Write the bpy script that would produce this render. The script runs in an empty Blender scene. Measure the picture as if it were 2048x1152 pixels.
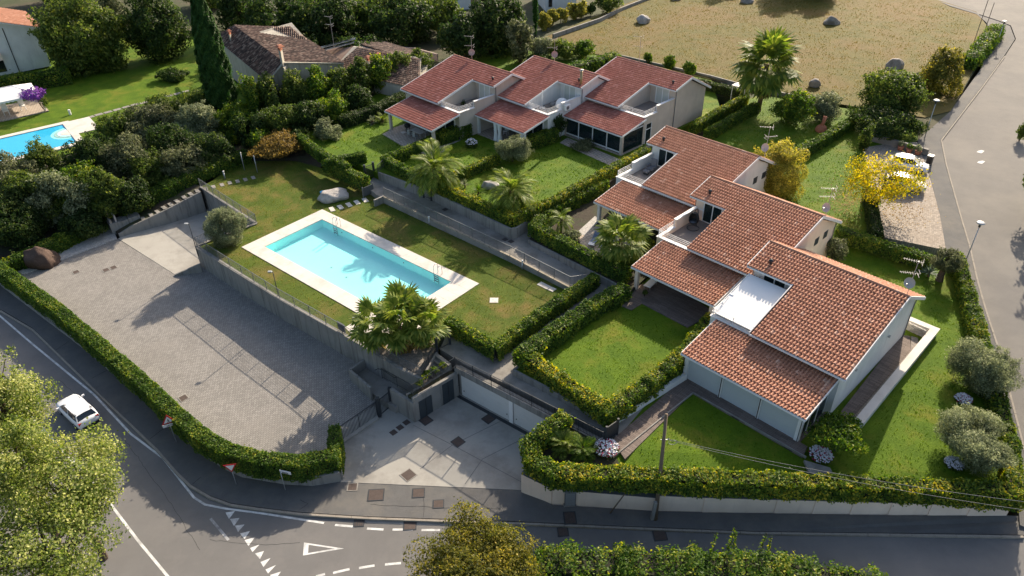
import bpy, bmesh, math, random
import numpy as np
from mathutils import Vector, Matrix
from mathutils.bvhtree import BVHTree
from mathutils.geometry import tessellate_polygon

rnd = random.Random(7)
nr = np.random.default_rng(7)
SC = bpy.context.scene
COL = SC.collection

# ------------------------------------------------------------------ camera
CAM_H = 38.0
FPX, PITCH, ROLL = 1473.51, 0.603277572, -0.0163064657      # focal length in px of a 2048 px wide picture
_cp, _sp = math.cos(PITCH), math.sin(PITCH)
FW = Vector((0, _cp, -_sp)); _R0 = Vector((1, 0, 0)); _U0 = Vector((0, _sp, _cp))
RT = _R0 * math.cos(ROLL) + _U0 * math.sin(ROLL)
UP = _U0 * math.cos(ROLL) - _R0 * math.sin(ROLL)
CAMLOC = Vector((0, 0, CAM_H))
cam = bpy.data.cameras.new('camera'); camo = bpy.data.objects.new('camera', cam); COL.objects.link(camo)
cam.sensor_width = 36.0; cam.lens = 36.0 * FPX / 2048.0; cam.clip_start = 0.5; cam.clip_end = 3000
M = Matrix((RT, UP, -FW)).transposed().to_4x4(); M.translation = CAMLOC
camo.matrix_world = M
SC.camera = camo

# ------------------------------------------------------------------ sky, sun, exposure
SUN_AZ, SUN_EL = math.radians(28.5), math.radians(28.0)      # azimuth clockwise from +y
W = bpy.data.worlds.new('World'); SC.world = W; W.use_nodes = True
nt = W.node_tree; nt.nodes.clear()
_o = nt.nodes.new('ShaderNodeOutputWorld'); _b = nt.nodes.new('ShaderNodeBackground'); _s = nt.nodes.new('ShaderNodeTexSky')
_s.sky_type = 'NISHITA'; _s.sun_disc = False; _s.sun_elevation = SUN_EL; _s.sun_rotation = SUN_AZ
_s.air_density = 1.0; _s.dust_density = 3.0; _s.ozone_density = 0.8
_b.inputs['Strength'].default_value = 0.105
nt.links.new(_s.outputs[0], _b.inputs[0]); nt.links.new(_b.outputs[0], _o.inputs[0])
sl = bpy.data.lights.new('sun', 'SUN'); slo = bpy.data.objects.new('sun', sl); COL.objects.link(slo)
sl.energy = 4.7; sl.angle = math.radians(0.55); sl.color = (1.0, 0.86, 0.68)
sd = Vector((math.sin(SUN_AZ) * math.cos(SUN_EL), math.cos(SUN_AZ) * math.cos(SUN_EL), math.sin(SUN_EL)))
slo.rotation_euler = sd.to_track_quat('Z', 'Y').to_euler(); slo.location = (0, 60, 80)
SC.view_settings.view_transform = 'Standard'; SC.view_settings.look = 'None'
SC.view_settings.gamma = 1; SC.view_settings.use_curve_mapping = False
SC.view_settings.exposure = 1.0
SC.cycles.max_bounces = 6; SC.cycles.transparent_max_bounces = 8

# ------------------------------------------------------------------ site surveying helpers
def G(px, py, z=0.0):
    """point of the site at height z that the survey photograph shows at (px, py)"""
    d = FW * FPX + RT * (px - 1024) - UP * (py - 576)
    t = (z - CAM_H) / d.z
    return CAMLOC + d * t
YAW = -0.805854167; YAWP = -0.698187571
EU = Vector((math.cos(YAW), math.sin(YAW), 0)); EV = Vector((-math.sin(YAW), math.cos(YAW), 0))
def UV(u, v, z): return EU * u + EV * v + Vector((0, 0, z))
EUP = Vector((math.cos(YAWP), math.sin(YAWP), 0)); EVP = Vector((-math.sin(YAWP), math.cos(YAWP), 0))
def depth(p): return (p - CAMLOC).dot(FW)
def project(p):
    w = p - CAMLOC; d = w.dot(FW)
    return 1024 + FPX * w.dot(RT) / d, 576 - FPX * w.dot(UP) / d

# ------------------------------------------------------------------ materials
MATS = {}
def _nm(name):
    m = bpy.data.materials.new(name); m.use_nodes = True; t = m.node_tree; t.nodes.clear()
    out = t.nodes.new('ShaderNodeOutputMaterial'); return m, t, out
def N(t, typ, **kw):
    n = t.nodes.new(typ)
    for k, v in kw.items():
        if k in n.inputs: n.inputs[k].default_value = v
        else: setattr(n, k, v)
    return n
def ramp(t, stops):
    r = t.nodes.new('ShaderNodeValToRGB'); e = r.color_ramp.elements
    while len(e) < len(stops): e.new(0.5)
    for i, (p, c) in enumerate(stops):
        e[i].position = p; e[i].color = (*c, 1)
    return r
def c3(c): return (c, c, c) if isinstance(c, (int, float)) else tuple(c)
def mul(c, k): return tuple(x * k for x in c3(c))
def mat(name, col, rough=0.8, var=0.12, scale=1.5, fine=30.0, bump=0.0, metal=0.0, spec=0.3, dirt=None, dscale=0.35, detail=6, stretch=None):
    """plain material with broad and fine tone variation, optional patchy dirt colour and bump"""
    if name in MATS: return MATS[name]
    m, t, out = _nm(name); L = t.links
    p = N(t, 'ShaderNodeBsdfPrincipled', Roughness=rough, Metallic=metal); p.inputs['Specular IOR Level'].default_value = spec
    tc = N(t, 'ShaderNodeTexCoord'); vec = tc.outputs['Object']
    if stretch:
        mp = N(t, 'ShaderNodeMapping'); mp.inputs['Scale'].default_value = stretch; L.new(vec, mp.inputs['Vector']); vec = mp.outputs[0]
    n1 = N(t, 'ShaderNodeTexNoise', Scale=scale, Detail=float(detail), Roughness=0.65); L.new(vec, n1.inputs['Vector'])
    n2 = N(t, 'ShaderNodeTexNoise', Scale=fine, Detail=3.0); L.new(vec, n2.inputs['Vector'])
    ad = N(t, 'ShaderNodeMath', operation='ADD'); L.new(n1.outputs['Fac'], ad.inputs[0]); L.new(n2.outputs['Fac'], ad.inputs[1])
    hf = N(t, 'ShaderNodeMath', operation='MULTIPLY'); hf.inputs[1].default_value = 0.5; L.new(ad.outputs[0], hf.inputs[0])
    r = ramp(t, [(0.32, mul(col, 1 - var)), (0.68, mul(col, 1 + var))]); L.new(hf.outputs[0], r.inputs[0]); colout = r.outputs[0]
    if dirt is not None:
        n3 = N(t, 'ShaderNodeTexNoise', Scale=dscale, Detail=8.0, Roughness=0.7); L.new(vec, n3.inputs['Vector'])
        r3 = ramp(t, [(0.46, (0, 0, 0)), (0.66, (1, 1, 1))]); L.new(n3.outputs['Fac'], r3.inputs[0])
        mx = N(t, 'ShaderNodeMix', data_type='RGBA'); L.new(r3.outputs[0], mx.inputs['Factor']); L.new(colout, mx.inputs['A']); mx.inputs['B'].default_value = (*c3(dirt), 1)
        colout = mx.outputs['Result']
    L.new(colout, p.inputs['Base Color'])
    if bump:
        b = N(t, 'ShaderNodeBump', Strength=bump, Distance=0.05); L.new(n2.outputs['Fac'], b.inputs['Height']); L.new(b.outputs[0], p.inputs['Normal'])
    L.new(p.outputs[0], out.inputs[0]); MATS[name] = m; return m

def mat_leaf(name, stops, trans=0.3, rough=0.45, spec=0.35, gain=1.25, patch=0.0, patchcol=None):
    """leaf material: every leaf (mesh island) draws its own tone; optional patches of another growth"""
    if name in MATS: return MATS[name]
    m, t, out = _nm(name); L = t.links
    rough, spec = max(rough, .55), spec * .4; stops = [(q, mul(c, gain)) for q, c in stops]; trans = min(.5, trans + .14)
    g = N(t, 'ShaderNodeNewGeometry'); oi = N(t, 'ShaderNodeObjectInfo')
    r = ramp(t, stops)
    nz = N(t, 'ShaderNodeTexNoise', Scale=0.6, Detail=3.0); tc = N(t, 'ShaderNodeTexCoord'); L.new(tc.outputs['Object'], nz.inputs['Vector'])
    a = N(t, 'ShaderNodeMath', operation='MULTIPLY_ADD'); L.new(nz.outputs['Fac'], a.inputs[0]); a.inputs[1].default_value = 1.5; L.new(g.outputs['Random Per Island'], a.inputs[2])
    b = N(t, 'ShaderNodeMath', operation='MULTIPLY_ADD'); L.new(a.outputs[0], b.inputs[0]); b.inputs[1].default_value = 0.8; b.inputs[2].default_value = -0.5
    b2 = N(t, 'ShaderNodeMath', operation='MULTIPLY_ADD'); L.new(oi.outputs['Random'], b2.inputs[0]); b2.inputs[1].default_value = 0.12; L.new(b.outputs[0], b2.inputs[2])
    L.new(b2.outputs[0], r.inputs[0])
    p = N(t, 'ShaderNodeBsdfPrincipled', Roughness=rough); p.inputs['Specular IOR Level'].default_value = spec
    tr = N(t, 'ShaderNodeBsdfTranslucent'); hs = N(t, 'ShaderNodeHueSaturation', Saturation=1.12, Value=1.7); L.new(r.outputs[0], hs.inputs['Color']); L.new(hs.outputs[0], tr.inputs['Color'])
    L.new(r.outputs[0], p.inputs['Base Color'])
    mx = N(t, 'ShaderNodeMixShader', Fac=trans); L.new(p.outputs[0], mx.inputs[1]); L.new(tr.outputs[0], mx.inputs[2]); L.new(mx.outputs[0], out.inputs[0])
    MATS[name] = m; return m

def mat_grass(name, c1, c2, dry, dryamt=0.5, dscale=0.12, stripe=None, fine=9.0):
    if name in MATS: return MATS[name]
    m, t, out = _nm(name); L = t.links
    p = N(t, 'ShaderNodeBsdfPrincipled', Roughness=0.85); p.inputs['Specular IOR Level'].default_value = 0.15
    tc = N(t, 'ShaderNodeTexCoord'); vec = tc.outputs['Object']
    n1 = N(t, 'ShaderNodeTexNoise', Scale=fine, Detail=6.0, Roughness=0.75); L.new(vec, n1.inputs['Vector'])
    n2 = N(t, 'ShaderNodeTexNoise', Scale=0.6, Detail=5.0, Roughness=0.6); L.new(vec, n2.inputs['Vector'])
    a = N(t, 'ShaderNodeMath', operation='ADD'); L.new(n1.outputs['Fac'], a.inputs[0]); L.new(n2.outputs['Fac'], a.inputs[1])
    h = N(t, 'ShaderNodeMath', operation='MULTIPLY'); h.inputs[1].default_value = 0.5; L.new(a.outputs[0], h.inputs[0])
    r = ramp(t, [(0.34, c1), (0.64, c2)]); L.new(h.outputs[0], r.inputs[0])
    n3 = N(t, 'ShaderNodeTexNoise', Scale=dscale, Detail=7.0, Roughness=0.68, Distortion=0.4); L.new(vec, n3.inputs['Vector'])
    r3 = ramp(t, [(0.62 - 0.3 * dryamt, (0, 0, 0)), (0.86 - 0.3 * dryamt, (1, 1, 1))]); L.new(n3.outputs['Fac'], r3.inputs[0])
    mx = N(t, 'ShaderNodeMix', data_type='RGBA'); L.new(r3.outputs[0], mx.inputs['Factor']); L.new(r.outputs[0], mx.inputs['A'])
    rd = ramp(t, [(0.3, mul(dry, 0.7)), (0.7, mul(dry, 1.25))]); L.new(n1.outputs['Fac'], rd.inputs[0]); L.new(rd.outputs[0], mx.inputs['B'])
    L.new(mx.outputs['Result'], p.inputs['Base Color'])
    nb = N(t, 'ShaderNodeTexNoise', Scale=16.0, Detail=4.0, Roughness=0.8); L.new(vec, nb.inputs['Vector'])
    b = N(t, 'ShaderNodeBump', Strength=0.9, Distance=0.09); L.new(nb.outputs['Fac'], b.inputs['Height']); L.new(b.outputs[0], p.inputs['Normal'])
    L.new(p.outputs[0], out.inputs[0]); MATS[name] = m; return m

def mat_pavers(name, col, joint, sx, sy, rot, rough=0.85, var=0.25, dirt=None, bump=0.5):
    """small block paving too fine to build stone by stone"""
    if name in MATS: return MATS[name]
    m, t, out = _nm(name); L = t.links
    p = N(t, 'ShaderNodeBsdfPrincipled', Roughness=rough); p.inputs['Specular IOR Level'].default_value = 0.25
    tc = N(t, 'ShaderNodeTexCoord'); mp = N(t, 'ShaderNodeMapping'); mp.inputs['Rotation'].default_value = (0, 0, rot); L.new(tc.outputs['Object'], mp.inputs['Vector'])
    bk = N(t, 'ShaderNodeTexBrick', Scale=1.0); bk.inputs['Brick Width'].default_value = sx; bk.inputs['Row Height'].default_value = sy; bk.inputs['Mortar Size'].default_value = min(sx, sy) * 0.09
    bk.inputs['Mortar Smooth'].default_value = 0.3; bk.inputs['Bias'].default_value = 0.0
    bk.inputs['Color1'].default_value = (*mul(col, 1 - var), 1); bk.inputs['Color2'].default_value = (*mul(col, 1 + var), 1); bk.inputs['Mortar'].default_value = (*c3(joint), 1)
    L.new(mp.outputs[0], bk.inputs['Vector'])
    n1 = N(t, 'ShaderNodeTexNoise', Scale=0.5, Detail=8.0, Roughness=0.7); L.new(tc.outputs['Object'], n1.inputs['Vector'])
    r = ramp(t, [(0.35, (0.9, 0.9, 0.9)), (0.65, (1.07, 1.07, 1.07))]); L.new(n1.outputs['Fac'], r.inputs[0])
    mx = N(t, 'ShaderNodeMix', data_type='RGBA', blend_type='MULTIPLY'); mx.inputs['Factor'].default_value = 1; L.new(bk.outputs['Color'], mx.inputs['A']); L.new(r.outputs[0], mx.inputs['B'])
    co = mx.outputs['Result']
    if dirt is not None:
        n3 = N(t, 'ShaderNodeTexNoise', Scale=0.22, Detail=8.0, Roughness=0.7); L.new(tc.outputs['Object'], n3.inputs['Vector'])
        r3 = ramp(t, [(0.52, (0, 0, 0)), (0.75, (1, 1, 1))]); L.new(n3.outputs['Fac'], r3.inputs[0])
        m2 = N(t, 'ShaderNodeMix', data_type='RGBA'); L.new(r3.outputs[0], m2.inputs['Factor']); L.new(co, m2.inputs['A']); m2.inputs['B'].default_value = (*c3(dirt), 1); co = m2.outputs['Result']
    L.new(co, p.inputs['Base Color'])
    b = N(t, 'ShaderNodeBump', Strength=bump, Distance=0.02, invert=True); L.new(bk.outputs['Fac'], b.inputs['Height']); L.new(b.outputs[0], p.inputs['Normal'])
    L.new(p.outputs[0], out.inputs[0]); MATS[name] = m; return m

def mat_wall(name, col, stain=None, amt=0.5):
    """wall with vertical rain streaks"""
    if name in MATS: return MATS[name]
    m, t, out = _nm(name); L = t.links
    p = N(t, 'ShaderNodeBsdfPrincipled', Roughness=0.85); p.inputs['Specular IOR Level'].default_value = 0.2
    tc = N(t, 'ShaderNodeTexCoord'); mp = N(t, 'ShaderNodeMapping'); mp.inputs['Scale'].default_value = (2.2, 2.2, 0.22); L.new(tc.outputs['Object'], mp.inputs['Vector'])
    n1 = N(t, 'ShaderNodeTexNoise', Scale=1.0, Detail=7.0, Roughness=0.7); L.new(mp.outputs[0], n1.inputs['Vector'])
    n2 = N(t, 'ShaderNodeTexNoise', Scale=0.7, Detail=6.0); L.new(tc.outputs['Object'], n2.inputs['Vector'])
    r = ramp(t, [(0.3, mul(col, 0.9)), (0.7, mul(col, 1.07))]); L.new(n2.outputs['Fac'], r.inputs[0]); co = r.outputs[0]
    if stain is not None:
        r3 = ramp(t, [(0.62 - 0.25 * amt, (0, 0, 0)), (0.9 - 0.25 * amt, (1, 1, 1))]); L.new(n1.outputs['Fac'], r3.inputs[0])
        mx = N(t, 'ShaderNodeMix', data_type='RGBA'); L.new(r3.outputs[0], mx.inputs['Factor']); L.new(co, mx.inputs['A']); mx.inputs['B'].default_value = (*c3(stain), 1); co = mx.outputs['Result']
    L.new(co, p.inputs['Base Color']); L.new(p.outputs[0], out.inputs[0]); MATS[name] = m; return m

def mat_tile(name, stops, rough=0.75):
    if name in MATS: return MATS[name]
    m, t, out = _nm(name); L = t.links
    g = N(t, 'ShaderNodeNewGeometry'); oi = N(t, 'ShaderNodeObjectInfo')
    a = N(t, 'ShaderNodeMath', operation='ADD'); L.new(g.outputs['Random Per Island'], a.inputs[0]); L.new(oi.outputs['Random'], a.inputs[1])
    f = N(t, 'ShaderNodeMath', operation='FRACT'); L.new(a.outputs[0], f.inputs[0])
    tc = N(t, 'ShaderNodeTexCoord'); n = N(t, 'ShaderNodeTexNoise', Scale=0.8, Detail=7.0, Roughness=0.7); L.new(g.outputs['Position'], n.inputs['Vector'])
    a2 = N(t, 'ShaderNodeMath', operation='MULTIPLY_ADD'); L.new(n.outputs['Fac'], a2.inputs[0]); a2.inputs[1].default_value = 0.8; a2.inputs[2].default_value = -0.4
    s = N(t, 'ShaderNodeMath', operation='ADD'); L.new(f.outputs[0], s.inputs[0]); L.new(a2.outputs[0], s.inputs[1])
    r = ramp(t, stops); L.new(s.outputs[0], r.inputs[0])
    p = N(t, 'ShaderNodeBsdfPrincipled', Roughness=rough); p.inputs['Specular IOR Level'].default_value = 0.25
    L.new(r.outputs[0], p.inputs['Base Color']); L.new(p.outputs[0], out.inputs[0]); MATS[name] = m; return m

def mat_glass(name, col=(0.02, 0.035, 0.04), rough=0.06):
    if name in MATS: return MATS[name]
    m, t, out = _nm(name); L = t.links
    p = N(t, 'ShaderNodeBsdfPrincipled', Roughness=rough); p.inputs['Base Color'].default_value = (*col, 1); p.inputs['Specular IOR Level'].default_value = 0.8
    tr = N(t, 'ShaderNodeBsdfTransparent'); tr.inputs[0].default_value = (0.55, 0.68, 0.66, 1)
    mx = N(t, 'ShaderNodeMixShader', Fac=0.45); L.new(p.outputs[0], mx.inputs[1]); L.new(tr.outputs[0], mx.inputs[2]); L.new(mx.outputs[0], out.inputs[0])
    MATS[name] = m; return m
def mat_water(name, tint, ripple=0.04):
    """clear water sheet over a painted basin: tinted, reflecting at glancing angles"""
    m, t, out = _nm(name); L = t.links
    gl = N(t, 'ShaderNodeBsdfGlossy', Roughness=0.03); tr = N(t, 'ShaderNodeBsdfTransparent'); tr.inputs[0].default_value = (*tint, 1)
    fr = N(t, 'ShaderNodeFresnel', IOR=1.33)
    n = N(t, 'ShaderNodeTexNoise', Scale=1.6, Detail=3.0); b = N(t, 'ShaderNodeBump', Strength=ripple, Distance=0.1); L.new(n.outputs['Fac'], b.inputs['Height'])
    L.new(b.outputs[0], gl.inputs['Normal']); L.new(b.outputs[0], fr.inputs['Normal'])
    ge = N(t, 'ShaderNodeNewGeometry'); iv = N(t, 'ShaderNodeMath', operation='SUBTRACT'); iv.inputs[0].default_value = 1.0; L.new(ge.outputs['Backfacing'], iv.inputs[1])
    ff = N(t, 'ShaderNodeMath', operation='MULTIPLY'); L.new(fr.outputs[0], ff.inputs[0]); L.new(iv.outputs[0], ff.inputs[1])
    mx = N(t, 'ShaderNodeMixShader'); L.new(ff.outputs[0], mx.inputs[0]); L.new(tr.outputs[0], mx.inputs[1]); L.new(gl.outputs[0], mx.inputs[2]); L.new(mx.outputs[0], out.inputs[0])
    MATS[name] = m; return m

# ------------------------------------------------------------------ mesh helpers
BASE = {}
def link(o, parent=None):
    COL.objects.link(o)
    if parent is not None:
        o.parent = parent; BASE[o.name] = BASE.get(parent.name, Vector((0, 0, 0)))
    return o
def tag(o, label, cat, group=None, kind=None):
    o['label'] = label; o['category'] = cat
    if group: o['group'] = group
    if kind: o['kind'] = kind
    return o
def thing(name, loc, label, cat, group=None):
    o = bpy.data.objects.new(name, None); COL.objects.link(o); o.location = loc; o.empty_display_size = 0.2
    BASE[o.name] = Vector(loc); return tag(o, label, cat, group)
class MB:
    def __init__(s): s.v = []; s.f = []; s.mi = []
    def add(s, vs, fs, mi=0):
        n = len(s.v); s.v += [tuple(p) for p in vs]; s.f += [tuple(i + n for i in f) for f in fs]; s.mi += [mi] * len(fs); return s
    def poly(s, pts, mi=0): return s.add(pts, [tuple(range(len(pts)))], mi)
    def prism(s, pts, zb, mi=0):
        """pts: top ring (3D); walls go down to zb (number or list)"""
        n = len(pts); zs = zb if isinstance(zb, (list, tuple)) else [zb] * n
        a = [Vector(p) for p in pts]; area = sum(a[i].x * a[(i + 1) % n].y - a[(i + 1) % n].x * a[i].y for i in range(n))
        if area < 0: a.reverse(); zs = list(reversed(zs))
        vs = a + [Vector((p.x, p.y, z)) for p, z in zip(a, zs)]
        tri = tessellate_polygon([[Vector((p.x, p.y, 0)) for p in a]])
        fs = []
        for t in tri:
            t = tuple(t); q = [a[i] for i in t]
            if (q[1] - q[0]).cross(q[2] - q[0]).z < 0: t = t[::-1]
            fs.append(t); fs.append(tuple(i + n for i in t[::-1]))
        fs += [(i, i + n, (i + 1) % n + n, (i + 1) % n) for i in range(n)]
        return s.add(vs, fs, mi)
    def box(s, c, size, ax=None, ay=None, az=None, mi=0):
        c = Vector(c); ax = ax or Vector((1, 0, 0)); ay = ay or Vector((0, 1, 0)); az = az or Vector((0, 0, 1))
        x, y, z = ax * size[0] / 2, ay * size[1] / 2, az * size[2] / 2
        vs = [c - x - y - z, c + x - y - z, c + x + y - z, c - x + y - z, c - x - y + z, c + x - y + z, c + x + y + z, c - x + y + z]
        return s.add(vs, [(0, 3, 2, 1), (4, 5, 6, 7), (0, 1, 5, 4), (1, 2, 6, 5), (2, 3, 7, 6), (3, 0, 4, 7)], mi)
    def ubox(s, u0, u1, v0, v1, z0, z1, mi=0):
        return s.box(UV((u0 + u1) / 2, (v0 + v1) / 2, (z0 + z1) / 2), (abs(u1 - u0), abs(v1 - v0), abs(z1 - z0)), EU, EV, None, mi)
    def bar(s, a, b, w, h, mi=0, up=Vector((0, 0, 1))):
        """square bar from a to b"""
        a, b = Vector(a), Vector(b); d = b - a; L = d.length; d = d / L
        if abs(d.dot(up)) > 0.98: up = Vector((1, 0, 0))
        y = up.cross(d).normalized(); z = d.cross(y)
        return s.box((a + b) / 2, (L, w, h), d, y, z, mi)
    def wallseg(s, a, b, w, za, zb, ba, bb, mi=0):
        """wall of thickness w from a to b, top za..zb, bottom ba..bb"""
        a, b = Vector((a[0], a[1], 0)), Vector((b[0], b[1], 0)); d = (b - a).normalized(); n = Vector((-d.y, d.x, 0)) * w / 2
        k = Vector((0, 0, 1))
        vs = [a - n + k * ba, b - n + k * bb, b + n + k * bb, a + n + k * ba, a - n + k * za, b - n + k * zb, b + n + k * zb, a + n + k * za]
        return s.add(vs, [(0, 3, 2, 1), (4, 5, 6, 7), (0, 1, 5, 4), (1, 2, 6, 5), (2, 3, 7, 6), (3, 0, 4, 7)], mi)
    def tube(s, pts, r, n=8, mi=0, cap=True):
        pts = [Vector(p) for p in pts]; m = len(pts); rs = r if isinstance(r, (list, tuple)) else [r] * m
        vs = []; fs = []; pu = None
        for i, p in enumerate(pts):
            d = (pts[min(i + 1, m - 1)] - pts[max(i - 1, 0)]).normalized()
            if pu is None: pu = Vector((1, 0, 0)) if abs(d.x) < 0.9 else Vector((0, 1, 0))
            x = (pu - d * pu.dot(d)).normalized(); y = d.cross(x); pu = x
            for k in range(n):
                a = 2 * math.pi * k / n; vs.append(p + (x * math.cos(a) + y * math.sin(a)) * rs[i])
        for i in range(m - 1):
            for k in range(n):
                fs.append((i * n + k, i * n + (k + 1) % n, (i + 1) * n + (k + 1) % n, (i + 1) * n + k))
        if cap: fs += [tuple(range(n - 1, -1, -1)), tuple((m - 1) * n + k for k in range(n))]
        return s.add(vs, fs, mi)
    def lathe(s, c, prof, n=16, mi=0, ax=None):
        """prof: (radius, height) pairs round the axis"""
        c = Vector(c); az = (ax or Vector((0, 0, 1))).normalized(); x = Vector((1, 0, 0)) if abs(az.x) < 0.9 else Vector((0, 1, 0))
        x = (x - az * x.dot(az)).normalized(); y = az.cross(x); vs = []; fs = []
        for r, h in prof:
            for k in range(n):
                a = 2 * math.pi * k / n; vs.append(c + az * h + (x * math.cos(a) + y * math.sin(a)) * r)
        for i in range(len(prof) - 1):
            for k in range(n): fs.append((i * n + k, i * n + (k + 1) % n, (i + 1) * n + (k + 1) % n, (i + 1) * n + k))
        return s.add(vs, fs, mi)
    def build(s, name, mats, parent=None, smooth=False, kind=None):
        me = bpy.data.meshes.new(name); off = BASE.get(parent.name, Vector((0, 0, 0))) if parent is not None else Vector((0, 0, 0))
        v = np.array(s.v, dtype=float).reshape(-1, 3) - np.array(off)
        me.from_pydata(v.tolist(), [], s.f)
        for m in (mats if isinstance(mats, (list, tuple)) else [mats]): me.materials.append(m)
        if isinstance(mats, (list, tuple)) and len(mats) > 1: me.polygons.foreach_set('material_index', s.mi)
        if smooth: me.polygons.foreach_set('use_smooth', [True] * len(me.polygons))
        me.update(); o = bpy.data.objects.new(name, me); link(o, parent)
        if kind: o['kind'] = kind
        return o
def fast_quads(name, V, m, parent=None, kind=None):
    """V: (n,4,3) array of quads -> one mesh object"""
    n = len(V); off = np.array(BASE.get(parent.name, Vector((0, 0, 0)))) if parent is not None else np.zeros(3)
    me = bpy.data.meshes.new(name); me.vertices.add(n * 4); me.loops.add(n * 4); me.polygons.add(n)
    me.vertices.foreach_set('co', (V - off).astype(np.float32).ravel()); me.loops.foreach_set('vertex_index', np.arange(n * 4, dtype=np.int32))
    me.polygons.foreach_set('loop_start', np.arange(0, n * 4, 4, dtype=np.int32)); me.polygons.foreach_set('loop_total', np.full(n, 4, dtype=np.int32))
    me.materials.append(m); me.update(calc_edges=True); o = bpy.data.objects.new(name, me); link(o, parent)
    if kind: o['kind'] = kind
    return o

# ground book-keeping
GT_V, GT_F = [], []
def patch(name, pts, m, zb=None, kind='structure', ground=True, sub=0, parent=None):
    """sheet of ground: pts are (px, py, z) of its corners; edges go down to zb"""
    P = [G(x, y, z) for x, y, z in pts]
    if sub:
        tri = tessellate_polygon([[Vector((p.x, p.y, 0)) for p in P]])
        bm = bmesh.new(); vs = [bm.verts.new(p) for p in P]
        for t in tri:
            try: bm.faces.new([vs[i] for i in t])
            except ValueError: pass
        nb = len(P)
        for _ in range(sub): bmesh.ops.subdivide_edges(bm, edges=bm.edges[:], cuts=1, use_grid_fill=True)
        bmesh.ops.triangulate(bm, faces=bm.faces[:])
        A = np.array([[p.x, p.y] for p in P]); Z = np.array([p.z for p in P])
        for v in bm.verts:
            if not v.is_boundary:
                d = ((A - np.array([v.co.x, v.co.y])) ** 2).sum(1) + 1e-6; w = 1 / d ** 1.1; v.co.z = float((w * Z).sum() / w.sum())
        bmesh.ops.recalc_face_normals(bm, faces=bm.faces[:])
        for f in bm.faces:
            if f.normal.z < 0: f.normal_flip()
            f.smooth = True
        me = bpy.data.meshes.new(name); bm.to_mesh(me); bm.free(); me.materials.append(m); o = bpy.data.objects.new(name, me); link(o, parent)
        n = len(GT_V)
        if ground:
            GT_V.extend([v.co.copy() for v in me.vertices]); GT_F.extend([tuple(i + n for i in p.vertices) for p in me.polygons])
    else:
        b = MB().prism(P, zb if zb is not None else min(p.z for p in P) - 0.35); o = b.build(name, m, parent)
        if ground:
            n = len(GT_V); GT_V.extend([Vector(v) for v in b.v]); GT_F.extend([tuple(i + n for i in f) for f in b.f])
    if kind and parent is None: o['kind'] = kind
    return o
BVH = None
def finish_ground():
    global BVH
    BVH = BVHTree.FromPolygons(GT_V, GT_F)
def Hh(px, py):
    d = (FW * FPX + RT * (px - 1024) - UP * (py - 576)).normalized()
    h = BVH.ray_cast(CAMLOC, d)
    return h[0] if h[0] is not None else G(px, py, 0)
def zg(x, y):
    h = BVH.ray_cast(Vector((x, y, 60)), Vector((0, 0, -1)))
    return h[0].z if h[0] is not None else 0.0
def drape(pts, lift=0.004):
    return [Hh(x, y) + Vector((0, 0, lift)) for x, y in pts]
# ------------------------------------------------------------------ materials of the place
A_ROAD = mat('asphalt', (0.150, 0.145, 0.14), 0.9, 0.12, 0.5, 45, 0.35, dirt=(0.185, 0.175, 0.165), dscale=0.15)
A_SIDE = mat('old_asphalt', (0.115, 0.113, 0.11), 0.92, 0.2, 0.9, 40, 0.4, dirt=(0.155, 0.145, 0.13), dscale=0.35)
A_LANE = mat('worn_asphalt', (0.165, 0.155, 0.142), 0.92, 0.14, 0.4, 40, 0.35, dirt=(0.205, 0.19, 0.168), dscale=0.12)
KERB = mat('kerb_stone', (0.28, 0.25, 0.21), 0.9, 0.25, 2.0, 25, 0.3)
CONC_DRIVE = mat('drive_concrete', (0.34, 0.325, 0.29), 0.85, 0.1, 0.5, 25, 0.15, dirt=(0.24, 0.225, 0.20), dscale=0.3)
CONC_WALL = mat_wall('board_marked_concrete', (0.26, 0.25, 0.23), (0.09, 0.085, 0.078), 0.55)
CONC_PATH = mat('path_concrete', (0.27, 0.255, 0.23), 0.88, 0.14, 0.8, 25, 0.2, dirt=(0.17, 0.155, 0.135), dscale=0.5)
PAVER = mat_pavers('grey_block_paving', (0.265, 0.25, 0.23), (0.12, 0.112, 0.10), 0.24, 0.17, YAW, var=0.14, dirt=(0.24, 0.222, 0.20))
PAVER2 = mat_pavers('pale_block_paving', (0.34, 0.29, 0.24), (0.16, 0.135, 0.11), 0.24, 0.14, YAW + 0.5, dirt=(0.26, 0.21, 0.16))
DECK = mat_pavers('brown_plank_tiles', (0.17, 0.135, 0.115), (0.07, 0.055, 0.05), 0.9, 0.15, YAW + math.pi / 2, var=0.2, bump=0.3)
TERR = mat('terrace_tiles', (0.26, 0.22, 0.19), 0.7, 0.15, 1.5, 12)
PAVE_BEIGE = mat_pavers('beige_terrace_paving', (0.44, 0.37, 0.30), (0.24, 0.2, 0.16), 0.4, 0.4, YAW, var=0.1, bump=0.2)
LAWN_POOL = mat_grass('mown_lawn', (0.048, 0.082, 0.007), (0.105, 0.140, 0.016), (0.185, 0.135, 0.04), 0.5, 0.3)
LAWN_GREEN = mat_grass('lush_lawn', (0.048, 0.105, 0.004), (0.112, 0.185, 0.008), (0.18, 0.175, 0.02), 0.38, 0.3)
FIELD = mat_grass('dry_meadow', (0.066, 0.070, 0.010), (0.140, 0.114, 0.022), (0.160, 0.102, 0.032), 0.64, 0.09, fine=5.0)
SOIL = mat('planting_soil', (0.05, 0.04, 0.028), 0.95, 0.35, 2.0, 14, 0.6, dirt=(0.04, 0.055, 0.02), dscale=0.5)
ROUGH = mat('rough_ground', (0.045, 0.055, 0.02), 0.95, 0.4, 0.6, 8, 0.6, dirt=(0.08, 0.065, 0.04), dscale=0.2)
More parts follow.
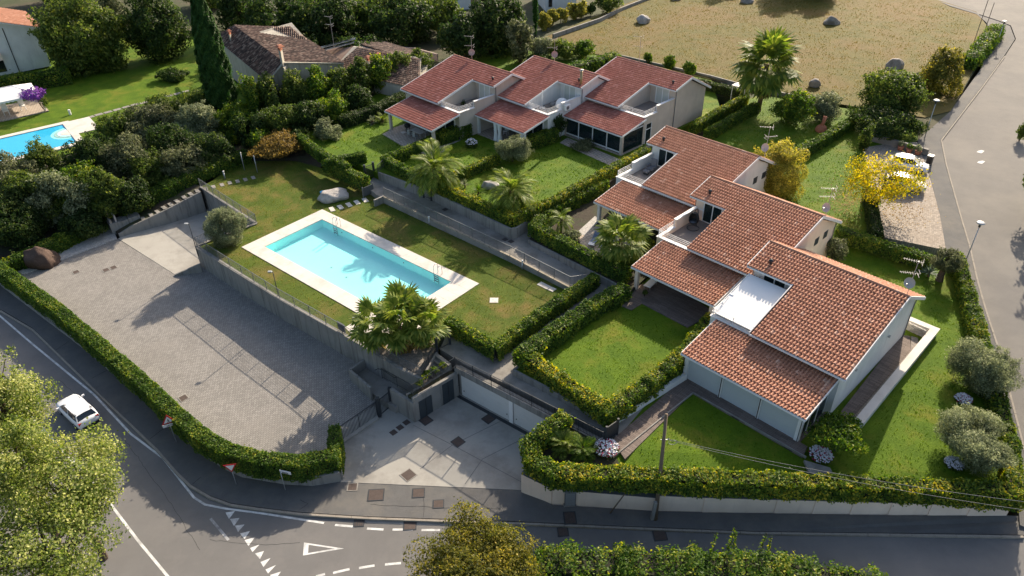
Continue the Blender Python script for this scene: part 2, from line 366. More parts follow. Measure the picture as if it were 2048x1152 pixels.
GRAVEL = mat('white_pebbles', (0.42, 0.40, 0.37), 0.85, 0.6, 6, 18, 1.0)
GRAVEL_G = mat('grey_pebbles', (0.25, 0.22, 0.19), 0.85, 0.7, 6, 20, 1.0)
COPING = mat('pool_coping_stone', (0.60, 0.56, 0.51), 0.8, 0.07, 0.8, 22, 0.1, dirt=(0.50, 0.46, 0.41), dscale=0.6)
POOLTILE = mat('aqua_pool_liner', (0.52, 0.87, 0.85), 0.5, 0.04, 0.5, 8)
WATER = mat_water('clear_pool_water', (0.74, 0.965, 0.965))
POOLBLUE = mat('blue_pool_liner', (0.05, 0.45, 0.72), 0.5, 0.05, 0.5, 8)
LINE = mat('road_paint', (0.62, 0.62, 0.60), 0.8, 0.2, 3.0, 25, dirt=(0.35, 0.35, 0.34), dscale=1.2)
LINE_OLD = mat('worn_road_paint', (0.40, 0.40, 0.40), 0.8, 0.3, 3.0, 20, dirt=(0.17, 0.17, 0.17), dscale=1.5)
RUST = mat('rusty_iron', (0.078, 0.058, 0.05), 0.8, 0.3, 4, 30, 0.4)
WHITE = mat_wall('white_render', (0.72, 0.71, 0.68), (0.55, 0.54, 0.51), 0.35)
BEIGE = mat_wall('beige_render', (0.56, 0.48, 0.40), (0.45, 0.38, 0.31), 0.35)
CREAM = mat_wall('cream_render', (0.84, 0.67, 0.53), (0.72, 0.57, 0.45), 0.35)
OLDWALL = mat_wall('old_render', (0.46, 0.42, 0.35), (0.24, 0.21, 0.16), 0.6)
TRIM = mat('white_paint', (0.76, 0.75, 0.73), 0.6, 0.05, 1.5, 10)
GREYMET = mat('grey_metal', (0.16, 0.17, 0.18), 0.5, 0.1, 2, 15, metal=0.4)
DARKMET = mat('anthracite_metal', (0.035, 0.04, 0.045), 0.45, 0.15, 2, 15)
DARKDOOR = mat('dark_door_paint', (0.045, 0.055, 0.062), 0.5, 0.1, 2, 15)
GALV = mat('galvanised_steel', (0.42, 0.43, 0.43), 0.45, 0.12, 2, 15, metal=0.5)
STEEL = mat('polished_steel', (0.6, 0.6, 0.6), 0.2, 0.05, metal=1.0)
WOODPOLE = mat('weathered_pole_wood', (0.17, 0.125, 0.085), 0.9, 0.3, 3, 20, 0.5, stretch=(4, 4, 0.4))
BARK = mat('bark', (0.085, 0.062, 0.045), 0.95, 0.35, 4, 14, 0.7, stretch=(3, 3, 0.7))
BARKP = mat('palm_bark', (0.13, 0.085, 0.055), 0.95, 0.4, 5, 18, 0.8, stretch=(1, 1, 4))
GARAGE = mat('white_garage_panel', (0.62, 0.61, 0.58), 0.6, 0.05, 1.0, 12)
AWNING = mat('white_canvas', (0.80, 0.79, 0.77), 0.75, 0.02, 0.4, 12)
GLASS = mat_glass('window_glass')
CURTAIN = mat('pale_curtain', (0.55, 0.56, 0.50), 0.9, 0.15, 6, 20, stretch=(6, 6, 0.3))
TILE_R = mat_tile('terracotta_orange', [(0.0, (0.37, 0.178, 0.11)), (0.12, (0.44, 0.215, 0.134)), (0.75, (0.50, 0.25, 0.158)), (0.95, (0.53, 0.27, 0.175)), (1.0, (0.62, 0.39, 0.28))])
TILE_L = mat_tile('terracotta_red', [(0.0, (0.31, 0.12, 0.09)), (0.15, (0.37, 0.145, 0.108)), (0.8, (0.43, 0.172, 0.13)), (1.0, (0.53, 0.26, 0.21))])
TILE_OLD = mat_tile('old_clay', [(0.0, (0.05, 0.036, 0.03)), (0.35, (0.11, 0.07, 0.055)), (0.7, (0.17, 0.10, 0.075)), (1.0, (0.33, 0.24, 0.18))])
ROCK = mat('grey_boulder_stone', (0.32, 0.28, 0.24), 0.9, 0.3, 1.5, 9, 0.7, dirt=(0.19, 0.17, 0.14), dscale=0.9)
ROCK_B = mat('brown_boulder_stone', (0.085, 0.055, 0.042), 0.9, 0.3, 1.5, 9, 0.8)
ROCK_W = mat('pale_boulder_stone', (0.42, 0.39, 0.36), 0.85, 0.2, 1.5, 12, 0.5, dirt=(0.22, 0.2, 0.18), dscale=1.2)
CAR_W = mat('white_car_paint', (0.72, 0.73, 0.75), 0.25, 0.02, spec=0.6)
BLACK = mat('black_plastic', (0.02, 0.02, 0.02), 0.5, 0.1)
RUBBER = mat('tyre_rubber', (0.018, 0.018, 0.018), 0.9, 0.1)
CARGLASS = mat('dark_car_glass', (0.015, 0.018, 0.022), 0.08, 0.02, spec=0.8)
RED = mat('red_sign_paint', (0.45, 0.02, 0.025), 0.5, 0.05)
SIGNW = mat('white_sign_face', (0.72, 0.72, 0.72), 0.5, 0.03)
FABRIC_G = mat('grey_fabric', (0.18, 0.18, 0.19), 0.9, 0.1)
FABRIC_B = mat('blue_grey_fabric', (0.16, 0.19, 0.26), 0.9, 0.1)
TERRACOTTA = mat('plain_terracotta', (0.42, 0.16, 0.09), 0.85, 0.15)
FL_W = mat('white_petals', (0.75, 0.72, 0.74), 0.7, 0.1); FL_R = mat('red_petals', (0.35, 0.02, 0.06), 0.7, 0.2)
FL_P = mat('purple_petals', (0.22, 0.05, 0.36), 0.7, 0.3)

LF_LAUREL = mat_leaf('laurel_leaf', [(0.0, (0.018, 0.04, 0.007)), (0.4, (0.042, 0.085, 0.012)), (0.72, (0.085, 0.14, 0.018)), (0.9, (0.15, 0.19, 0.025)), (1.0, (0.27, 0.27, 0.035))], 0.28, 0.4, 0.4)
LF_LAURELY = mat_leaf('yellowing_laurel_leaf', [(0.0, (0.022, 0.05, 0.008)), (0.4, (0.058, 0.105, 0.014)), (0.68, (0.115, 0.16, 0.02)), (0.88, (0.24, 0.25, 0.028)), (1.0, (0.46, 0.37, 0.04))], 0.3, 0.4, 0.4)
LF_DARK = mat_leaf('dark_evergreen_leaf', [(0.0, (0.010, 0.02, 0.006)), (0.45, (0.022, 0.042, 0.011)), (0.8, (0.042, 0.068, 0.016)), (1.0, (0.085, 0.105, 0.024))], 0.22, 0.45)
LF_MID = mat_leaf('mid_green_leaf', [(0.0, (0.022, 0.04, 0.009)), (0.45, (0.05, 0.08, 0.017)), (0.8, (0.095, 0.125, 0.026)), (1.0, (0.17, 0.19, 0.04))], 0.28, 0.45)
LF_OLIVE = mat_leaf('olive_leaf', [(0.0, (0.05, 0.06, 0.034)), (0.45, (0.125, 0.145, 0.075)), (0.8, (0.21, 0.23, 0.125)), (1.0, (0.32, 0.34, 0.20))], 0.22, 0.5)
LF_OLIVED = mat_leaf('dull_olive_leaf', [(0.0, (0.028, 0.036, 0.016)), (0.45, (0.062, 0.075, 0.034)), (0.8, (0.11, 0.12, 0.06)), (1.0, (0.18, 0.185, 0.10))], 0.22, 0.5)
LF_POPLAR = mat_leaf('poplar_leaf', [(0.0, (0.04, 0.065, 0.014)), (0.4, (0.10, 0.14, 0.028)), (0.7, (0.18, 0.21, 0.045)), (1.0, (0.40, 0.40, 0.16))], 0.3, 0.35, 0.6)
LF_YELLOW = mat_leaf('autumn_yellow_leaf', [(0.0, (0.07, 0.09, 0.014)), (0.4, (0.17, 0.17, 0.018)), (0.75, (0.36, 0.28, 0.026)), (1.0, (0.52, 0.40, 0.05))], 0.35, 0.5)
LF_GOLD = mat_leaf('golden_green_leaf', [(0.0, (0.06, 0.07, 0.014)), (0.4, (0.15, 0.155, 0.03)), (0.75, (0.29, 0.26, 0.05)), (1.0, (0.46, 0.38, 0.08))], 0.28, 0.5)
LF_CYP = mat_leaf('cypress_leaf', [(0.0, (0.010, 0.03, 0.007)), (0.5, (0.022, 0.062, 0.012)), (1.0, (0.05, 0.10, 0.02))], 0.2, 0.55)
LF_OCHRE = mat_leaf('olive_yellow_leaf', [(0.0, (0.028, 0.036, 0.009)), (0.4, (0.075, 0.082, 0.016)), (0.75, (0.15, 0.14, 0.028)), (1.0, (0.30, 0.24, 0.045))], 0.28, 0.5)
LF_RUST = mat_leaf('russet_leaf', [(0.0, (0.06, 0.045, 0.014)), (0.5, (0.14, 0.10, 0.03)), (1.0, (0.26, 0.18, 0.06))], 0.28, 0.5)
LF_PALM = mat_leaf('palm_frond', [(0.0, (0.04, 0.072, 0.012)), (0.5, (0.10, 0.145, 0.024)), (1.0, (0.22, 0.24, 0.05))], 0.28, 0.4, 0.5)
LF_PALMD = mat_leaf('dry_palm_frond', [(0.0, (0.10, 0.075, 0.03)), (0.5, (0.20, 0.15, 0.06)), (1.0, (0.30, 0.24, 0.10))], 0.2, 0.6)
LF_AGAVE = mat_leaf('blue_green_leaf', [(0.0, (0.06, 0.09, 0.07)), (1.0, (0.15, 0.20, 0.15))], 0.15, 0.5)
LF_LITTER = mat_leaf('fallen_leaf', [(0.0, (0.11, 0.06, 0.02)), (0.5, (0.22, 0.13, 0.035)), (1.0, (0.38, 0.25, 0.06))], 0.1, 0.7)

# ------------------------------------------------------------------ ground, roads, gardens
b = MB(); b.poly([(-900, -300, -8), (900, -300, -8), (900, 900, -8), (-900, 900, -8)]); g = b.build('ground', ROUGH); g['kind'] = 'structure'
o = patch('far_ground', [(-3000, -300, 1.3), (-900, 40, 1.3), (430, 62, 1.3), (520, 190, 1.3), (700, 215, 1.3), (1420, 190, 1.3), (1870, 225, 1.3), (1975, 55, 1.3), (1880, 0, 1.3), (1735, -58, 1.3), (2700, -63, 1.3), (4500, -100, 1.3)], ROUGH, -8)
ROADZ = -3.0
KERBLINE = [(-700, 100), (-250, 420), (0, 621), (65, 659), (198, 789), (262, 850), (314, 900), (352, 944), (380, 971), (419, 994), (460, 1009), (520, 1018), (605, 1028), (736, 1036), (880, 1041), (1050, 1047)]
road_pts = [(x, y, ROADZ) for x, y in KERBLINE] + [(1050, 1900, ROADZ), (-400, 1900, ROADZ), (-2200, 1500, ROADZ), (-2200, 200, ROADZ)]
road = patch('road', road_pts, A_ROAD, -4)
def rz(x): return float(np.interp(x, [1050, 1500, 2048, 2600], [-3.0, -2.4, -1.5, -1.2]))
kb2 = [(1050, 1047), (1288, 1057), (1520, 1066), (1780, 1069), (2048, 1073), (2400, 1080)]
low = patch('lower_road', [(x, y, rz(x)) for x, y in kb2] + [(2400, 1900, -1.6), (1500, 1900, -2.3), (1050, 1900, -3.0)], A_ROAD, -4)
# pavement (dark asphalt) along the bottom
SW_Z = -2.86
walk_in = [(-700, 60), (-250, 375), (0, 574), (78, 638), (229, 758), (346, 850), (362, 874), (445, 947), (520, 968), (565, 977), (626, 976), (681, 964), (860, 972), (1045, 980)]
patch('pavement', [((x + 22, y - 34, SW_Z) if x < 640 else (x, y - (14 if x < 700 else 0), SW_Z)) for x, y in walk_in] + [(1050, 1043, SW_Z)] + [(x, y - 3.5, SW_Z) for x, y in reversed(KERBLINE[:-1])], A_SIDE, -4)
sz = lambda x: rz(x) + 0.13
walk_in2 = [(1045, 980), (1106, 1010), (1317, 1022), (1500, 1026), (1800, 1031), (2014, 1031), (2200, 1036)]
patch('lower_pavement', [(x, y, sz(max(x, 1050))) for x, y in walk_in2] + [(2400, 1074, sz(2400))] + [(x, y - 3.5, sz(x)) for x, y in reversed(kb2[:-1])], A_SIDE, -4)
# right-hand lane climbing behind the villas
LANE_L = [(1720, -60, 1.7), (1869, 0, 1.7), (1901, 11, 1.7), (1955, 27, 1.65), (2000, 42, 1.65), (2022, 51, 1.62), (2032, 78, 1.58), (2010, 112, 1.5), (1960, 180, 1.4), (1883, 280, 1.1), (1893, 330, 0.9), (1909, 387, 0.7), (1924, 440, 0.5), (1939, 489, 0.3), (1955, 560, 0.1), (1972, 620, -0.1), (1995, 690, -0.35), (2024, 801, -0.75), (2052, 910, -1.1), (2075, 1074, -1.5)]
lane_pts = LANE_L + [(2700, 1074, -1.5), (2700, 500, 0), (2700, -60, 1.7)]
patch('side_road', lane_pts, A_LANE, -3)
patch('lane_pavement', [(1869, -2, 1.72), (1952, 22, 1.72), (1973, 45, 1.7), (1986, 75, 1.62), (1960, 140, 1.5), (1901, 222, 1.36), (1835, 281, 1.25), (1845, 310, 1.1), (1862, 360, 0.95), (1880, 430, 0.68), (1892, 500, 0.42), (1915, 530, 0.3), (1940, 600, 0.12), (1965, 680, -0.2), (1995, 800, -0.65), (2030, 920, -1.0), (2040, 1050, -1.36), (2073, 1062, -1.4), (2050, 908, -0.98), (2022, 800, -0.63), (1993, 690, -0.23), (1970, 620, 0.02), (1953, 560, 0.22), (1937, 489, 0.42), (1922, 440, 0.62), (1907, 387, 0.82), (1891, 330, 1.02), (1881, 280, 1.22), (1958, 180, 1.52), (2008, 112, 1.62), (2030, 78, 1.7), (2020, 52, 1.74), (1998, 43, 1.77), (1953, 28, 1.77), (1900, 12, 1.82)], A_SIDE, -3, sub=0)
# parking yard and drive
PK = [(52, 545, -2.2), (234, 477, -2.2), (349, 549, -2.22), (402, 531, -2.24), (560, 632, -2.2), (726, 724, -2.15), (697, 744, -2.3), (738, 782, -2.5), (755, 800, -2.7), (682, 884, -2.82), (676, 960, -2.82), (566, 966, -2.78), (481, 948, -2.7), (413, 912, -2.62), (328, 832, -2.55), (170, 697, -2.4), (0, 565, -2.2), (-60, 520, -2.2)]
patch('parking_yard', PK, PAVER, None, sub=4)
patch('parking_bed', [(52, 545, -2.56), (234, 477, -2.56), (349, 549, -2.58), (402, 533, -2.60), (726, 724, -2.52), (697, 744, -2.66), (738, 782, -2.86), (755, 800, -3.06), (690, 892, -3.19), (690, 964, -3.19), (560, 960, -3.19), (445, 930, -3.10), (340, 840, -2.95), (229, 740, -2.85), (60, 600, -2.75), (-100, 500, -2.75)], SOIL, -4)
patch('driveway', [(681, 964, -2.84), (676, 900, -2.84), (755, 800, -2.84), (800, 790, -2.84), (930, 770, -2.84), (1100, 870, -2.84), (1130, 930, -2.84), (1110, 985, -2.84), (1045, 980, -2.84)], CONC_DRIVE, -4)
patch('ramp', [(236, 477, -2.19), (350, 549, -2.2), (402, 532, -2.23), (470, 520, -2.4), (560, 480, -2.6), (440, 410, -2.6), (330, 430, -2.4)], CONC_DRIVE, -4)
patch('pebble_bed', [(47, 549, -2.12), (234, 477, -2.12), (225, 455, -2.1), (170, 455, -2.1), (110, 490, -2.1), (20, 535, -2.12)], GRAVEL, -3)
patch('stepping_strip', [(237, 468, -1.85), (262, 452, -1.45), (330, 420, -0.75), (401, 384, -0.02), (404, 372, 0.0), (380, 366, 0.0), (300, 405, -0.8), (232, 440, -1.7), (226, 458, -1.9)], SOIL, -4)
patch('planting_bank', [(-900, 900, -2.3), (-100, 600, -2.3), (20, 535, -2.2), (110, 490, -2.15), (170, 455, -2.1), (226, 456, -2.0), (300, 404, -0.85), (380, 365, -0.05), (470, 330, 0.0), (590, 322, 0.0), (640, 335, 0.0), (700, 300, 0.9), (770, 235, 1.2), (700, 200, 1.0), (520, 190, 0.3), (440, 250, 0.2), (200, 290, 0.2), (0, 330, 0.2), (-900, 560, 0.2)], SOIL, None, sub=2)
patch('neighbour_lawn', [(-900, 565, 0.22), (0, 335, 0.22), (200, 295, 0.22), (440, 255, 0.22), (560, 200, 0.22), (520, 150, 0.22), (450, 50, 0.22), (-900, 30, 0.22)], LAWN_GREEN, -3)
# pool lawn with the notch over the ramp
PA, PB, PC = G(483, 494.8, 0), G(644.5, 419.3, 0), G(958.3, 567.8, 0); PD = PA + PC - PB     # outer corners of the pool coping
lawn = MB()
for tail in ([PC, PB, PA], None):
    if tail: ring = [G(x, y, 0) for x, y in ((450, 471), (513, 447), (401, 374), (420, 364), (480, 322), (590, 320), (640, 335), (757, 390), (1020, 516), (1140, 579))] + tail
    else: ring = [G(450, 471, 0), PA, PD, PC] + [G(x, y, 0) for x, y in ((1140, 579), (1195, 552), (1200, 566), (990, 708), (896, 652), (876, 690), (800, 735), (721, 690), (392, 494))]
    lawn.prism(ring, -4)
n = len(GT_V); GT_V.extend([Vector(v) for v in lawn.v]); GT_F.extend([tuple(i + n for i in f) for f in lawn.f])
lawn.build('pool_lawn', LAWN_POOL)['kind'] = 'structure'
patch('walkway', [(730, 372, .62), (757, 392, .62), (1020, 516, 0.48), (1140, 579, 0.3), (1190, 575, 0.12), (990, 720, 0.0), (895, 664, 0.0), (880, 698, 0.0), (926, 727, 0.0), (1236, 874, 0.0), (1300, 850, 0.0), (1500, 700, 0.0), (1330, 400, 0.4), (1330, 300, 0.8), (1250, 300, 0.9), (1020, 420, 0.5), (780, 320, .62)], CONC_PATH, -2.7)
# stepped gardens of the villas
patch('upper_garden', [(605, 268, 1.45), (640, 300, 1.4), (700, 322, 1.4), (757, 346, 1.5), (864, 385, 1.5), (1024, 459, 1.5), (1034, 455, 1.5), (1160, 365, 1.5), (1310, 285, 1.5), (1440, 215, 1.5), (1420, 150, 1.5), (1230, 105, 1.5), (1000, 100, 1.5), (830, 150, 1.5), (700, 215, 1.45)], LAWN_GREEN, -0.5)
patch('palm_garden', [(1056, 479, 0.75), (1228, 566, 0.75), (1256, 588, 0.7), (1330, 520, 0.7), (1600, 420, 0.7), (1420, 250, 0.75), (1310, 290, 0.75), (1200, 375, 0.75), (1130, 425, 0.75)], SOIL, -0.5)
patch('middle_garden', [(1027, 740, 0.45), (1219, 841, 0.45), (1372, 747, 0.45), (1560, 640, 0.45), (1560, 520, 0.45), (1330, 521, 0.45), (1256, 587, 0.45)], LAWN_GREEN, -0.5)
patch('corner_garden', [(1221, 893, 0.03), (1300, 800, 0.03), (1450, 690, 0.03), (1600, 560, 0.05), (1700, 470, 0.2), (1912, 520, 0.2), (1960, 640, 0.0), (2000, 790, -0.2), (2030, 960, -0.35), (2018, 1003, -0.4), (1500, 985, -0.4), (1225, 965, -0.35)], LAWN_GREEN, -3.0)
patch('corner_bed', [(1222, 893, 0.02), (1120, 845, 0.02), (1075, 885, -0.3), (1052, 930, -0.6), (1108, 962, -0.55), (1226, 966, -0.36), (1240, 930, -0.1)], SOIL, -3.0)
patch('back_garden', [(1420, 270, 1.2), (1440, 215, 1.35), (1520, 190, 1.4), (1840, 240, 1.3), (1835, 282, 1.2), (1730, 300, 1.1), (1760, 395, 0.9), (1770, 470, 0.6), (1640, 490, 0.6), (1500, 400, 0.7)], LAWN_GREEN, -2.0)
patch('gravel_parking', [(1728, 290, 1.14), (1835, 284, 1.2), (1848, 320, 1.08), (1862, 362, 0.93), (1880, 430, 0.67), (1892, 500, 0.43), (1770, 475, 0.62), (1745, 390, 0.92)], PAVER2, -2)
patch('meadow', [(1080, 78, 1.6), (1290, -8, 1.8), (1500, -60, 1.9), (1800, -30, 1.8), (1869, -2, 1.76), (1952, 23, 1.74), (1971, 47, 1.7), (1984, 75, 1.65), (1901, 222, 1.45), (1850, 235, 1.45), (1660, 205, 1.5), (1420, 158, 1.6), (1220, 112, 1.6), (1130, 100, 1.6)], FIELD, None, sub=4)
patch('meadow_verge', [(1835, 283, 1.19), (1903, 221, 1.36), (1987, 74, 1.6), (1972, 47, 1.68), (1860, 228, 1.4), (1815, 238, 1.28)], ROUGH, -2)
finish_ground()

# kerbs: separate stones
def kerb(line, z, label, step=1.0, w=0.16):
    P = [G(x, y, zz) for (x, y), zz in zip(line, z)]
    root = MB(); n = 0
    r = thing('kerb', P[0], label, 'kerb'); r['kind'] = 'structure'; del r['label']; del r['category']
    for a, b in zip(P[:-1], P[1:]):
        L = (b - a).length; k = max(1, int(round(L / step)))
        for i in range(k):
            p, q = a.lerp(b, i / k), a.lerp(b, (i + 1) / k); d = (q - p).normalized() * 0.012
            m = MB().wallseg(p + d, q - d, w, p.z + rnd.uniform(-.008, .008), q.z + rnd.uniform(-.008, .008), p.z - .4, q.z - .4)
            m.build('kerb_stone', KERB, r)
kl = [p for p in KERBLINE if p[0] >= 0]
kerb(kl, [SW_Z + 0.012] * len(kl), '', 1.25)
kerb(kb2[:5], [sz(x) + 0.012 for x, y in kb2[:5]], '', 1.25)
kerb([(x, y) for x, y, z in LANE_L[7:]], [z + 0.14 for x, y, z in LANE_L[7:]], '', 1.5, 0.14)

# road markings: thin sheets of paint on the asphalt
def paint(name, pts, m=LINE, lift=0.005, z=ROADZ):
    return MB().poly([G(x, y, z + lift) for x, y in pts]).build(name, m, road)
def stripe(name, line, w, m=LINE, z=ROADZ, parent=None):
    P = [G(x, y, z + 0.005) for x, y in line]; b = MB(); L = []; R = []
    for i, p in enumerate(P):
        d = (P[min(i + 1, len(P) - 1)] - P[max(0, i - 1)]).normalized(); n = Vector((-d.y, d.x, 0)) * w / 2; L.append(p + n); R.append(p - n)
    for i in range(len(P) - 1): b.poly([R[i], R[i + 1], L[i + 1], L[i]])
    return b.build(name, m, parent or road)
stripe('edge_line', [(-300, 390), (0, 632), (65, 688), (188, 789), (262, 868), (326, 916), (388, 995), (410, 1009), (450, 1017), (520, 1026), (648, 1046)], 0.16)
stripe('centre_line', [(40, 810), (110, 885), (188, 968), (215, 1000), (276, 1081), (335, 1152), (420, 1260)], 0.17)
stripe('centre_dash', [(421, 1037), (457, 1080)], 0.17, LINE_OLD)
for q in [[(451, 1025), (470, 1022), (458, 1038)], [(460, 1038), (479, 1036), (468, 1052)], [(470, 1051), (489, 1049), (476, 1064)], [(480, 1067), (500, 1062), (489, 1078)], [(489, 1080), (509, 1075), (497, 1092)], [(500, 1096), (519, 1089), (505, 1104)], [(510, 1107), (528, 1102), (520, 1118)], [(521, 1124), (541, 1116), (527, 1134)], [(531, 1139), (552, 1130), (536, 1147)], [(540, 1150), (562, 1143), (548, 1163)]]:
    paint('give_way_tooth', q)
# large triangle on the lane: three bars
tri = [(608, 1085), (606, 1111), (688, 1097)]
a, bb, c = [G(x, y, ROADZ + .005) for x, y in tri]
cen = (a + bb + c) / 3
ia, ib, ic = [p + (cen - p) * 0.36 for p in (a, bb, c)]
tr = MB(); tr.poly([a, ia, ib, bb]); tr.poly([bb, ib, ic, c]); tr.poly([c, ic, ia, a]); tr.build('give_way_triangle', LINE, road)
for q in [[(670, 1050), (709, 1053)], [(734, 1057), (767, 1059)], [(785, 1059), (826, 1059)], [(843, 1060), (880, 1060)]]: stripe('lane_dash', q, 0.17)
for q in [[(666, 1146), (699, 1138)], [(718, 1136), (749, 1131)], [(770, 1129), (802, 1126)], [(632, 1153), (650, 1148)]]: stripe('lane_dash', q, 0.17)
patch('gutter_strip', [(720, 1038, ROADZ + .004), (880, 1043, ROADZ + .004), (1050, 1049, ROADZ + .004), (1050, 1056, ROADZ + .004), (860, 1051, ROADZ + .004), (735, 1046, ROADZ + .004)], CONC_PATH, -3.5)
for x, y in ((1961, 303), (1962, 324)):
    p = Hh(x, y); MB().box(p + Vector((0, 0, .006)), (1.0, 0.55, 0.006), EV, EU).build('road_patch', LINE, None)['kind'] = 'structure'
# joints saw-cut in the drive slab
drv = bpy.data.objects['driveway']
for q in [[(826, 850), (905, 890), (1045, 965)], [(905, 890), (1010, 838)], [(905, 890), (840, 938)], [(965, 918), (1100, 850)], [(965, 918), (930, 968)]]:
    stripe('expansion_joint', q, 0.05, A_ROAD, -2.84, drv)
# seams and cracks of the pavement
pvm = bpy.data.objects['pavement']
def crack(name, q, w=.03, z=SW_Z, jag=.05, parent=None):
    P = [G(x, y, z) for x, y in q]; pts = []
    for a, c in zip(P[:-1], P[1:]):
        k = max(2, int((c - a).length / .35))
        for j in range(k): p = a.lerp(c, j / k); pts.append(p + Vector((rnd.uniform(-jag, jag), rnd.uniform(-jag, jag), 0)))
    pts.append(P[-1]); b = MB()
    for i in range(len(pts) - 1):
        d = (pts[i + 1] - pts[i]).normalized(); n = Vector((-d.y, d.x, 0)) * w * .5; u_ = Vector((0, 0, .006)); b.poly([pts[i] - n + u_, pts[i + 1] - n * rnd.uniform(.5, 1.2) + u_, pts[i + 1] + n + u_, pts[i] + n + u_])
    return b.build(name, CRACK, parent or pvm)
CRACK = mat('crack_fill', (0.035, 0.034, 0.033), 0.95, 0.2)
for q in ([(112, 700), (137, 683)], [(183, 757), (215, 740)], [(385, 968), (402, 954)], [(300, 878), (330, 855)]): crack('pavement_seam', q, .04, jag=.01)
for q in ([(845, 995), (848, 1012), (846, 1035)], [(846, 1013), (900, 1016), (1000, 1017)], [(740, 1008), (790, 1012), (846, 1013)], [(600, 1000), (615, 1008), (598, 1020)]): crack('crack', q, .025)
for q in ([(250, 880), (330, 990), (400, 1100)], [(420, 1080), (520, 1090), (600, 1085)], [(120, 760), (200, 840), (230, 900)]): crack('crack', q, .02, ROADZ, parent=road)
# iron covers
def cover(px, py, w, h, label, frame=True, cells=0, rot=YAW, on=None):
    p = Hh(px, py) if on is None else G(px, py, on); ex = Vector((math.cos(rot), math.sin(rot), 0)); ey = Vector((-ex.y, ex.x, 0))
    r = thing('manhole_cover', p, label, 'manhole cover', 'iron covers in the paving')
    MB().box(p + Vector((0, 0, .008)), (w, h, .03), ex, ey).build('lid', RUST, r)
    f = MB()
    for s in (-1, 1):
        f.box(p + ey * s * (h / 2 + .035) + Vector((0, 0, .006)), (w + .14, .07, .034), ex, ey); f.box(p + ex * s * (w / 2 + .035) + Vector((0, 0, .006)), (.07, h, .034), ex, ey)
    if w > .5 or frame: f.build('frame', CONC_PATH if frame else DARKMET, r)
    if cells:
        g = MB()
        for i in range(cells):
            g.box(p + ex * (i - (cells - 1) / 2) * w / cells + Vector((0, 0, .028)), (w / cells * .35, h, .012), ex, ey)
        g.build('grate_bars', DARKMET, r)
cover(152, 544, .55, .5, 'rusty cover set alone near the brown boulder in the parking yard')
cover(212, 540, .6, .5, 'left one of the rusty pair of covers near the ramp foot')
cover(227, 535, .6, .5, 'right one of the rusty pair of covers near the ramp foot')
cover(367, 796, .6, .55, 'rusty cover beside the kerb hedge behind the pedestrian warning sign')
cover(787, 865, .48, .48, 'lowest of the three dark covers in a row on the drive', False)
cover(800, 855, .48, .48, 'middle one of the three dark covers in a row on the drive', False)
cover(813, 845, .48, .48, 'topmost of the three dark covers in a row on the drive', False)
cover(852, 841, .7, .7, 'dark cover in front of the smaller cellar door', False)
cover(916, 884, .7, .7, 'dark cover on the crossing of the drive joints', False)
cover(977, 838, .7, .7, 'dark cover in front of the white garage doors', False)
cover(817, 950, .8, .8, 'brown cover in the sunlit patch of the drive')
cover(705, 974, .6, .6, 'rusty cover at the kerb wall end of the pavement', True, 0, 0.05)
cover(752, 990, 1.0, .9, 'largest rusty cover on the pavement before the drive', False, 0, 0.05)
cover(837, 986, .75, .7, 'rusty square cover on the pavement right of the largest one', False, 0, 0.05)
cover(877, 1008, .65, .6, 'small brown cover nearest the gutter on the pavement', False, 0, 0.05)
cover(718, 1046, .6, .5, 'storm drain grate in the gutter below the pavement', False, 4, 0.05)
cover(820, 1050, .75, .7, 'rusty cover in the gutter beside the round tree top', False, 0, 0.05)
cover(1126, 1064, .6, .6, 'rusty cover in the gutter below the utility cabinet', False, 0, 0.05)
cover(1320, 1071, .75, .7, 'rusty cover in the gutter below the wooden pole', False, 0, 0.05)
cover(1140, 1036, .7, .9, 'brown cover in the pavement at the cabinet foot', False, 0, 0.05)
cover(1022, 483, .5, .5, 'dark grate on the walkway nearest the path junction', False, 3)
cover(1010, 479, .5, .5, 'dark grate on the walkway left of the path junction pair', False, 3)
cover(890, 419, .5, .5, 'small dark grate on the walkway below the garden gate posts', False, 3)
# ------------------------------------------------------------------ swimming pool
ex = (PC - PB).normalized(); ey = (PB - PA).normalized(); LX = (PC - PB).length; LY = (PB - PA).length
def PP(x, y, z=0.0): return PA + ex * x + ey * y + Vector((0, 0, z))           # pool frame: x along the pool, y away from the yard wall
def loc(p): d = p - PA; return d.dot(ex), d.dot(ey)
x0, y0 = loc(G(529.5, 493.7, 0)); x1, y1 = loc(G(903.6, 563.9, 0)); y0b = y1
_, y1 = loc(G(641.4, 437.8, 0))
pool = thing('swimming_pool', PA, 'long rectangular swimming pool with white stone coping and pale turquoise water in the lawn', 'swimming pool')
cp = MB()
slab = 1.27
def coprow(xa, xb, ya, yb, n, along):
    for i in range(n):
        if along: a0, a1, b0_, b1_ = xa + (xb - xa) * i / n + .006, xa + (xb - xa) * (i + 1) / n - .006, ya, yb
        else: a0, a1, b0_, b1_ = xa, xb, ya + (yb - ya) * i / n + .006, ya + (yb - ya) * (i + 1) / n - .006
        MB().box(PP((a0 + a1) / 2, (b0_ + b1_) / 2, 0.0), (a1 - a0, b1_ - b0_, .1), ex, ey).build('coping_slab', COPING, pool)
coprow(0, LX, y1, LY, 18, True); coprow(0, LX, 0, y0, 18, True)
coprow(0, x0, y0 + .006, y1 - .006, 6, False); coprow(x1, LX, y0 + .006, y1 - .006, 6, False)
PDp = -0.92
bs = MB()
q = [PP(x0, y0), PP(x1, y0), PP(x1, y1), PP(x0, y1)]; dn = Vector((0, 0, PDp))
bs.poly([p + dn for p in q])
for i in range(4):
    a, b2 = q[i], q[(i + 1) % 4]; bs.poly([a + Vector((0, 0, -.04)), b2 + Vector((0, 0, -.04)), b2 + dn, a + dn][::-1])
bs.build('basin', POOLTILE, pool)
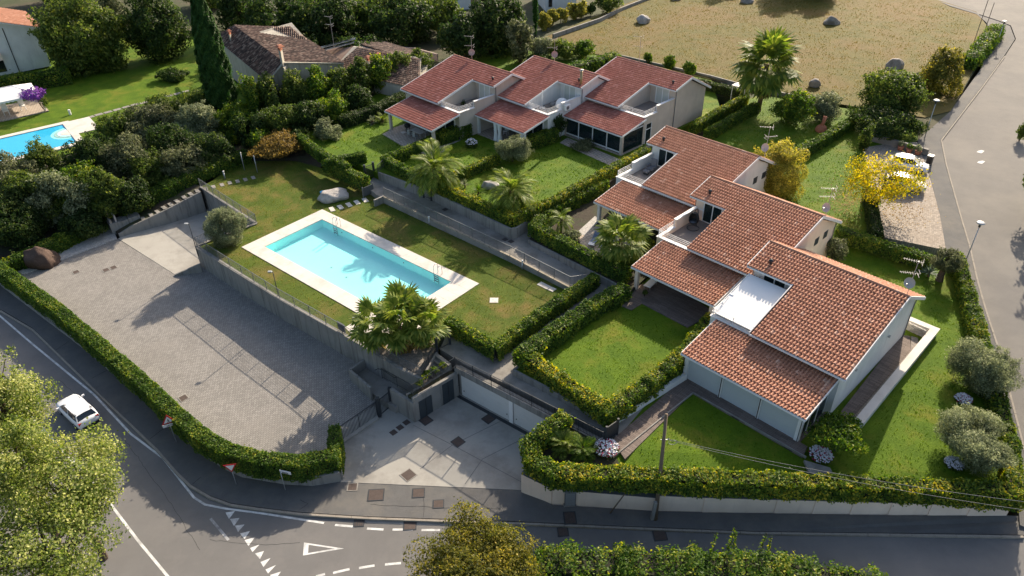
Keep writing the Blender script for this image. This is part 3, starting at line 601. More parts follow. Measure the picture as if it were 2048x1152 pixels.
MB().poly([p + Vector((0, 0, -.10)) for p in q]).build('water', WATER, pool)
for xx in (x0 + 3.2, x0 + 8.0, x0 + 12.5): MB().lathe(PP(xx, y1 - .02, -.42), [(0, .0), (.07, .0), (.07, .02), (0, .02)], 10, ax=-ey).build('jet_fitting', GREYMET, pool)
for xx, yy in ((x0 + 7, y0 + 2.6), (x0 + 9.5, y0 + 2.4)): MB().lathe(PP(xx, yy, PDp + .005), [(.11, 0), (.11, .02), (0, .02)], 12).build('floor_drain', GALV, pool)
def pool_ladder(px, py, label):
    c = G(px, py, 0.05); r = thing('pool_ladder', c, label, 'pool ladder', 'steel ladders of the swimming pool')
    for s in (-1, 1):
        pts = [c + ex * s * .27 + ey * .55, c + ex * s * .27 + ey * .55 + Vector((0, 0, .75))]
        for k in range(9):
            a = math.pi * k / 8; pts.append(c + ex * s * .27 + ey * (.28 + .27 * math.cos(a)) + Vector((0, 0, .75 + .27 * math.sin(a))))
        pts.append(c + ex * s * .27 + ey * .0 + Vector((0, 0, -.85)))
        MB().tube(pts, .028, 8).build('handrail', DARKMET if False else STEEL, r, True)
    for k in range(3):
        MB().box(c + Vector((0, 0, -.12 - .24 * k)) - ey * .03, (.5, .09, .035), ex, ey).build('rung', GREYMET, r)
pool_ladder(670, 455, 'far steel pool ladder near the sculpted boulder end')
pool_ladder(872, 551, 'near steel pool ladder at the palm end of the pool')
# pool terrace by the yard wall
patch('pool_terrace', [(690, 655, .03), (730, 630, .03), (850, 640, .03), (880, 668, .03), (868, 690, .03), (762, 712, .03), (722, 686, .03)], COPING, -.2, ground=False)

# ------------------------------------------------------------------ retaining walls with caps
def wall_line(name, pts, w, zt, zb, m, label, cat='wall', cap=None, capw=None, capm=None, joints=0, group=None):
    """pts: pixel corners at height zt (list); zb bottoms"""
    n = len(pts); zt = zt if isinstance(zt, (list, tuple)) else [zt] * n; zb = zb if isinstance(zb, (list, tuple)) else [zb] * n
    P = [G(x, y, z) for (x, y), z in zip(pts, zt)]
    r = thing(name, Vector((P[0].x, P[0].y, zb[0])), label, cat, group)
    bd = MB(); cb = MB(); jb = MB()
    for i in range(n - 1):
        e_ = .004 * (i % 2); bd.wallseg(P[i], P[i + 1], w - e_ * 2, zt[i] + e_, zt[i + 1] + e_, zb[i], zb[i + 1])
        if cap:
            cb.wallseg(P[i], P[i + 1], capw or w + .08, zt[i] + cap + e_, zt[i + 1] + cap + e_, zt[i] + .002 + e_, zt[i + 1] + .002 + e_)
        if joints:
            L = (P[i + 1] - P[i]).length; k = int(L / joints); d = (P[i + 1] - P[i]).normalized()
            for j in range(1, k):
                p = P[i].lerp(P[i + 1], j / k); z1_ = p.z - .02; z0_ = zb[i] + (zb[i + 1] - zb[i]) * j / k
                jb.box(Vector((p.x, p.y, (z1_ + z0_) / 2)), (.03, w + .012, abs(z1_ - z0_)), d.normalized(), None, None) if False else jb.wallseg(p - Vector((d.x, d.y, 0)) * .012, p + Vector((d.x, d.y, 0)) * .012, w + .012, z1_, z1_, z0_, z0_)
    bd.build('wall_body', m, r)
    if cap: cb.build('cap', capm or m, r)
    if joints: jb.build('formwork_joints', DARKDOOR if False else BARK, r)
    return r
wall_line('retaining_wall', [(392.6, 493.5), (560, 598), (721.5, 689), (800, 736), (842, 757)], .26, 0.06, [-3, -3, -3, -3, -3], CONC_WALL, 'long streaked concrete retaining wall between the pool lawn and the parking yard', cap=.07, joints=2.4)
wall_line('retaining_wall', [(401, 374), (513, 447)], .22, 0.06, -3, CONC_WALL, 'concrete wall across the end of the sunken ramp', cap=.06, joints=2.4)
wall_line('retaining_wall', [(513, 447), (470, 463), (414, 484), (392, 494)], .2, 0.06, -3, CONC_WALL, 'short concrete wall on the near side of the sunken ramp beside the olive tree', cap=.06)
wall_line('retaining_wall', [(237, 468), (262, 452), (330, 420), (401, 383)], .2, [-1.8, -1.4, -.7, .03], -3, CONC_WALL, 'concrete wall rising along the far side of the ramp below the stepping slabs', joints=2.2)
wall_line('ramp_wall', [(349, 549), (400, 527)], .22, [-2.1, -1.25], -3, CONC_WALL, 'low sloping concrete wall beside the foot of the ramp')
wall_line('lawn_wall', [(766, 392), (1020, 511), (1140, 574), (1172, 570)], .22, [.78, .62, .45, .35], -.3, mat_wall('stained_lawn_wall', (0.33, 0.29, 0.23), (0.10, 0.095, 0.08), .5), 'low stained wall along the pool lawn under the walkway railing', joints=2.6)
wall_line('garden_wall', [(757, 344), (864, 383), (1022, 457), (1033, 455)], .2, [1.62, 1.62, 1.62, 1.62], .2, CONC_WALL, 'grey concrete retaining wall below the hedges of the upper gardens', joints=2.6)
wall_line('garden_wall', [(1033, 455), (1165, 362), (1300, 288)], .2, [1.62, 1.62, 1.62], .2, CONC_WALL, 'concrete retaining wall along the side path of the upper gardens')
wall_line('garden_wall', [(1057, 479), (1228, 565), (1256, 586)], .18, [.85, .85, .82], -.2, CONC_WALL, 'low concrete wall below the hedge of the palm garden')
wall_line('garden_wall', [(1256, 587), (1027, 739), (1219, 840)], .2, [.55, .55, .55], -.2, CONC_WALL, 'low concrete wall under the hedge of the square middle lawn', joints=2.6)
wall_line('garden_wall', [(1220, 841), (1372, 746)], .3, [.62, .62], -.1, WHITE, 'low white wall between the plank path and the middle lawn hedge')
wall_line('hedge_wall', [(893, 655), (989, 711), (1192, 563)], .2, [.3, .3, .42], -.4, CONC_WALL, 'low stained wall under the corner hedge at the end of the pool lawn', joints=2.4)
wall_line('white_wall', [(1044, 945), (1105, 975), (1317, 993)], .25, [-.98, -1.3, -1.2], [-3, -3, -2.7], CREAM, 'cream rendered street wall bending round the drive entrance', cap=.05, capm=GREYMET)
pw = [(1318, 988), (1410, 992), (1555, 996), (1632, 998), (1708, 1000), (1785, 1002), (1865, 1004), (1944, 1006), (2022, 1008)]
sw = thing('white_wall', Hh(1320, 1022), 'long cream rendered street wall with stepped coping along the lower pavement', 'wall')
bd = MB(); cb = MB()
for i in range(len(pw) - 1):
    zt = -1.02 + .62 * (i + .5) / 8; a, b2 = G(*pw[i], zt), G(*pw[i + 1], zt)
    bd.wallseg(a, b2, .25, zt, zt, -3, -3); cb.wallseg(a, b2, .34, zt + .06, zt + .06, zt + .002, zt + .002)
bd.build('wall_body', CREAM, sw); cb.build('coping', GREYMET, sw)
# street wall of the parking hedge
wall_line('street_wall', [(-60, 512), (0, 559), (170, 687), (328, 823), (362, 854), (413, 899), (445, 920), (481, 936), (566, 950), (623, 953), (679, 944)], .2, -1.98, -3.1, CONC_WALL, 'low grey street wall under the long hedge of the parking yard', cap=.05)
wall_line('gate_pier', [(681, 944), (678, 884)], .2, -2.1, -3, CONC_WALL, 'short concrete wall closing the yard hedge beside the sliding gate')

# garage block under the walkway
gw = thing('garage_block', UV(*[0, 0, 0]) if False else G(918, 790, -2.84), 'concrete garage front with white sectional doors below the walkway', 'garage')
ga, gb = G(911.3, 735.5, 0), G(1225, 899, 0)
gd = (gb - ga).normalized(); gn = Vector((gd.y, -gd.x, 0))                       # gn points to the drive
if gn.dot(G(1000, 900, -2.8) - ga) < 0: gn = -gn
GL = (gb - ga).length
w = MB(); w.box(ga + gd * GL / 2 + gn * -.15 + Vector((0, 0, -.24)), (GL + .3, .32, .56), gd, gn); w.box(ga + gd * GL / 2 + gn * -.4 + Vector((0, 0, -1.6)), (GL, .3, 3.0), gd, gn); w.build('wall_body', CONC_WALL, gw)
dl = 4.85
for i in range(3):
    s = .35 + i * (dl + .42)
    d = MB()
    for k in range(5): d.box(ga + gd * (s + dl / 2) + gn * -.2 + Vector((0, 0, -2.84 + .24 + k * .43)), (dl, .06, .42), gd, gn)
    dr = d.build('garage_door', GARAGE, gw)
    hb = MB(); 
    for e in (.25, dl - .25): hb.lathe(ga + gd * (s + e) + gn * -.16 + Vector((0, 0, -2.25)), [(.05, 0), (.05, .03), (0, .03)], 8, ax=gn)
    hb.build('handle', BLACK, dr)
    if i < 3: MB().box(ga + gd * (s + dl + .21) + gn * -.14 + Vector((0, 0, -1.68)), (.36, .16, 2.3), gd, gn).build('door_jamb', TRIM, gw)
MB().box(ga + gd * GL / 2 + gn * .12 + Vector((0, 0, -2.835)), (GL, .3, .02), gd, gn).build('drain_channel', DARKMET, gw)
# side wing with two dark cellar doors, planter trough and stairs
pa, pb = G(911, 735, 0), G(826.5, 789, -0.35)
fa, fb = G(918.5, 790.8, -2.84), G(832, 843.5, -2.84)
wd = (fb - fa).normalized(); wn = Vector((wd.y, -wd.x, 0))
if wn.dot(G(950, 900, -2.84) - fa) < 0: wn = -wn
WL = (fb - fa).length
wing = thing('cellar_wing', fa, 'concrete wing with two dark cellar doors and a planted top beside the garage', 'cellar wall')
up = Vector((0, 0, 1))
w = MB(); w.box(fa + wd * WL / 2 - wn * .12 + up * 1.15, (WL, .24, 2.5), wd, wn)
fc = G(787, 814, -2.8); rd = (fc - fb).normalized(); RL = (fc - fb).length; rn = Vector((rd.y, -rd.x, 0))
w.box(fb + rd * RL / 2 + up * .95 - wd * .0, (RL, .24, 2.1), rd, rn)
w.build('wall_body', CONC_WALL, wing)
for s0, s1, h, nm in ((WL * .12, WL * .37, 2.05, 'larger'), (WL * .62, WL * .90, 1.75, 'smaller')):
    d = MB().box(fa + wd * (s0 + s1) / 2 + wn * .02 + up * (h / 2 + .04), (s1 - s0, .06, h), wd, wn).build('cellar_door', DARKDOOR, wing)
    MB().box(fa + wd * (s0 + s1) / 2 + wn * .056 + up * (h / 2 + .04), (.03, .02, h), wd, wn).build('door_seam', BLACK, d)
trough = MB(); trough.box(fa + wd * WL * .5 - wn * .85 + up * 2.05, (WL, .16, .5), wd, wn); trough.build('planter_edge', CONC_WALL, wing)
MB().box(fa + wd * WL * .5 - wn * .5 + up * 2.1, (WL - .1, .58, .3), wd, wn).build('planter_soil', SOIL, wing)
# landing and steps from the yard gate up to the pool
land = MB(); land.prism([G(x, y, -2.2) for x, y in ((738, 782), (700, 748), (728, 728), (820, 765), (845, 790), (790, 815), (765, 800))], -3); 
lo = land.build('landing', CONC_PATH); lo['kind'] = 'structure'
st = thing('staircase', G(830, 770, -1.6), 'concrete steps climbing from the yard gate to the pool walkway', 'stairs')
A0, A1 = G(822, 776, -1.8), G(852, 792, -1.8); B0, B1 = G(872, 704, 0), G(903, 728, 0)
for i in range(9):
    t0, t1 = i / 9, (i + 1) / 9; z = -1.95 + .217 * (i + 1)
    p = [A0.lerp(B0, t0), A1.lerp(B1, t0), A1.lerp(B1, t1), A0.lerp(B0, t1)]
    MB().prism([Vector((q.x, q.y, z)) for q in p], -2.9).build('step', CONC_PATH, st)
# palm planter corner
wall_line('planter_wall', [(842, 757), (873, 702)], .22, 0.0, -2.9, CONC_WALL, 'concrete wall of the palm bed beside the stairs')
patch('palm_bed', [(735, 695, .06), (800, 660, .06), (850, 655, .06), (872, 695, .06), (842, 750, .06), (800, 730, .06)], GRAVEL_G, -.3, ground=False)
# sunken meter nook with dark door
nook = thing('meter_nook', G(735, 722, -2.3), 'low walled nook with a dark grey door in the yard retaining wall', 'wall')
w = MB(); n1, n2, n3 = G(727, 719, -1.3), G(699, 739, -1.3), G(741, 775, -1.3)
w.wallseg(n1, n2, .2, -1.3, -1.3, -3, -3); w.wallseg(n2, n3, .2, -1.3, -1.3, -3, -3); w.build('wall_body', CONC_WALL, nook)
dd = (G(800, 736, 0) - G(721.5, 689, 0)).normalized(); dnv = Vector((dd.y, -dd.x, 0))
if dnv.dot(G(600, 750, 0) - G(721, 689, 0)) < 0: dnv = -dnv
dc = G(738, 698.5, 0)
MB().box(Vector((dc.x, dc.y, -1.3)) + dnv * .15, (1.35, .06, 2.1), dd, dnv).build('door', DARKDOOR, nook)
hr = thing('handrail', G(790, 760, -1.2), 'dark bent handrail on the wall beside the yard stairs', 'handrail')
hp = [G(752, 739, -.9), G(758, 736, -.85), G(768, 738, -.9), G(791, 754, -1.0), G(812, 750, -.75)]
MB().tube([p + dnv * .12 for p in hp], .035, 8).build('rail', DARKMET, hr, True)
hb = MB()
for p in (hp[0], hp[3], hp[4]): hb.bar(p + dnv * .12, p + dnv * -.05, .03, .03)
hb.build('bracket', DARKMET, hr)
b = MB()
# ------------------------------------------------------------------ railings and gates
def railing(pts, zs, h, label, post=2.0, bars=.12, m=GREYMET, group='railings round the pool terraces', mesh=False, cat='railing', barr=.013):
    P = [G(x, y, z) for (x, y), z in zip(pts, zs if isinstance(zs, (list, tuple)) else [zs] * len(pts))]
    r = thing('railing', P[0], label, cat, group); up = Vector((0, 0, 1)); bm_ = MB(); rl = MB()
    for i in range(len(P) - 1):
        a, b2 = P[i], P[i + 1]; L = (b2 - a).length; k = max(1, int(round(L / post)))
        for j in range(k + (1 if i == len(P) - 2 else 0)):
            p = a.lerp(b2, j / k); MB().bar(p - up * .05, p + up * (h + .04), .05, .05).build('post', m, r)
        rl.bar(a + up * h, b2 + up * h, .045, .035); rl.bar(a + up * .1, b2 + up * .1, .035, .025)
        if mesh:
            for q in range(1, 7): rl.bar(a + up * (.1 + (h - .1) * q / 7), b2 + up * (.1 + (h - .1) * q / 7), .01, .01)
        nb = int(L / bars)
        for j in range(1, nb):
            p = a.lerp(b2, j / nb); bm_.bar(p + up * .1, p + up * h, barr * 2, barr * 2)
    rl.build('rail', m, r)
    if bm_.v: bm_.build('bars', m, r, kind='stuff')
    return r
railing([(394, 491), (560, 596), (720, 687), (800, 733), (842, 755)], .12, 1.0, 'thin mesh railing on top of the yard retaining wall', 2.1, .16, mesh=True, barr=.005)
railing([(401, 373), (513, 445), (500, 452)], .1, 1.0, 'thin railing round the far end of the sunken ramp', 1.6, .14, mesh=True, barr=.005)
railing([(394, 492), (414, 483)], .1, 1.0, 'short railing return at the corner lamp above the ramp', 1.5, .14)
railing([(768, 391), (1020, 510), (1140, 572), (1174, 567)], [.82, .66, .48, .4], 1.0, 'grey bar railing along the walkway above the pool lawn', 1.75, .13)
railing([(911, 735), (1020, 790), (1205, 886)], .06, 1.05, 'dark bar railing above the white garage doors', 1.9, .12, DARKMET)
railing([(911, 735), (868, 762), (826, 789)], [.05, -.2, -.35], 1.0, 'dark bar railing behind the plants over the cellar doors', 1.8, .12, DARKMET)
railing([(826, 789), (795, 772), (765, 756)], [-.4, -.6, -.9], 1.0, 'dark bar railing beside the yard stairs', 1.8, .12, DARKMET)
railing([(842, 755), (873, 703)], .04, .95, 'dark bar railing along the palm bed above the stairs', 1.6, .12, DARKMET)
railing([(893, 658), (989, 713), (1192, 566)], [.35, .35, .45], .8, 'thin mesh fence on the outer side of the corner hedge', 2.2, .2, DARKMET, mesh=True, barr=.004, cat='fence')
railing([(756, 345), (780, 322)], 1.6, .9, 'short railing by the upper garden gate', 1.5, .13, DARKMET)
def gate(a, b, z, h, label, posts=.14, gap=.0, m=DARKMET, bars=.12, ph=None, solid=False, za=None):
    A, B = G(*a, z if za is None else za), G(*b, z); up = Vector((0, 0, 1)); d = (B - A).normalized(); L = (B - A).length
    r = thing('gate', A, label, 'gate', 'dark metal gates'); ph = ph or h + .15
    for p in (A, B): MB().bar(p - up * .3, p + up * ph, posts, posts).build('gate_post', m, r)
    f = MB()
    for zz in (.1, h): f.bar(A + up * zz, B + up * zz, .06, .05)
    k = max(1, int(round(L / 2.2)))
    for j in range(1, k): f.bar(A.lerp(B, j / k) + up * .1, A.lerp(B, j / k) + up * (h + .02), .06, .06)
    f.build('gate_frame', m, r)
    g = MB(); nb = int(L / bars)
    for j in range(1, nb): g.bar(A.lerp(B, j / nb) + up * .1, A.lerp(B, j / nb) + up * h, .034, .034)
    g.build('bars', DARKMET, r, kind='stuff')
    if solid:
        MB().bar(A.lerp(B, .03) + up * h * .55, A.lerp(B, .97) + up * h * .55, .03, h * .85).build('panel', m, r)
    return r
gate((683, 884), (757, 832), -2.83, 1.55, 'long sliding bar gate between the parking yard and the drive', .12, ph=1.62)
gate((760, 832), (784, 812), -2.8, 1.6, 'small bar gate with thick dark posts at the corner of the yard', .26, ph=1.95)
gate((874, 702), (900, 688), 0.0, 1.15, 'small bar gate with dark posts beside the big fan palm', .2, ph=1.4)
gate((727, 395), (748, 386), .1, 1.1, 'grey panelled gate at the lawn end of the slab path', .1, m=GREYMET, solid=True)
gate((732, 358), (749, 352), .75, 1.5, 'dark gate posts at the upper garden entrance behind the hedge', .24, ph=1.75)
gate((848, 394), (863, 400), .62, 1.1, 'dark gate posts in the garden wall below the feather palm', .2, ph=1.35)
gate((1211, 884), (1234, 868), .02, 1.35, 'dark panelled gate at the start of the plank path', .14, solid=True)
wall_line('gate_wall', [(748, 400), (768, 391)], .2, [.8, .8], -.2, CONC_WALL, 'small concrete wall beside the lawn gate')

# ------------------------------------------------------------------ villas
TILE_W, TILE_L_ = 0.255, 0.405
PROF = [(0.0, -.02), (.03, .06), (.085, .095), (.14, .06), (.17, -.02), (.255, -.02)]
def tile_quads(o, du, dv, up, fac=1.0):
    """curved tile: o lower-left corner, du along the eave, dv up the slope"""
    vs = []; fs = []
    jit = rnd.uniform(-.006, .006)
    n = len(PROF)
    for x, h in PROF: vs.append(o + du * x * fac - dv * .03 + up * (h + .085 + jit))
    for x, h in PROF: vs.append(o + du * x * fac + dv * .43 + up * (h + .002 + jit))
    for x, h in PROF: vs.append(o + du * x * fac - dv * .03 + up * (h - .03))
    for i in range(n - 1): fs.append((i, i + 1, n + i + 1, n + i)); fs.append((2 * n + i, 2 * n + i + 1, i + 1, i))
    return vs, fs
TILE_MESH = {}
def tile_roof(parent, O, du, dv, up, W_, L_, m, keep=None, singles=0, name='roof_tile', tw=TILE_W, tl=TILE_L_):
    """lay tiles over W_ x L_; nearest `singles` tiles become parts of their own"""
    nc = int(W_ / tw); nrw = int(math.ceil(L_ / tl)); fac = W_ / nc / .255; cells = []
    for j in range(nrw):
        for i in range(nc):
            cx, cy = (i + .5) * W_ / nc, min((j + .5) * tl, L_ - .1)
            if keep is None or keep(cx, cy): cells.append((i, j, O + du * (i * W_ / nc) + dv * min(j * tl, L_ - tl)))
    cells.sort(key=lambda c: (c[2] - CAMLOC).length)
    if singles:
        key = (m.name, round(fac, 3))
        meshes = []
        for q in range(3):
            vs, fs = tile_quads(Vector((0, 0, 0)), Vector((1, 0, 0)), Vector((0, 1, 0)), Vector((0, 0, 1)), fac)
            me = bpy.data.meshes.new(name); me.from_pydata([tuple(v) for v in vs], [], fs); me.materials.append(m); meshes.append(me)
        R = Matrix((du, dv, up)).transposed().to_4x4(); base = BASE[parent.name]
        for i, j, p in cells[:singles]:
            o = bpy.data.objects.new(name, rnd.choice(meshes)); link(o, parent); T = R.copy(); T.translation = p - base; o.matrix_local = T
    b = MB()
    for i, j, p in cells[singles:]: b.add(*tile_quads(p, du, dv, up, fac))
    if b.v: b.build(name + 's' if singles else 'roof_tiles', m, parent, kind='stuff')
def slab(b, O, du, dv, up, x0_, x1_, y0_, y1_, t, mi=0):
    p = [O + du * x0_ + dv * y0_, O + du * x1_ + dv * y0_, O + du * x1_ + dv * y1_, O + du * x0_ + dv * y1_]
    vs = [q - up * t for q in p] + p
    b.add(vs, [(0, 3, 2, 1), (4, 5, 6, 7), (0, 1, 5, 4), (1, 2, 6, 5), (2, 3, 7, 6), (3, 0, 4, 7)], mi)

def villa(ut, dr, Wd, ve, g, cs, vs0, vs1, label, wallm, tilem, ver='open', singles=0, railm=TRIM, last=False, awn=False, dv_ridge=9.15, cut=5.9):
    """ut: terrace-side roof edge; dr=+1: terrace on the low-u side; s runs from that edge"""
    def X(s, t, z): return UV(ut + dr * s, ve + t, z + g)
    r = thing('villa', X(Wd / 2, 6, 0), label, 'house', 'terraced villas round the pool')
    ES = EU * dr; up = Vector((0, 0, 1))
    zE, zR, zB = 3.9, 6.2, 3.85; tB = 13.7; tR = dv_ridge
    sf = (zR - zE) / tR; sb = (zR - zB) / (tB - tR)
    DV = Vector((EV.x, EV.y, sf)).normalized(); DB = Vector((-EV.x, -EV.y, sb)).normalized()
    NU = Vector((-EV.x * sf, -EV.y * sf, 1)).normalized(); NB_ = Vector((EV.x * sb, EV.y * sb, 1)).normalized()
    LF, LB = math.hypot(tR, zR - zE), math.hypot(tB - tR, zR - zB); cf = LF / tR
    # walls
    fl = 2.95                                                                 # terrace floor
    far = Wd - (.45 if last else .3)
    prof = [(.45, -.8), (.45, zE - .12), (tR, zR - .3), (tB - .5, zB + .02), (tB - .5, -.8)]
    b = MB()
    def extr(s0, s1, pr):
        n = len(pr); vs = [X(s0, t, z) for t, z in pr] + [X(s1, t, z) for t, z in pr]
        fs = [tuple(range(n)), tuple(range(2 * n - 1, n - 1, -1))] + [(i, i + n, (i + 1) % n + n, (i + 1) % n) for i in range(n)]
        if dr > 0: fs = [f[::-1] for f in fs]
        b.add(vs, fs)
    extr(cs + .05, far, prof)
    zc = zE + sf * (cut + .55) - .3
    extr(.4, cs + .04, [(cut + .55, -.8), (cut + .55, zc), (tR, zR - .3), (tB - .5, zB + .02), (tB - .5, -.8)])
    extr(.4, cs + .04, [(.45, -.8), (.45, fl), (cut + .54, fl), (cut + .54, -.8)])
    body = b.build('wall', wallm, r)
    # terrace: floor, parapet, railing, french door
    q = MB(); q.prism([X(.62, .66, fl + .02), X(cs, .66, fl + .02), X(cs, cut + .5, fl + .02), X(.62, cut + .5, fl + .02)], g + fl - .05); q.build('terrace_floor', TERR, r)
    q = MB()
    def bx(s0, s1, t0, t1, z0, z1): q.box(X((s0 + s1) / 2, (t0 + t1) / 2, (z0 + z1) / 2), (abs(s1 - s0), abs(t1 - t0), abs(z1 - z0)), EU, EV)
    lowz, highz = fl + .45, fl + 1.22
    bx(.4, cs, .45, .66, fl, lowz); bx(.4, .62, .66, 3.0, fl, lowz); bx(.4, .62, 3.0, cut + .5, fl, highz)
    q.build('parapet', wallm, r)
    q = MB(); bx(.34, cs, .39, .72, lowz, lowz + .05); bx(.34, .68, .72, 3.0, lowz, lowz + .05); bx(.34, .68, 2.97, cut + .5, highz, highz + .05); q.build('parapet_cap', TRIM, r)
    q = MB()
    for zz in (lowz + .2, lowz + .38, lowz + .56, lowz + .72):
        q.bar(X(.5, .55, zz), X(cs, .55, zz), .03, .03); q.bar(X(.5, .55, zz), X(.5, 3.0, zz), .03, .03)
    for s, t in ((.5, .55), (.5 + (cs - .5) * .5, .55), (cs - .05, .55), (.5, 1.8), (.5, 2.95)): q.bar(X(s, t, lowz), X(s, t, lowz + .75), .045, .045)
    q.build('terrace_railing', railm, r)
    q = MB(); dz = fl + .04; w0, w1 = 1.3, 3.2
    for s in (w0, (w0 + w1) / 2, w1): bx(s - .05, s + .05, cut + .46, cut + .54, dz, dz + 2.05)
    bx(w0, w1, cut + .46, cut + .54, dz + 2.0, dz + 2.1); bx(w0, w1, cut + .46, cut + .54, dz, dz + .08)
    fr = q.build('french_door', TRIM, r)
    for s0, s1 in ((w0 + .05, (w0 + w1) / 2 - .05), ((w0 + w1) / 2 + .05, w1 - .05)):
        q = MB(); bx(s0, s1, cut + .49, cut + .52, dz + .08, dz + 2.0); q.build('pane', GLASS if dr > 0 else CURTAIN, fr)
    # roof deck, fascia
    O = X(0, 0, zE); k = MB()
    slab(k, O, ES, DV, NU, 0, Wd, cut * cf, LF, .16); slab(k, O, ES, DV, NU, cs, Wd, 0, cut * cf - .002, .16)
    OB = X(0, tB, zB); slab(k, OB, ES, DB, NB_, 0, Wd, 0, LB - .02, .16)
    k.build('roof', FELT, r)
    tile_roof(r, O + NU * .004, ES, DV, NU, Wd, LF - .05, tilem, lambda x, y: not (x < cs and y < cut * cf), singles)
    tile_roof(r, OB + ES * Wd + NB_ * .004, -ES, DB, NB_, Wd, LB - .05, tilem)
    rt = MB(); n = int(Wd / .38)
    for i in range(n):
        p = X((i + .5) * Wd / n, tR, zR + .02)
        rt.tube([p - ES * .21 + up * .03, p + ES * .2 + up * .05], [.125, .105], 7)
    rt.build('ridge_tiles', tilem, r, kind='stuff')
    # verge boards (bargeboards) and soffit blocks
    def verge(s, t0, t1, za, zb):
        a, c = X(s, t0, za), X(s, t1, zb); MB().bar(a, c, .07, .26).build('bargeboard', TRIM, r)
    verge(-.03, cut, tR, zE + sf * cut - .03, zR - .03); verge(Wd + .03, 0, tR, zE - .03, zR - .03); verge(cs - .035, 0, cut, zE - .03, zE + sf * cut - .03)
    verge(-.03, tR, tB, zR - .03, zB - .03); verge(Wd + .03, tR, tB, zR - .03, zB - .03)
    for a, c in ((X(cs, -.07, zE - .08), X(Wd + .06, -.07, zE - .08)), (X(0, cut - .07, zE + sf * cut - .08), X(cs, cut - .07, zE + sf * cut - .08)), (X(-.06, tB + .07, zB - .08), X(Wd + .06, tB + .07, zB - .08))): MB().bar(a, c, .12, .12).build('gutter', TRIM, r)
    dp = []; dp.append([X(Wd - .6, .0, zE - .1), X(Wd - .6, .38, zE - .4), X(Wd - .6, .38, 3.3)]); dp.append([X(far + .06, tB - .3, zB - .1), X(far + .06, tB - .6, zB - .5), X(far + .06, tB - .6, 0)])
    dp.append([X(.3, cut + .62, zE + sf * cut - .2), X(.3, cut + .62, -.2)])
    for q in dp: MB().tube(q, .045, 7).build('downpipe', GREYMET, r)
    for t in (1.2, 4.4, 7.6): MB().box(X(Wd - .2, t, zE + sf * t - .26), (.5, .14, .18), EU, EV).build('rafter_end', TRIM, r)
    # roof vent pipe
    p = X(1.4 if dr > 0 else 1.2, cut + 1.0, zE + sf * (cut + 1.0)); MB().lathe(p, [(.11, 0), (.11, .32), (.19, .34), (.19, .40), (.06, .52), (0, .52)], 10).build('roof_vent', DARKMET, r, True)
    # verandah
    z0, z1 = 2.5, 3.3; t0, t1 = -3.95, .45; sv = (z1 - z0) / (t1 - t0)
    D2 = Vector((EV.x, EV.y, sv)).normalized(); N2 = Vector((-EV.x * sv, -EV.y * sv, 1)).normalized(); L2 = math.hypot(t1 - t0, z1 - z0)
    OV = X(vs0, t0, z0); k = MB(); slab(k, OV, ES, D2, N2, 0, vs1 - vs0, 0, L2, .14); k.build('verandah_roof', FELT, r)
    tile_roof(r, OV + N2 * .004, ES, D2, N2, vs1 - vs0, L2 - .04, tilem)
    gt = MB(); gt.bar(X(vs0 - .04, t0 - .07, z0 - .07), X(vs1 + .04, t0 - .07, z0 - .07), .12, .12); gt.build('verandah_gutter', TRIM, r)
    for s in (vs0 - .03, vs1 + .03): MB().bar(X(s, t0, z0 - .03), X(s, t1, z1 - .03), .06, .2).build('verandah_bargeboard', TRIM, r)
    cols = [vs0 + .35, vs1 - .35]
    for s in cols: MB().box(X(s, t0 + .42, z0 / 2 - .05), (.32, .32, z0 - .1), EU, EV).build('verandah_column', wallm, r)
    q = MB(); bx(vs0 + .1, vs1 - .1, t0 + .1, t1, -.5, .03); q.build('verandah_floor', PAVE_BEIGE if ver != 'deck' and ver != 'panels' else DECK, r)
    # ground-floor glazing in the back of the verandah
    q = MB(); bx(vs0 + 1.0, vs1 - 1.0, .36, .44, .05, 2.25); q.build('garden_window', GLASS, r)
    q = MB()
    for i in range(5):
        s = vs0 + 1.0 + (vs1 - vs0 - 2) * i / 4; bx(s - .05, s + .05, .32, .45, .05, 2.3)
    bx(vs0 + .95, vs1 - .95, .32, .45, 2.25, 2.36); q.build('garden_window_frame', TRIM, r)
    if ver == 'panels':
        n = 3; wp = (vs1 - vs0 - .5) / n
        for i in range(n):
            s0 = vs0 + .25 + i * wp
            q = MB(); bx(s0 + .1, s0 + wp - .1, t0 + .40, t0 + .43, .05, z0 - .2); pnl = q.build('roller_blind', SCREEN, r)
            q = MB(); bx(s0 + wp - .02, s0 + wp + .02, t0 + .22, t0 + .5, .0, z0 - .12); q.build('panel_gap', BLACK, pnl)
            q = MB(); bx(s0, s0 + .09, t0 + .30, t0 + .44, .0, z0 - .1); bx(s0 + wp - .09, s0 + wp, t0 + .30, t0 + .44, .0, z0 - .1); bx(s0, s0 + wp, t0 + .30, t0 + .44, .0, .06); q.build('blind_frame', TRIM, pnl)
        q = MB(); bx(vs1 - .36, vs1 - .32, t0 + .5, .3, .1, 2.3); q.build('side_window', GLASS, r)
        q = MB()
        for t in (t0 + .5, t0 + 1.7, t0 + 2.9, .25): bx(vs1 - .4, vs1 - .29, t - .05, t + .05, 0, 2.45 + (t - t0) * sv - .3 + .1)
        bx(vs1 - .4, vs1 - .29, t0 + .5, .3, 2.2, 2.3); q.build('side_window_frame', TRIM, r)
        q = MB(); bx(vs0 + .32, vs0 + .38, t0 + .5, .3, .0, 2.3); q.build('side_panel', GARAGE, r)
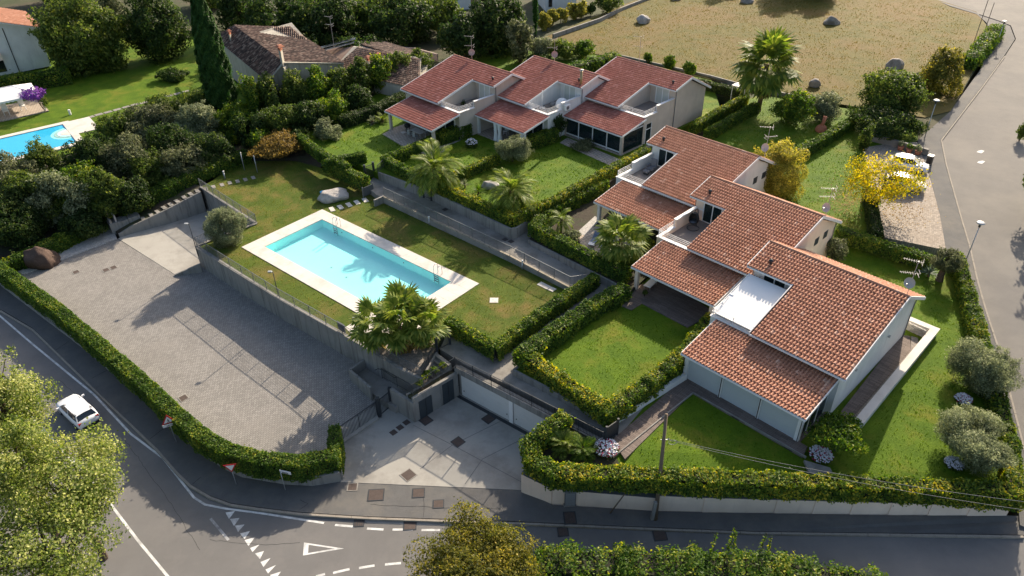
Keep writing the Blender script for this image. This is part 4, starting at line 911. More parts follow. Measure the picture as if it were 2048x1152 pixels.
    if ver == 'glazed':
        n = 4; wp = (vs1 - vs0 - .6) / n
        for i in range(n):
            s0 = vs0 + .3 + i * wp
            q = MB(); bx(s0 + .08, s0 + wp - .08, t0 + .36, t0 + .39, .35, z0 - .25); pnl = q.build('glass_panel', GLASS, r)
            q = MB(); bx(s0 - .02, s0 + .07, t0 + .32, t0 + .43, .05, z0 - .1); bx(s0, s0 + wp, t0 + .32, t0 + .43, .2, .34); bx(s0, s0 + wp, t0 + .32, t0 + .43, z0 - .25, z0 - .1); q.build('panel_frame', TRIM, pnl)
        for s in (vs0 + .35,):
            q = MB(); bx(s - .015, s + .015, t0 + .5, .4, .1, 2.4); q.build('glass_side', GLASS, r)
            q = MB(); bx(s - .05, s + .05, t0 + .5, .4, 2.38, 2.48); q.build('glass_side_frame', TRIM, r)
        q = MB(); bx(.34, .39, .9, 1.9, .05, 2.4); q.build('side_door', GLASS, r)
        q = MB(); bx(.30, .395, .82, .9, 0, 2.5); bx(.30, .395, 1.9, 1.98, 0, 2.5); bx(.30, .395, .9, 1.9, 1.75, 1.83); q.build('side_door_frame', TRIM, r)
    if ver == 'curtains':
        for s in (vs0 + .7, vs0 + (vs1 - vs0) * .52, vs0 + (vs1 - vs0) * .6):
            MB().lathe(X(s, t0 + .4, 0), [(.34, .05), (.2, 1.1), (.3, 2.3)], 9).build('curtain', AWNING, r, True)
    # small gable windows
    if not last or dr > 0:
        for t in (tB - 4.3, tB - 2.6):
            if ver == 'panels': break
            q = MB(); bx(far - .02, far + .03, t, t + .75, 3.0, 3.7); q.build('gable_window', DARKDOOR, r)
    if last:
        for t, z in ((3.0, 2.6), (8.8, 2.4)):
            q = MB(); bx(far, far + .16, t, t + .18, z, z + .14); q.build('wall_lamp', GALV, r)
    if awn:
        q = MB(); az = zE - .12; s0, s1 = .35, cs - .12
        a = [X(s0, .7, az - .1), X(s1, .7, az - .1), X(s1, cut - .1, az + 1.0), X(s0, cut - .1, az + 1.0)]
        q.add(a + [p - up * .03 for p in a], [(0, 1, 2, 3), (7, 6, 5, 4), (0, 4, 5, 1), (1, 5, 6, 2), (2, 6, 7, 3), (3, 7, 4, 0)])
        aw = q.build('awning', AWNING, r)
        q = MB(); q.bar(a[0], a[1], .09, .12); q.bar(a[1], a[2], .07, .1); q.bar(a[0], a[3], .07, .1); q.build('awning_frame', TRIM, aw)
    return r, X
SCREEN = mat('pale_screen_fabric', (0.44, 0.47, 0.47), 0.8, 0.06, 1.0, 20)
FELT = mat('roof_underlay', (0.07, 0.05, 0.042), 0.9, 0.2)
V = {}
V['R1'] = villa(-42.8, 1, 11.3, 55.5, .6, 4.0, 1.25, 9.8, 'orange roofed white villa with a grey armchair on its terrace', WHITE, TILE_R, 'open', 0)
V['R2'] = villa(-32.77, 1, 11.3, 48.95, .35, 3.95, 1.1, 9.4, 'orange roofed cream villa with a hanging egg chair on its terrace', CREAM, TILE_R, 'deck', 300)
V['R3'] = villa(-22.85, 1, 11.35, 42.55, 0, 4.0, .9, 10.8, 'nearest white villa with a white awning and closed white blinds', WHITE, TILE_R, 'panels', 300, last=True, awn=True)
V['L1'] = villa(-65.45, -1, 11.25, 54.35, 1.5, 3.85, .25, 9.55, 'red roofed beige villa with an open verandah, leftmost of the back row', BEIGE, TILE_L, 'open', 0)
V['L2'] = villa(-57.3, -1, 11.2, 61.35, 1.5, 3.85, .1, 8.8, 'red roofed white villa with a white dome tent on its terrace', WHITE, TILE_L, 'curtains', 0)
V['L3'] = villa(-48.45, -1, 11.8, 68.6, 1.5, 4.05, .1, 9.55, 'red roofed beige villa with a glazed verandah', BEIGE, TILE_L, 'glazed', 0, last=True)
# ------------------------------------------------------------------ foliage
def unit(n):
    v = nr.normal(size=(n, 3)); return v / np.linalg.norm(v, axis=1, keepdims=True)
def leaf_quads(P, Nrm, size, spread=0.8, asp=0.55, droop=0.0, upb=0.0):
    """one rhombic leaf at each point, roughly facing along Nrm"""
    n = len(P); sz = (size * nr.uniform(.65, 1.35, n))[:, None]
    nn = Nrm + spread * unit(n); nn[:, 2] += upb; nn /= np.linalg.norm(nn, axis=1, keepdims=True)
    a = np.cross(nn, unit(n)); a[:, 2] -= droop; a -= nn * (a * nn).sum(1, keepdims=True); a /= np.linalg.norm(a, axis=1, keepdims=True) + 1e-9
    b = np.cross(nn, a); h = sz * .5
    return np.stack([P - a * h, P - a * h * .05 + b * h * asp + nn * h * .12, P + a * h, P - a * h * .05 - b * h * asp + nn * h * .12], axis=1)
def limb_pts(a, b, sag=0.0, wob=.06, n=4):
    L = (b - a).length; out = []
    for i in range(n + 1):
        t = i / n; p = a.lerp(b, t) + Vector((rnd.uniform(-1, 1), rnd.uniform(-1, 1), 0)) * wob * L * math.sin(math.pi * t) + Vector((0, 0, sag * L * math.sin(math.pi * t))); out.append(p)
    return out
def crown_points(c, rx, rz, n, lobes, lobe_r, fill=.25, seedpow=1.0, flat=False):
    """leaf points on the shells of many lobes packed in an ellipsoid"""
    c = np.array(c); L = unit(lobes) * (nr.uniform(.25, 1, lobes) ** .5)[:, None]; sc = np.array([rx, rx, rz])
    LC = L * sc * (1 - lobe_r * .75); LR = lobe_r * nr.uniform(.7, 1.25, lobes)
    w = LR ** 2; w /= w.sum(); k = nr.choice(lobes, n, p=w); d = unit(n)
    rr = np.where(nr.uniform(size=n) < fill, nr.uniform(.3, 1, n), nr.normal(1, .07, n))
    P = LC[k] + d * (LR[k] * rr)[:, None] * sc
    # shoots: part of the leaves sit along twigs that stand out of the lobes
    ns = max(8, lobes * 7); sk_ = nr.integers(0, lobes, ns); sd_ = unit(ns); sd_[:, 2] = np.abs(sd_[:, 2]) * .9 + .12; sd_ /= np.linalg.norm(sd_, axis=1, keepdims=True); sl_ = nr.uniform(1.05, 1.6, ns)
    m_ = nr.uniform(size=n) < .34; idx = nr.integers(0, ns, n); tt = nr.uniform(.55, 1, n) * sl_[idx]
    Q_ = LC[sk_[idx]] + sd_[idx] * (LR[sk_[idx]] * tt)[:, None] * sc + nr.normal(0, .035, (n, 3)) * rx
    P = np.where(m_[:, None], Q_, P)
    # drop leaves buried deep inside the crown
    out = P / sc; rad = np.linalg.norm(out, axis=1); keep = rad > .42
    P = P[keep]; d = d[keep]; nrm = .6 * d + .6 * (P / sc) / (np.linalg.norm(P / sc, axis=1, keepdims=True) + 1e-6)
    return P + c, nrm, LC + c
def crown_at(px, py, wpx, hpx, z, hc):
    """crown centre on the site and its radii, from the size it has in the survey photograph"""
    c = G(px, py, z + hc); d = depth(c); r = wpx * .5 * d / FPX
    el = math.asin(min(1, abs((c - CAMLOC).normalized().z))); hh = hpx * .5 * d / FPX
    rz = math.sqrt(max((hh ** 2 - (r * math.sin(el)) ** 2), (.35 * r) ** 2 * math.cos(el) ** 2)) / math.cos(el)
    return c, r, rz
def tree(px, py, wpx, hpx, z, hc, m, label, cat='tree', name='tree', size=.3, k=2.6, lobes=26, lr=.36, trunk=.16, group=None, fill=.22, asp=.55, bark=BARK, spread=.8, upb=0.0, base=None, droop=0.0, limbs=6):
    c, r, rz = crown_at(px, py, wpx, hpx, z, hc)
    b0 = Vector((c.x, c.y, z)) if base is None else base
    t = thing(name, b0, label, cat, group)
    area = 4 * math.pi * ((r * r) ** .8 * 1 / 3 + 2 / 3 * (r * rz) ** .8) ** 1.25
    n = int(min(60000, max(500, k * area / (size * size * asp * .5))))
    P, Nn, LC = crown_points(c, r, rz, n, lobes, lr, fill)
    ok = P[:, 2] > z + .05; P, Nn = P[ok], Nn[ok]
    fast_quads('crown', leaf_quads(P, Nn, size, spread, asp, droop, upb), m, t)
    if trunk:
        mb = MB(); top = Vector((c.x, c.y, c.z + rz * .2)); pts = limb_pts(b0 - Vector((0, 0, .2)), top, 0, .05); mb.tube(pts, [trunk * (1.25 - .8 * i / 4) for i in range(5)], 8)
        mb.build('trunk', bark, t)
        lb = MB()
        for q in range(min(limbs, lobes)):
            e = Vector(LC[q]); s = pts[2].lerp(pts[4], rnd.uniform(-.3, .8)); lb.tube(limb_pts(s, e, .03, .08, 3), [trunk * .42, trunk * .32, trunk * .2, trunk * .08], 5)
        lb.build('limbs', bark, t, kind='stuff')
    return t
def shrub(px, py, wpx, hpx, z, m, label, size=.2, k=2.6, name='shrub', cat='shrub', hc=None, **kw):
    """bush standing on the ground: its crown reaches down to z"""
    c, r, rz = crown_at(px, py, wpx, hpx, z, .8)
    if hc is None:
        for _ in range(6): c, r, rz = crown_at(px, py, wpx, hpx, z, rz * .92)
        hc = rz * .92
    kw.setdefault('trunk', .06)
    return tree(px, py, wpx, hpx, z, hc, m, label, cat, name, size, k, **kw)
def hedge(pts, w, h, m, label, size=.17, k=2.3, zs=None, group='clipped hedges', wob=.07, name='hedge', cat='hedge', top=True, core=True, hs=None):
    """clipped hedge; pts are (px, py) along the middle of its top, zs ground heights"""
    zs = zs if isinstance(zs, (list, tuple)) else [zs] * len(pts)
    hs = hs or [h] * len(pts)
    P = [G(x, y, z + hh) for (x, y), z, hh in zip(pts, zs, hs)]
    r = thing(name, Vector((P[0].x, P[0].y, zs[0])), label, cat, group)
    Q = []; Nn = []; cb = MB()
    for i in range(len(P) - 1):
        a, b2 = P[i], P[i + 1]; d = Vector((b2.x - a.x, b2.y - a.y, 0)); L = d.length; d.normalize(); nv = np.array([-d.y, d.x, 0]); dn_ = np.array(d)
        h0, h1 = hs[i], hs[i + 1]; hm = max(h0, h1); per = 2 * hm + w
        n = int(k * L * per / (size * size * .55 * .5)); s = nr.uniform(-.5 * w / L if i == 0 else -.3 * w / L, 1 + (.5 * w / L if i == len(P) - 2 else .3 * w / L), n); q = nr.uniform(0, per, n)
        hh = h0 + (h1 - h0) * np.clip(s, 0, 1); topz = a.z + (b2.z - a.z) * s
        side = np.where(q < hm, -1, np.where(q < 2 * hm, 1, 0)); v = np.where(side == 0, 0, (q % hm) / hm)
        lat = np.where(side == 0, nr.uniform(-.5, .5, n) * w, side * w / 2); z = np.where(side == 0, topz, topz - hh * v)
        # rounded shoulders and an uneven clip
        lump = (1.3 * np.sin(s * L * 1.3 + 2 * i + np.sin(s * L * .7)) + np.sin(s * L * 3.7 + 1.3 * i + z * 3) + .8 * np.sin(z * 5 + s * L * 5.9)) * wob * .45 + nr.normal(0, wob * .5, n)
        sh = np.where(side != 0, np.clip(1 - (topz - z) / .18, 0, 1) * -.07, 0)
        x = np.array([a.x, a.y])[None, :] + (np.array([b2.x - a.x, b2.y - a.y])[None, :]) * s[:, None]
        lat2 = lat + np.where(side != 0, side * (lump + sh), 0); z2 = z + np.where(side == 0, lump - .06 * (np.abs(lat) / (w / 2)) ** 3 + np.where(nr.uniform(size=n) < .12, nr.exponential(.09, n), 0), 0)
        Q.append(np.stack([x[:, 0] + nv[0] * lat2, x[:, 1] + nv[1] * lat2, z2], 1))
        nn = np.where((side == 0)[:, None], np.array([0, 0, 1.0])[None, :], nv[None, :] * side[:, None] + np.array([0, 0, .35])[None, :]); Nn.append(nn)
        for e, sg in ((0, -1), (len(P) - 2, 1)):          # end faces
            if i == e:
                n2 = int(k * w * hm / (size * size * .55 * .5)); pp = a if sg < 0 else b2; h_ = h0 if sg < 0 else h1
                l = nr.uniform(-.5, .5, n2) * w; zz = pp.z - nr.uniform(0, 1, n2) * h_; off = .5 * w + nr.normal(0, wob, n2)
                Q.append(np.stack([pp.x + nv[0] * l + dn_[0] * sg * off, pp.y + nv[1] * l + dn_[1] * sg * off, zz], 1)); Nn.append(np.repeat((dn_ * sg)[None, :], n2, 0) + np.array([0, 0, .3]))
        A_, B_ = a - d * (w * .36 if i == 0 else 0), b2 + d * (w * .36 if i == len(P) - 2 else 0)
        cb.wallseg(A_, B_, w * .72, a.z - .12, b2.z - .12, a.z - h0 - .1, b2.z - h1 - .1)
    fast_quads('foliage', leaf_quads(np.concatenate(Q), np.concatenate(Nn), size, .75), m, r)
    if core: cb.build('twig_core', TWIG, r)
    return r
TWIG = mat('twig_mass', (0.018, 0.02, 0.01), 0.95, 0.4, 3, 12, 0.5)

# ---------------- palms
def frond_mesh(L, arch, n=30, w=.34, m=None, name='frond', tip=.1):
    """feather frond along +x: arching rachis with leaflets on both sides"""
    q = []; prev = None
    for i in range(n + 1):
        t = i / n; x = L * (t - .12 * t * t); z = arch[0] * L * t - arch[1] * L * t ** 2.1; q.append(Vector((x, 0, z)))
    V_ = []
    for i in range(n):
        a, b2 = q[i], q[i + 1]; e = .02 * (1 - i / n) + .006
        V_.append([a + Vector((0, -e, 0)), b2 + Vector((0, -e, 0)), b2 + Vector((0, e, 0)), a + Vector((0, e, 0))])
        t = i / n
        if t < .12: continue
        ll = w * L * math.sin(math.pi * min(1, .12 + t * .86)) ** .7
        for s in (-1, 1):
            d = (q[i + 1] - q[i]).normalized(); o = Vector((0, s, 0)) * .80 + d * .75 + Vector((0, 0, .32 - .45 * t + rnd.uniform(-.1, .1))); o.normalize()
            tp = a + o * ll - Vector((0, 0, ll * .18)); mid = a + o * ll * .45; ww = d * L / n * .72
            V_.append([a - ww * .4, mid - ww, tp, mid + ww])
    return np.array([[list(p) for p in f] for f in V_])
def fan_mesh(R, pet, n=22, droop=.25):
    """fan leaf along +x: petiole then a pleated round blade with drooping tips"""
    V_ = []; e = .022
    V_.append([Vector((0, -e, 0)), Vector((pet, -e, 0)), Vector((pet, e, 0)), Vector((0, e, 0))])
    for k in range(n):
        a = (k / (n - 1) - .5) * 2 * math.radians(138); d = Vector((math.cos(a), math.sin(a), .06 * (-1) ** k)); l = R * (1 - .28 * abs(a) / 2.6) * rnd.uniform(.9, 1.08)
        c = Vector((pet, 0, 0)); s = Vector((-d.y, d.x, 0)); mid = c + d * l * .55; tp = c + d * l - Vector((0, 0, droop * R)); ww = l * .11
        V_.append([c, mid - s * ww + Vector((0, 0, .02)), tp, mid + s * ww])
    return np.array([[list(p) for p in f] for f in V_])
def palm(base, H, label, kind, nf, L, m, trunk_r, spread=(70, -35), dry=0, name='palm_tree', cat='palm', lean=(0, 0), scale=1.0, arch=(.35, .75)):
    """kind 'feather' or 'fan'; fronds are parts sharing a few meshes"""
    t = thing(name, base, label, cat)
    top = base + Vector((lean[0], lean[1], H)); pts = limb_pts(base - Vector((0, 0, .2)), top, 0, .01, 8)
    mb = MB(); mb.tube(pts, [trunk_r * (1.15 if i == 0 else 1.0) * (1 + .06 * (-1) ** i) for i in range(9)], 10); 
    if kind == 'feather': mb.lathe(top - Vector((0, 0, .5)), [(trunk_r, 0), (trunk_r * 1.5, .25), (trunk_r * 1.3, .55), (.05, .75)], 10)
    mb.build('trunk', BARKP, t)
    def mk(mm, drx=False):
        V_ = frond_mesh(L * rnd.uniform(.9, 1.1), (arch[0] * rnd.uniform(.8, 1.2), arch[1] * rnd.uniform(.85, 1.2))) if kind == 'feather' else fan_mesh(L * .5 * rnd.uniform(.9, 1.1), L * .55 * rnd.uniform(.85, 1.15))
        n = len(V_); me = bpy.data.meshes.new('frond'); me.from_pydata(V_.reshape(-1, 3).tolist(), [], [tuple(range(4 * i, 4 * i + 4)) for i in range(n)]); me.materials.append(mm); return me
    ms = [mk(m) for _ in range(3)]; md = [mk(LF_PALMD) for _ in range(2)] if dry else []
    for i in range(nf + dry):
        dr_ = i >= nf; f = i / max(1, nf - 1); az = i * 2.39996 + rnd.uniform(-.2, .2)
        el = math.radians(spread[0] + (spread[1] - spread[0]) * f ** .85 + rnd.uniform(-8, 8)) if not dr_ else math.radians(rnd.uniform(-80, -55))
        o = bpy.data.objects.new('frond' if not dr_ else 'dry_frond', rnd.choice(md if dr_ else ms)); link(o, t)
        o.location = top - base + Vector((0, 0, -.35 * f if not dr_ else -rnd.uniform(.3, max(.4, min(H * .5, 2.2)))))
        o.rotation_euler = (rnd.uniform(-.3, .3), -el, az); s = rnd.uniform(.88, 1.1) * (.7 if dr_ else 1.0); o.scale = (s, s, s)
    return t
def cycad(base, label, n=30, L=1.1, m=None, name='cycad', cat='cycad', el=(75, 5), kind='feather', H=.35):
    return palm(base, H, label, kind, n, L, m or LF_PALM, .16, el, 0, name, cat, arch=(.1, .4))
def spiky(base, label, n=40, L=.7, m=None, name='yucca', cat='yucca', H=.3, w=.05):
    t = thing(name, base, label, cat); V_ = []
    mb = MB().tube([base - Vector((0, 0, .1)), base + Vector((0, 0, H))], .1, 7).build('stem', BARKP, t)
    c = np.array(base + Vector((0, 0, H)))
    for i in range(n):
        az = i * 2.4; el = math.radians(rnd.uniform(-5, 85)); d = np.array([math.cos(az) * math.cos(el), math.sin(az) * math.cos(el), math.sin(el)]); s = np.array([-math.sin(az), math.cos(az), 0]) * w; l = L * rnd.uniform(.8, 1.15)
        V_.append([c, c + d * l * .45 - s, c + d * l - np.array([0, 0, .08 * l]), c + d * l * .45 + s])
    fast_quads('leaves', np.array(V_), m or LF_AGAVE, t); return t
def flowers(px, py, wpx, hpx, label, mats, z=None, h=.45, n=260, name='flower_bed', cat='flowers'):
    p = Hh(px, py + hpx * .2) if z is None else G(px, py, z); r = wpx * .5 * depth(p) / FPX
    t = thing(name, p, label, cat)
    k = 900; a = nr.uniform(0, 6.28, k); rr = r * nr.uniform(0, 1, k) ** .5; P = np.stack([p.x + rr * np.cos(a), p.y + rr * np.sin(a), p.z + nr.uniform(.02, h, k) * (1 - .5 * (rr / r) ** 2)], 1)
    fast_quads('leaves', leaf_quads(P, np.tile([0, 0, 1.0], (k, 1)), .16), LF_MID, t)
    for m in mats:
        n = n if m is FL_W else n // 4
        a = nr.uniform(0, 6.28, n); rr = r * nr.uniform(0, 1, n) ** .5; P = np.stack([p.x + rr * np.cos(a), p.y + rr * np.sin(a), p.z + .04 + h * (1 - .5 * (rr / r) ** 2) + nr.uniform(-.1, .05, n)], 1)
        fast_quads('blossoms', leaf_quads(P, np.tile([0, -.4, 1.0], (n, 1)), .13, .4, .9), m, t)
    return t
def rock(px, py, wpx, label, m, sx=1.0, sy=.8, sz=.7, name='boulder', seed=0, z=None, rot=0.0, cut=1.0, group=None):
    """px, py: middle of the foot"""
    p = Hh(px, py) if z is None else G(px, py, z); r = wpx * .5 * depth(p) / FPX
    bm = bmesh.new(); bmesh.ops.create_icosphere(bm, subdivisions=4, radius=1); rg = np.random.default_rng(seed + 11); K = [(unit_v(rg), rg.uniform(.62, .95)) for _ in range(16)]
    for v in bm.verts:
        d = v.co.normalized(); s = 1.0
        for kd, kr in K:
            q = d.dot(kd)
            if q > .05: s = min(s, kr / q)
        v.co = d * s * (1 + .03 * math.sin(7 * d.x + 3 * d.z + seed) + .025 * math.sin(11 * d.y + 5 * d.x))
    c, s_ = math.cos(rot), math.sin(rot); vs = []
    for v in bm.verts:
        x, y, zz = v.co.x * sx * r, v.co.y * sy * r, max(-.35, min(v.co.z, cut)) * sz * r; vs.append((p.x + c * x - s_ * y, p.y + s_ * x + c * y, p.z + zz + sz * r * .25))
    fs = [tuple(v.index for v in f.verts) for f in bm.faces]; bm.free()
    o = MB().add(vs, fs).build(name, m, None, True); return tag(o, label, 'boulder', group)
def unit_v(rg):
    v = rg.normal(size=3); return Vector(v / np.linalg.norm(v))
# ------------------------------------------------------------------ hedges
hedge([(-40, 505), (15, 545), (57, 575), (110, 612), (200, 688), (300, 775), (352, 826), (400, 866), (450, 895), (520, 915), (600, 920), (655, 908)], 1.15, 1.55, LF_LAUREL, 'long bright green clipped hedge between the parking yard and the street', .16, zs=-2.15, k=2.4)
hedge([(668, 858), (668, 900)], .8, 2.1, LF_LAUREL, 'short hedge end beside the sliding gate post', .16, zs=-2.75)
hedge([(1120, 836), (1062, 880), (1066, 915), (1112, 940), (1250, 944), (1450, 953), (1650, 961), (1800, 966), (2015, 978)], 1.2, 1.25, LF_LAURELY, 'long yellowing laurel hedge on top of the cream street wall', .19, zs=[0, -.6, -.7, -.6, -.45, -.45, -.45, -.45, -.45], k=2.3, wob=.14)
hedge([(1916, 510), (1938, 580), (1960, 660), (1992, 770), (2022, 880), (2035, 980)], 1.1, 1.1, LF_LAURELY, 'yellow green laurel hedge along the lane beside the corner lawn', .19, zs=[.3, .15, -.05, -.3, -.5, -.45], wob=.12)
hedge([(1242, 575), (1180, 608), (1105, 660), (1050, 700)], 1.25, 1.35, LF_LAUREL, 'tall laurel hedge on the walkway side of the middle lawn', .19, zs=.45, wob=.13)
hedge([(1050, 704), (1120, 752), (1215, 815)], 1.1, 1.2, LF_LAURELY, 'front laurel hedge of the middle lawn with yellow leaves above the garages', .19, zs=.45, wob=.13)
hedge([(1222, 812), (1300, 760), (1370, 700), (1408, 655), (1425, 632)], 1.15, 1.25, LF_LAURELY, 'laurel hedge between the middle lawn and the nearest villa', .19, zs=.45, wob=.13)
hedge([(903, 640), (990, 690), (1085, 620), (1185, 553)], .95, 1.2, LF_LAUREL, 'angled laurel hedge at the end of the pool lawn', .18, zs=.2, wob=.1)
hedge([(1300, 483), (1240, 532)], .8, 1.0, LF_LAURELY, 'small hedge between the palm garden and the neighbouring villa roof', .18, zs=.75, wob=.1)
hedge([(1248, 535), (1190, 510), (1120, 475), (1068, 447), (1100, 415), (1150, 390), (1205, 362)], 1.0, 1.3, LF_LAUREL, 'dense hedge folded round the palm garden terrace', .18, zs=.75, wob=.1)
hedge([(1290, 298), (1200, 345), (1110, 395), (1025, 430), (950, 398), (878, 366)], .95, 1.15, LF_LAURELY, 'long hedge with yellow tips round the upper lawn of the glazed villa', .18, zs=1.5, wob=.09)
hedge([(874, 362), (930, 336), (990, 312)], .85, 1.1, LF_LAURELY, 'sunlit hedge dividing the two upper gardens', .18, zs=1.5)
hedge([(855, 355), (800, 330), (770, 312), (808, 298), (860, 275), (905, 255)], .95, 1.15, LF_LAUREL, 'hedge bent round the garden of the middle back villa', .18, zs=1.5)
hedge([(930, 248), (885, 262)], 1.2, 1.6, LF_LAUREL, 'dark clipped hedge block beside the left back verandah', .17, zs=1.5)
hedge([(1105, 258), (1062, 272)], 1.2, 1.6, LF_LAUREL, 'dark clipped hedge block between the two back verandahs', .17, zs=1.5)
hedge([(655, 320), (725, 352)], 1.0, 1.5, LF_LAUREL, 'clipped hedge by the lawn gate behind the sculpted boulder', .17, zs=.6)
hedge([(660, 318), (722, 305)], .9, 1.3, LF_LAUREL, 'short hedge arm beside the upper garden entrance', .17, zs=1.3)
hedge([(600, 270), (640, 300), (690, 328)], .9, 1.3, LF_LAUREL, 'hedge along the open lawn of the left villa', .17, zs=1.2)
hedge([(-40, 540), (40, 510), (120, 472), (205, 430)], 1.5, 1.3, LF_LAUREL, 'clipped hedge behind the brown boulder and the pebble bed', .2, zs=[-2.2, -2.2, -2.1, -2.0], wob=.12)
hedge([(250, 405), (330, 368), (410, 330), (480, 305)], 1.6, 1.4, LF_LAUREL, 'clipped hedge beside the stepping slab path', .2, zs=[-1.2, -.5, 0, 0], wob=.12)
hedge([(690, 232), (750, 212), (800, 190)], 1.5, 1.5, LF_DARK, 'lower dark hedge in front of the tall bay hedge', .2, zs=1.3, wob=.12)
hedge([(1392, 245), (1440, 218), (1488, 192)], 1.0, 1.3, LF_LAURELY, 'upper hedge strip beside the beige end wall', .2, zs=1.35)
hedge([(1420, 258), (1470, 230), (1510, 208)], 1.0, 1.3, LF_LAUREL, 'second hedge strip running to the fan palm', .2, zs=1.2)
hedge([(1598, 298), (1650, 270), (1700, 240)], 1.1, 1.3, LF_LAUREL, 'hedge in the back garden beside the round golden bush', .2, zs=1.1)
hedge([(1742, 380), (1748, 420), (1755, 458)], 1.0, 1.2, LF_DARK, 'dark hedge at the edge of the block paved parking', .2, zs=.85)
hedge([(1688, 458), (1740, 475), (1800, 495), (1850, 510)], 1.1, 1.2, LF_LAUREL, 'hedge between the paved parking and the corner lawn', .2, zs=[.6, .5, .4, .3])
hedge([(1945, 112), (1965, 88), (1985, 66), (1995, 52)], 2.0, 1.7, LF_LAUREL, 'bushy hedge along the meadow beside the far lane lamp', .28, zs=1.6, wob=.3)
hedge([(1240, 118), (1290, 132), (1330, 140)], 1.0, 1.1, LF_LAUREL, 'hedge along the meadow wall behind the roofs', .24, zs=1.5)
hedge([(1400, 160), (1450, 172), (1490, 182)], 1.0, 1.1, LF_DARK, 'dark hedge in front of the meadow wall near the fan palm', .24, zs=1.5)
hedge([(1105, 1122), (1250, 1124), (1400, 1132), (1560, 1138), (1740, 1168)], 2.0, 1.6, LF_LAUREL, 'rough hedge along the bottom edge of the picture beside the round tree', .2, zs=-2.4, wob=.42, k=2.2)
hedge([(-60, 160), (60, 148), (120, 138)], 1.8, 2.2, LF_LAUREL, 'hedge below the house with the pale balcony', .3, zs=.3, wob=.15)
hedge([(890, 55), (930, 48), (960, 50)], 1.8, 2.4, LF_MID, 'overgrown hedge below the white building at the top', .35, zs=1.3, wob=.3)
hedge([(1150, 130), (1190, 118), (1225, 110)], 1.8, 2.0, LF_LAUREL, 'broad dark hedge behind the middle back roof', .28, zs=1.45, wob=.25)
# tall unclipped bay hedge: plants one by one
for i, (x, y) in enumerate([(500, 195), (545, 188), (590, 180), (635, 172), (680, 163), (722, 152), (762, 143), (800, 132), (838, 122)]):
    shrub(x, y + 8, 62, 105 - i * 4, .3 + .12 * i, LF_MID if i % 3 else LF_LAUREL, ['tall bay shrub in the hedge row next to the cypress', 'tall bay shrub second from the cypress in the high hedge row', 'tall bay shrub third from the cypress in the high hedge row', 'tall bay shrub below the chimney gable of the farmhouse', 'tall bay shrub below the farmhouse eave', 'tall bay shrub below the twin chimneys of the low roof', 'tall bay shrub right of the twin chimneys', 'tall bay shrub below the corner of the low tiled roof', 'last tall bay shrub of the row beside the red roof'][i], .3, 2.4, 'bay_shrub', 'shrub', group='tall bay hedge row', lobes=30, lr=.3)

for x, y, w, h, z, m, l in ((508, 262, 84, 84, .2, LF_DARK, 'dark shrub below the tall bay hedge near the cypress foot'), (560, 248, 84, 84, .3, LF_MID, 'green shrub in front of the tall bay hedge, left of the small olive'), (612, 236, 80, 80, .5, LF_DARK, 'dark shrub in front of the tall bay hedge behind the small olive'), (664, 220, 76, 72, .7, LF_LAUREL, 'laurel shrub in front of the tall bay hedge above the small olive'), (590, 275, 60, 50, .3, LF_DARK, 'low dark shrub between the russet tree and the open lawn'), (715, 203, 70, 60, .9, LF_DARK, 'dark shrub at the left end of the lower dark hedge')):
    shrub(x, y, w, h, z, m, l, .26, 2.6, 'border_shrub', 'shrub', group='shrubs before the tall bay hedge', lobes=30, lr=.3)
# ------------------------------------------------------------------ trees and shrubs
g_ = 'trees and shrubs of the left planting belt'
belt = [  # px, py, w, h, z, material, label
    (30, 372, 140, 130, -.6, LF_OLIVED, 'dense grey green tree at the left edge below the turquoise neighbour pool'),
    (25, 440, 140, 130, -1.6, LF_DARK, 'dark evergreen shrub at the left edge above the pebble bed hedge'),
    (95, 345, 85, 120, -.5, LF_MID, 'yellow tipped tree in front of the neighbour pool steps'),
    (130, 405, 120, 120, -1.2, LF_OLIVE, 'silvery shrub above the brown boulder'),
    (195, 330, 110, 120, -.3, LF_DARK, 'dark tree left of the neighbour pool steps with glossy leaves'),
    (215, 395, 90, 110, -1.0, LF_MID, 'green shrub above the small stone fountain'),
    (262, 330, 110, 110, -.2, LF_OLIVED, 'olive green tree in the middle of the planting belt'),
    (300, 255, 120, 90, 0, LF_OLIVED, 'broad grey green bush beside the stepping stones of the neighbour lawn'),
    (345, 305, 100, 100, 0, LF_DARK, 'dark laurel tree behind the stepping slab hedge'),
    (235, 262, 90, 80, .1, LF_MID, 'small tree between the neighbour terrace and the belt'),
    (400, 262, 105, 100, 0, LF_OLIVE, 'silver leaved tree in the belt below the cypress'),
    (430, 310, 90, 80, 0, LF_DARK, 'dark shrub at the right end of the slab path hedge'),
    (470, 255, 80, 90, .2, LF_LAUREL, 'leafy laurel tree at the foot of the tall bay hedge'),
    (330, 225, 90, 70, .2, LF_MID, 'rounded shrub at the edge of the neighbour lawn'),
    (170, 445, 90, 60, -1.9, LF_DARK, 'low dark shrub behind the pebble bed'),
    (75, 400, 120, 110, -1.0, LF_MID, 'leafy shrub between the two silvery shrubs of the belt'),
    (160, 380, 110, 110, -.8, LF_LAUREL, 'laurel bush in the thick of the belt above the pebble bed'),
    (300, 345, 90, 90, -.3, LF_MID, 'green shrub just above the slab path hedge'),
    (370, 330, 90, 80, 0, LF_OLIVED, 'grey shrub behind the upper end of the slab path hedge'),
    (395, 215, 90, 70, .2, LF_MID, 'shrub at the foot of the tall cypress'),
    (265, 395, 80, 70, -.8, LF_DARK, 'dark shrub behind the lower end of the slab path hedge')]
for x, y, w, h, z, m, l in belt: tree(x, y, w * 1.12, h * 1.12, z, (1.9 if h > 100 else 1.3), m, l, 'tree', 'belt_tree', .24, 2.6, 40, .28, .1, g_)
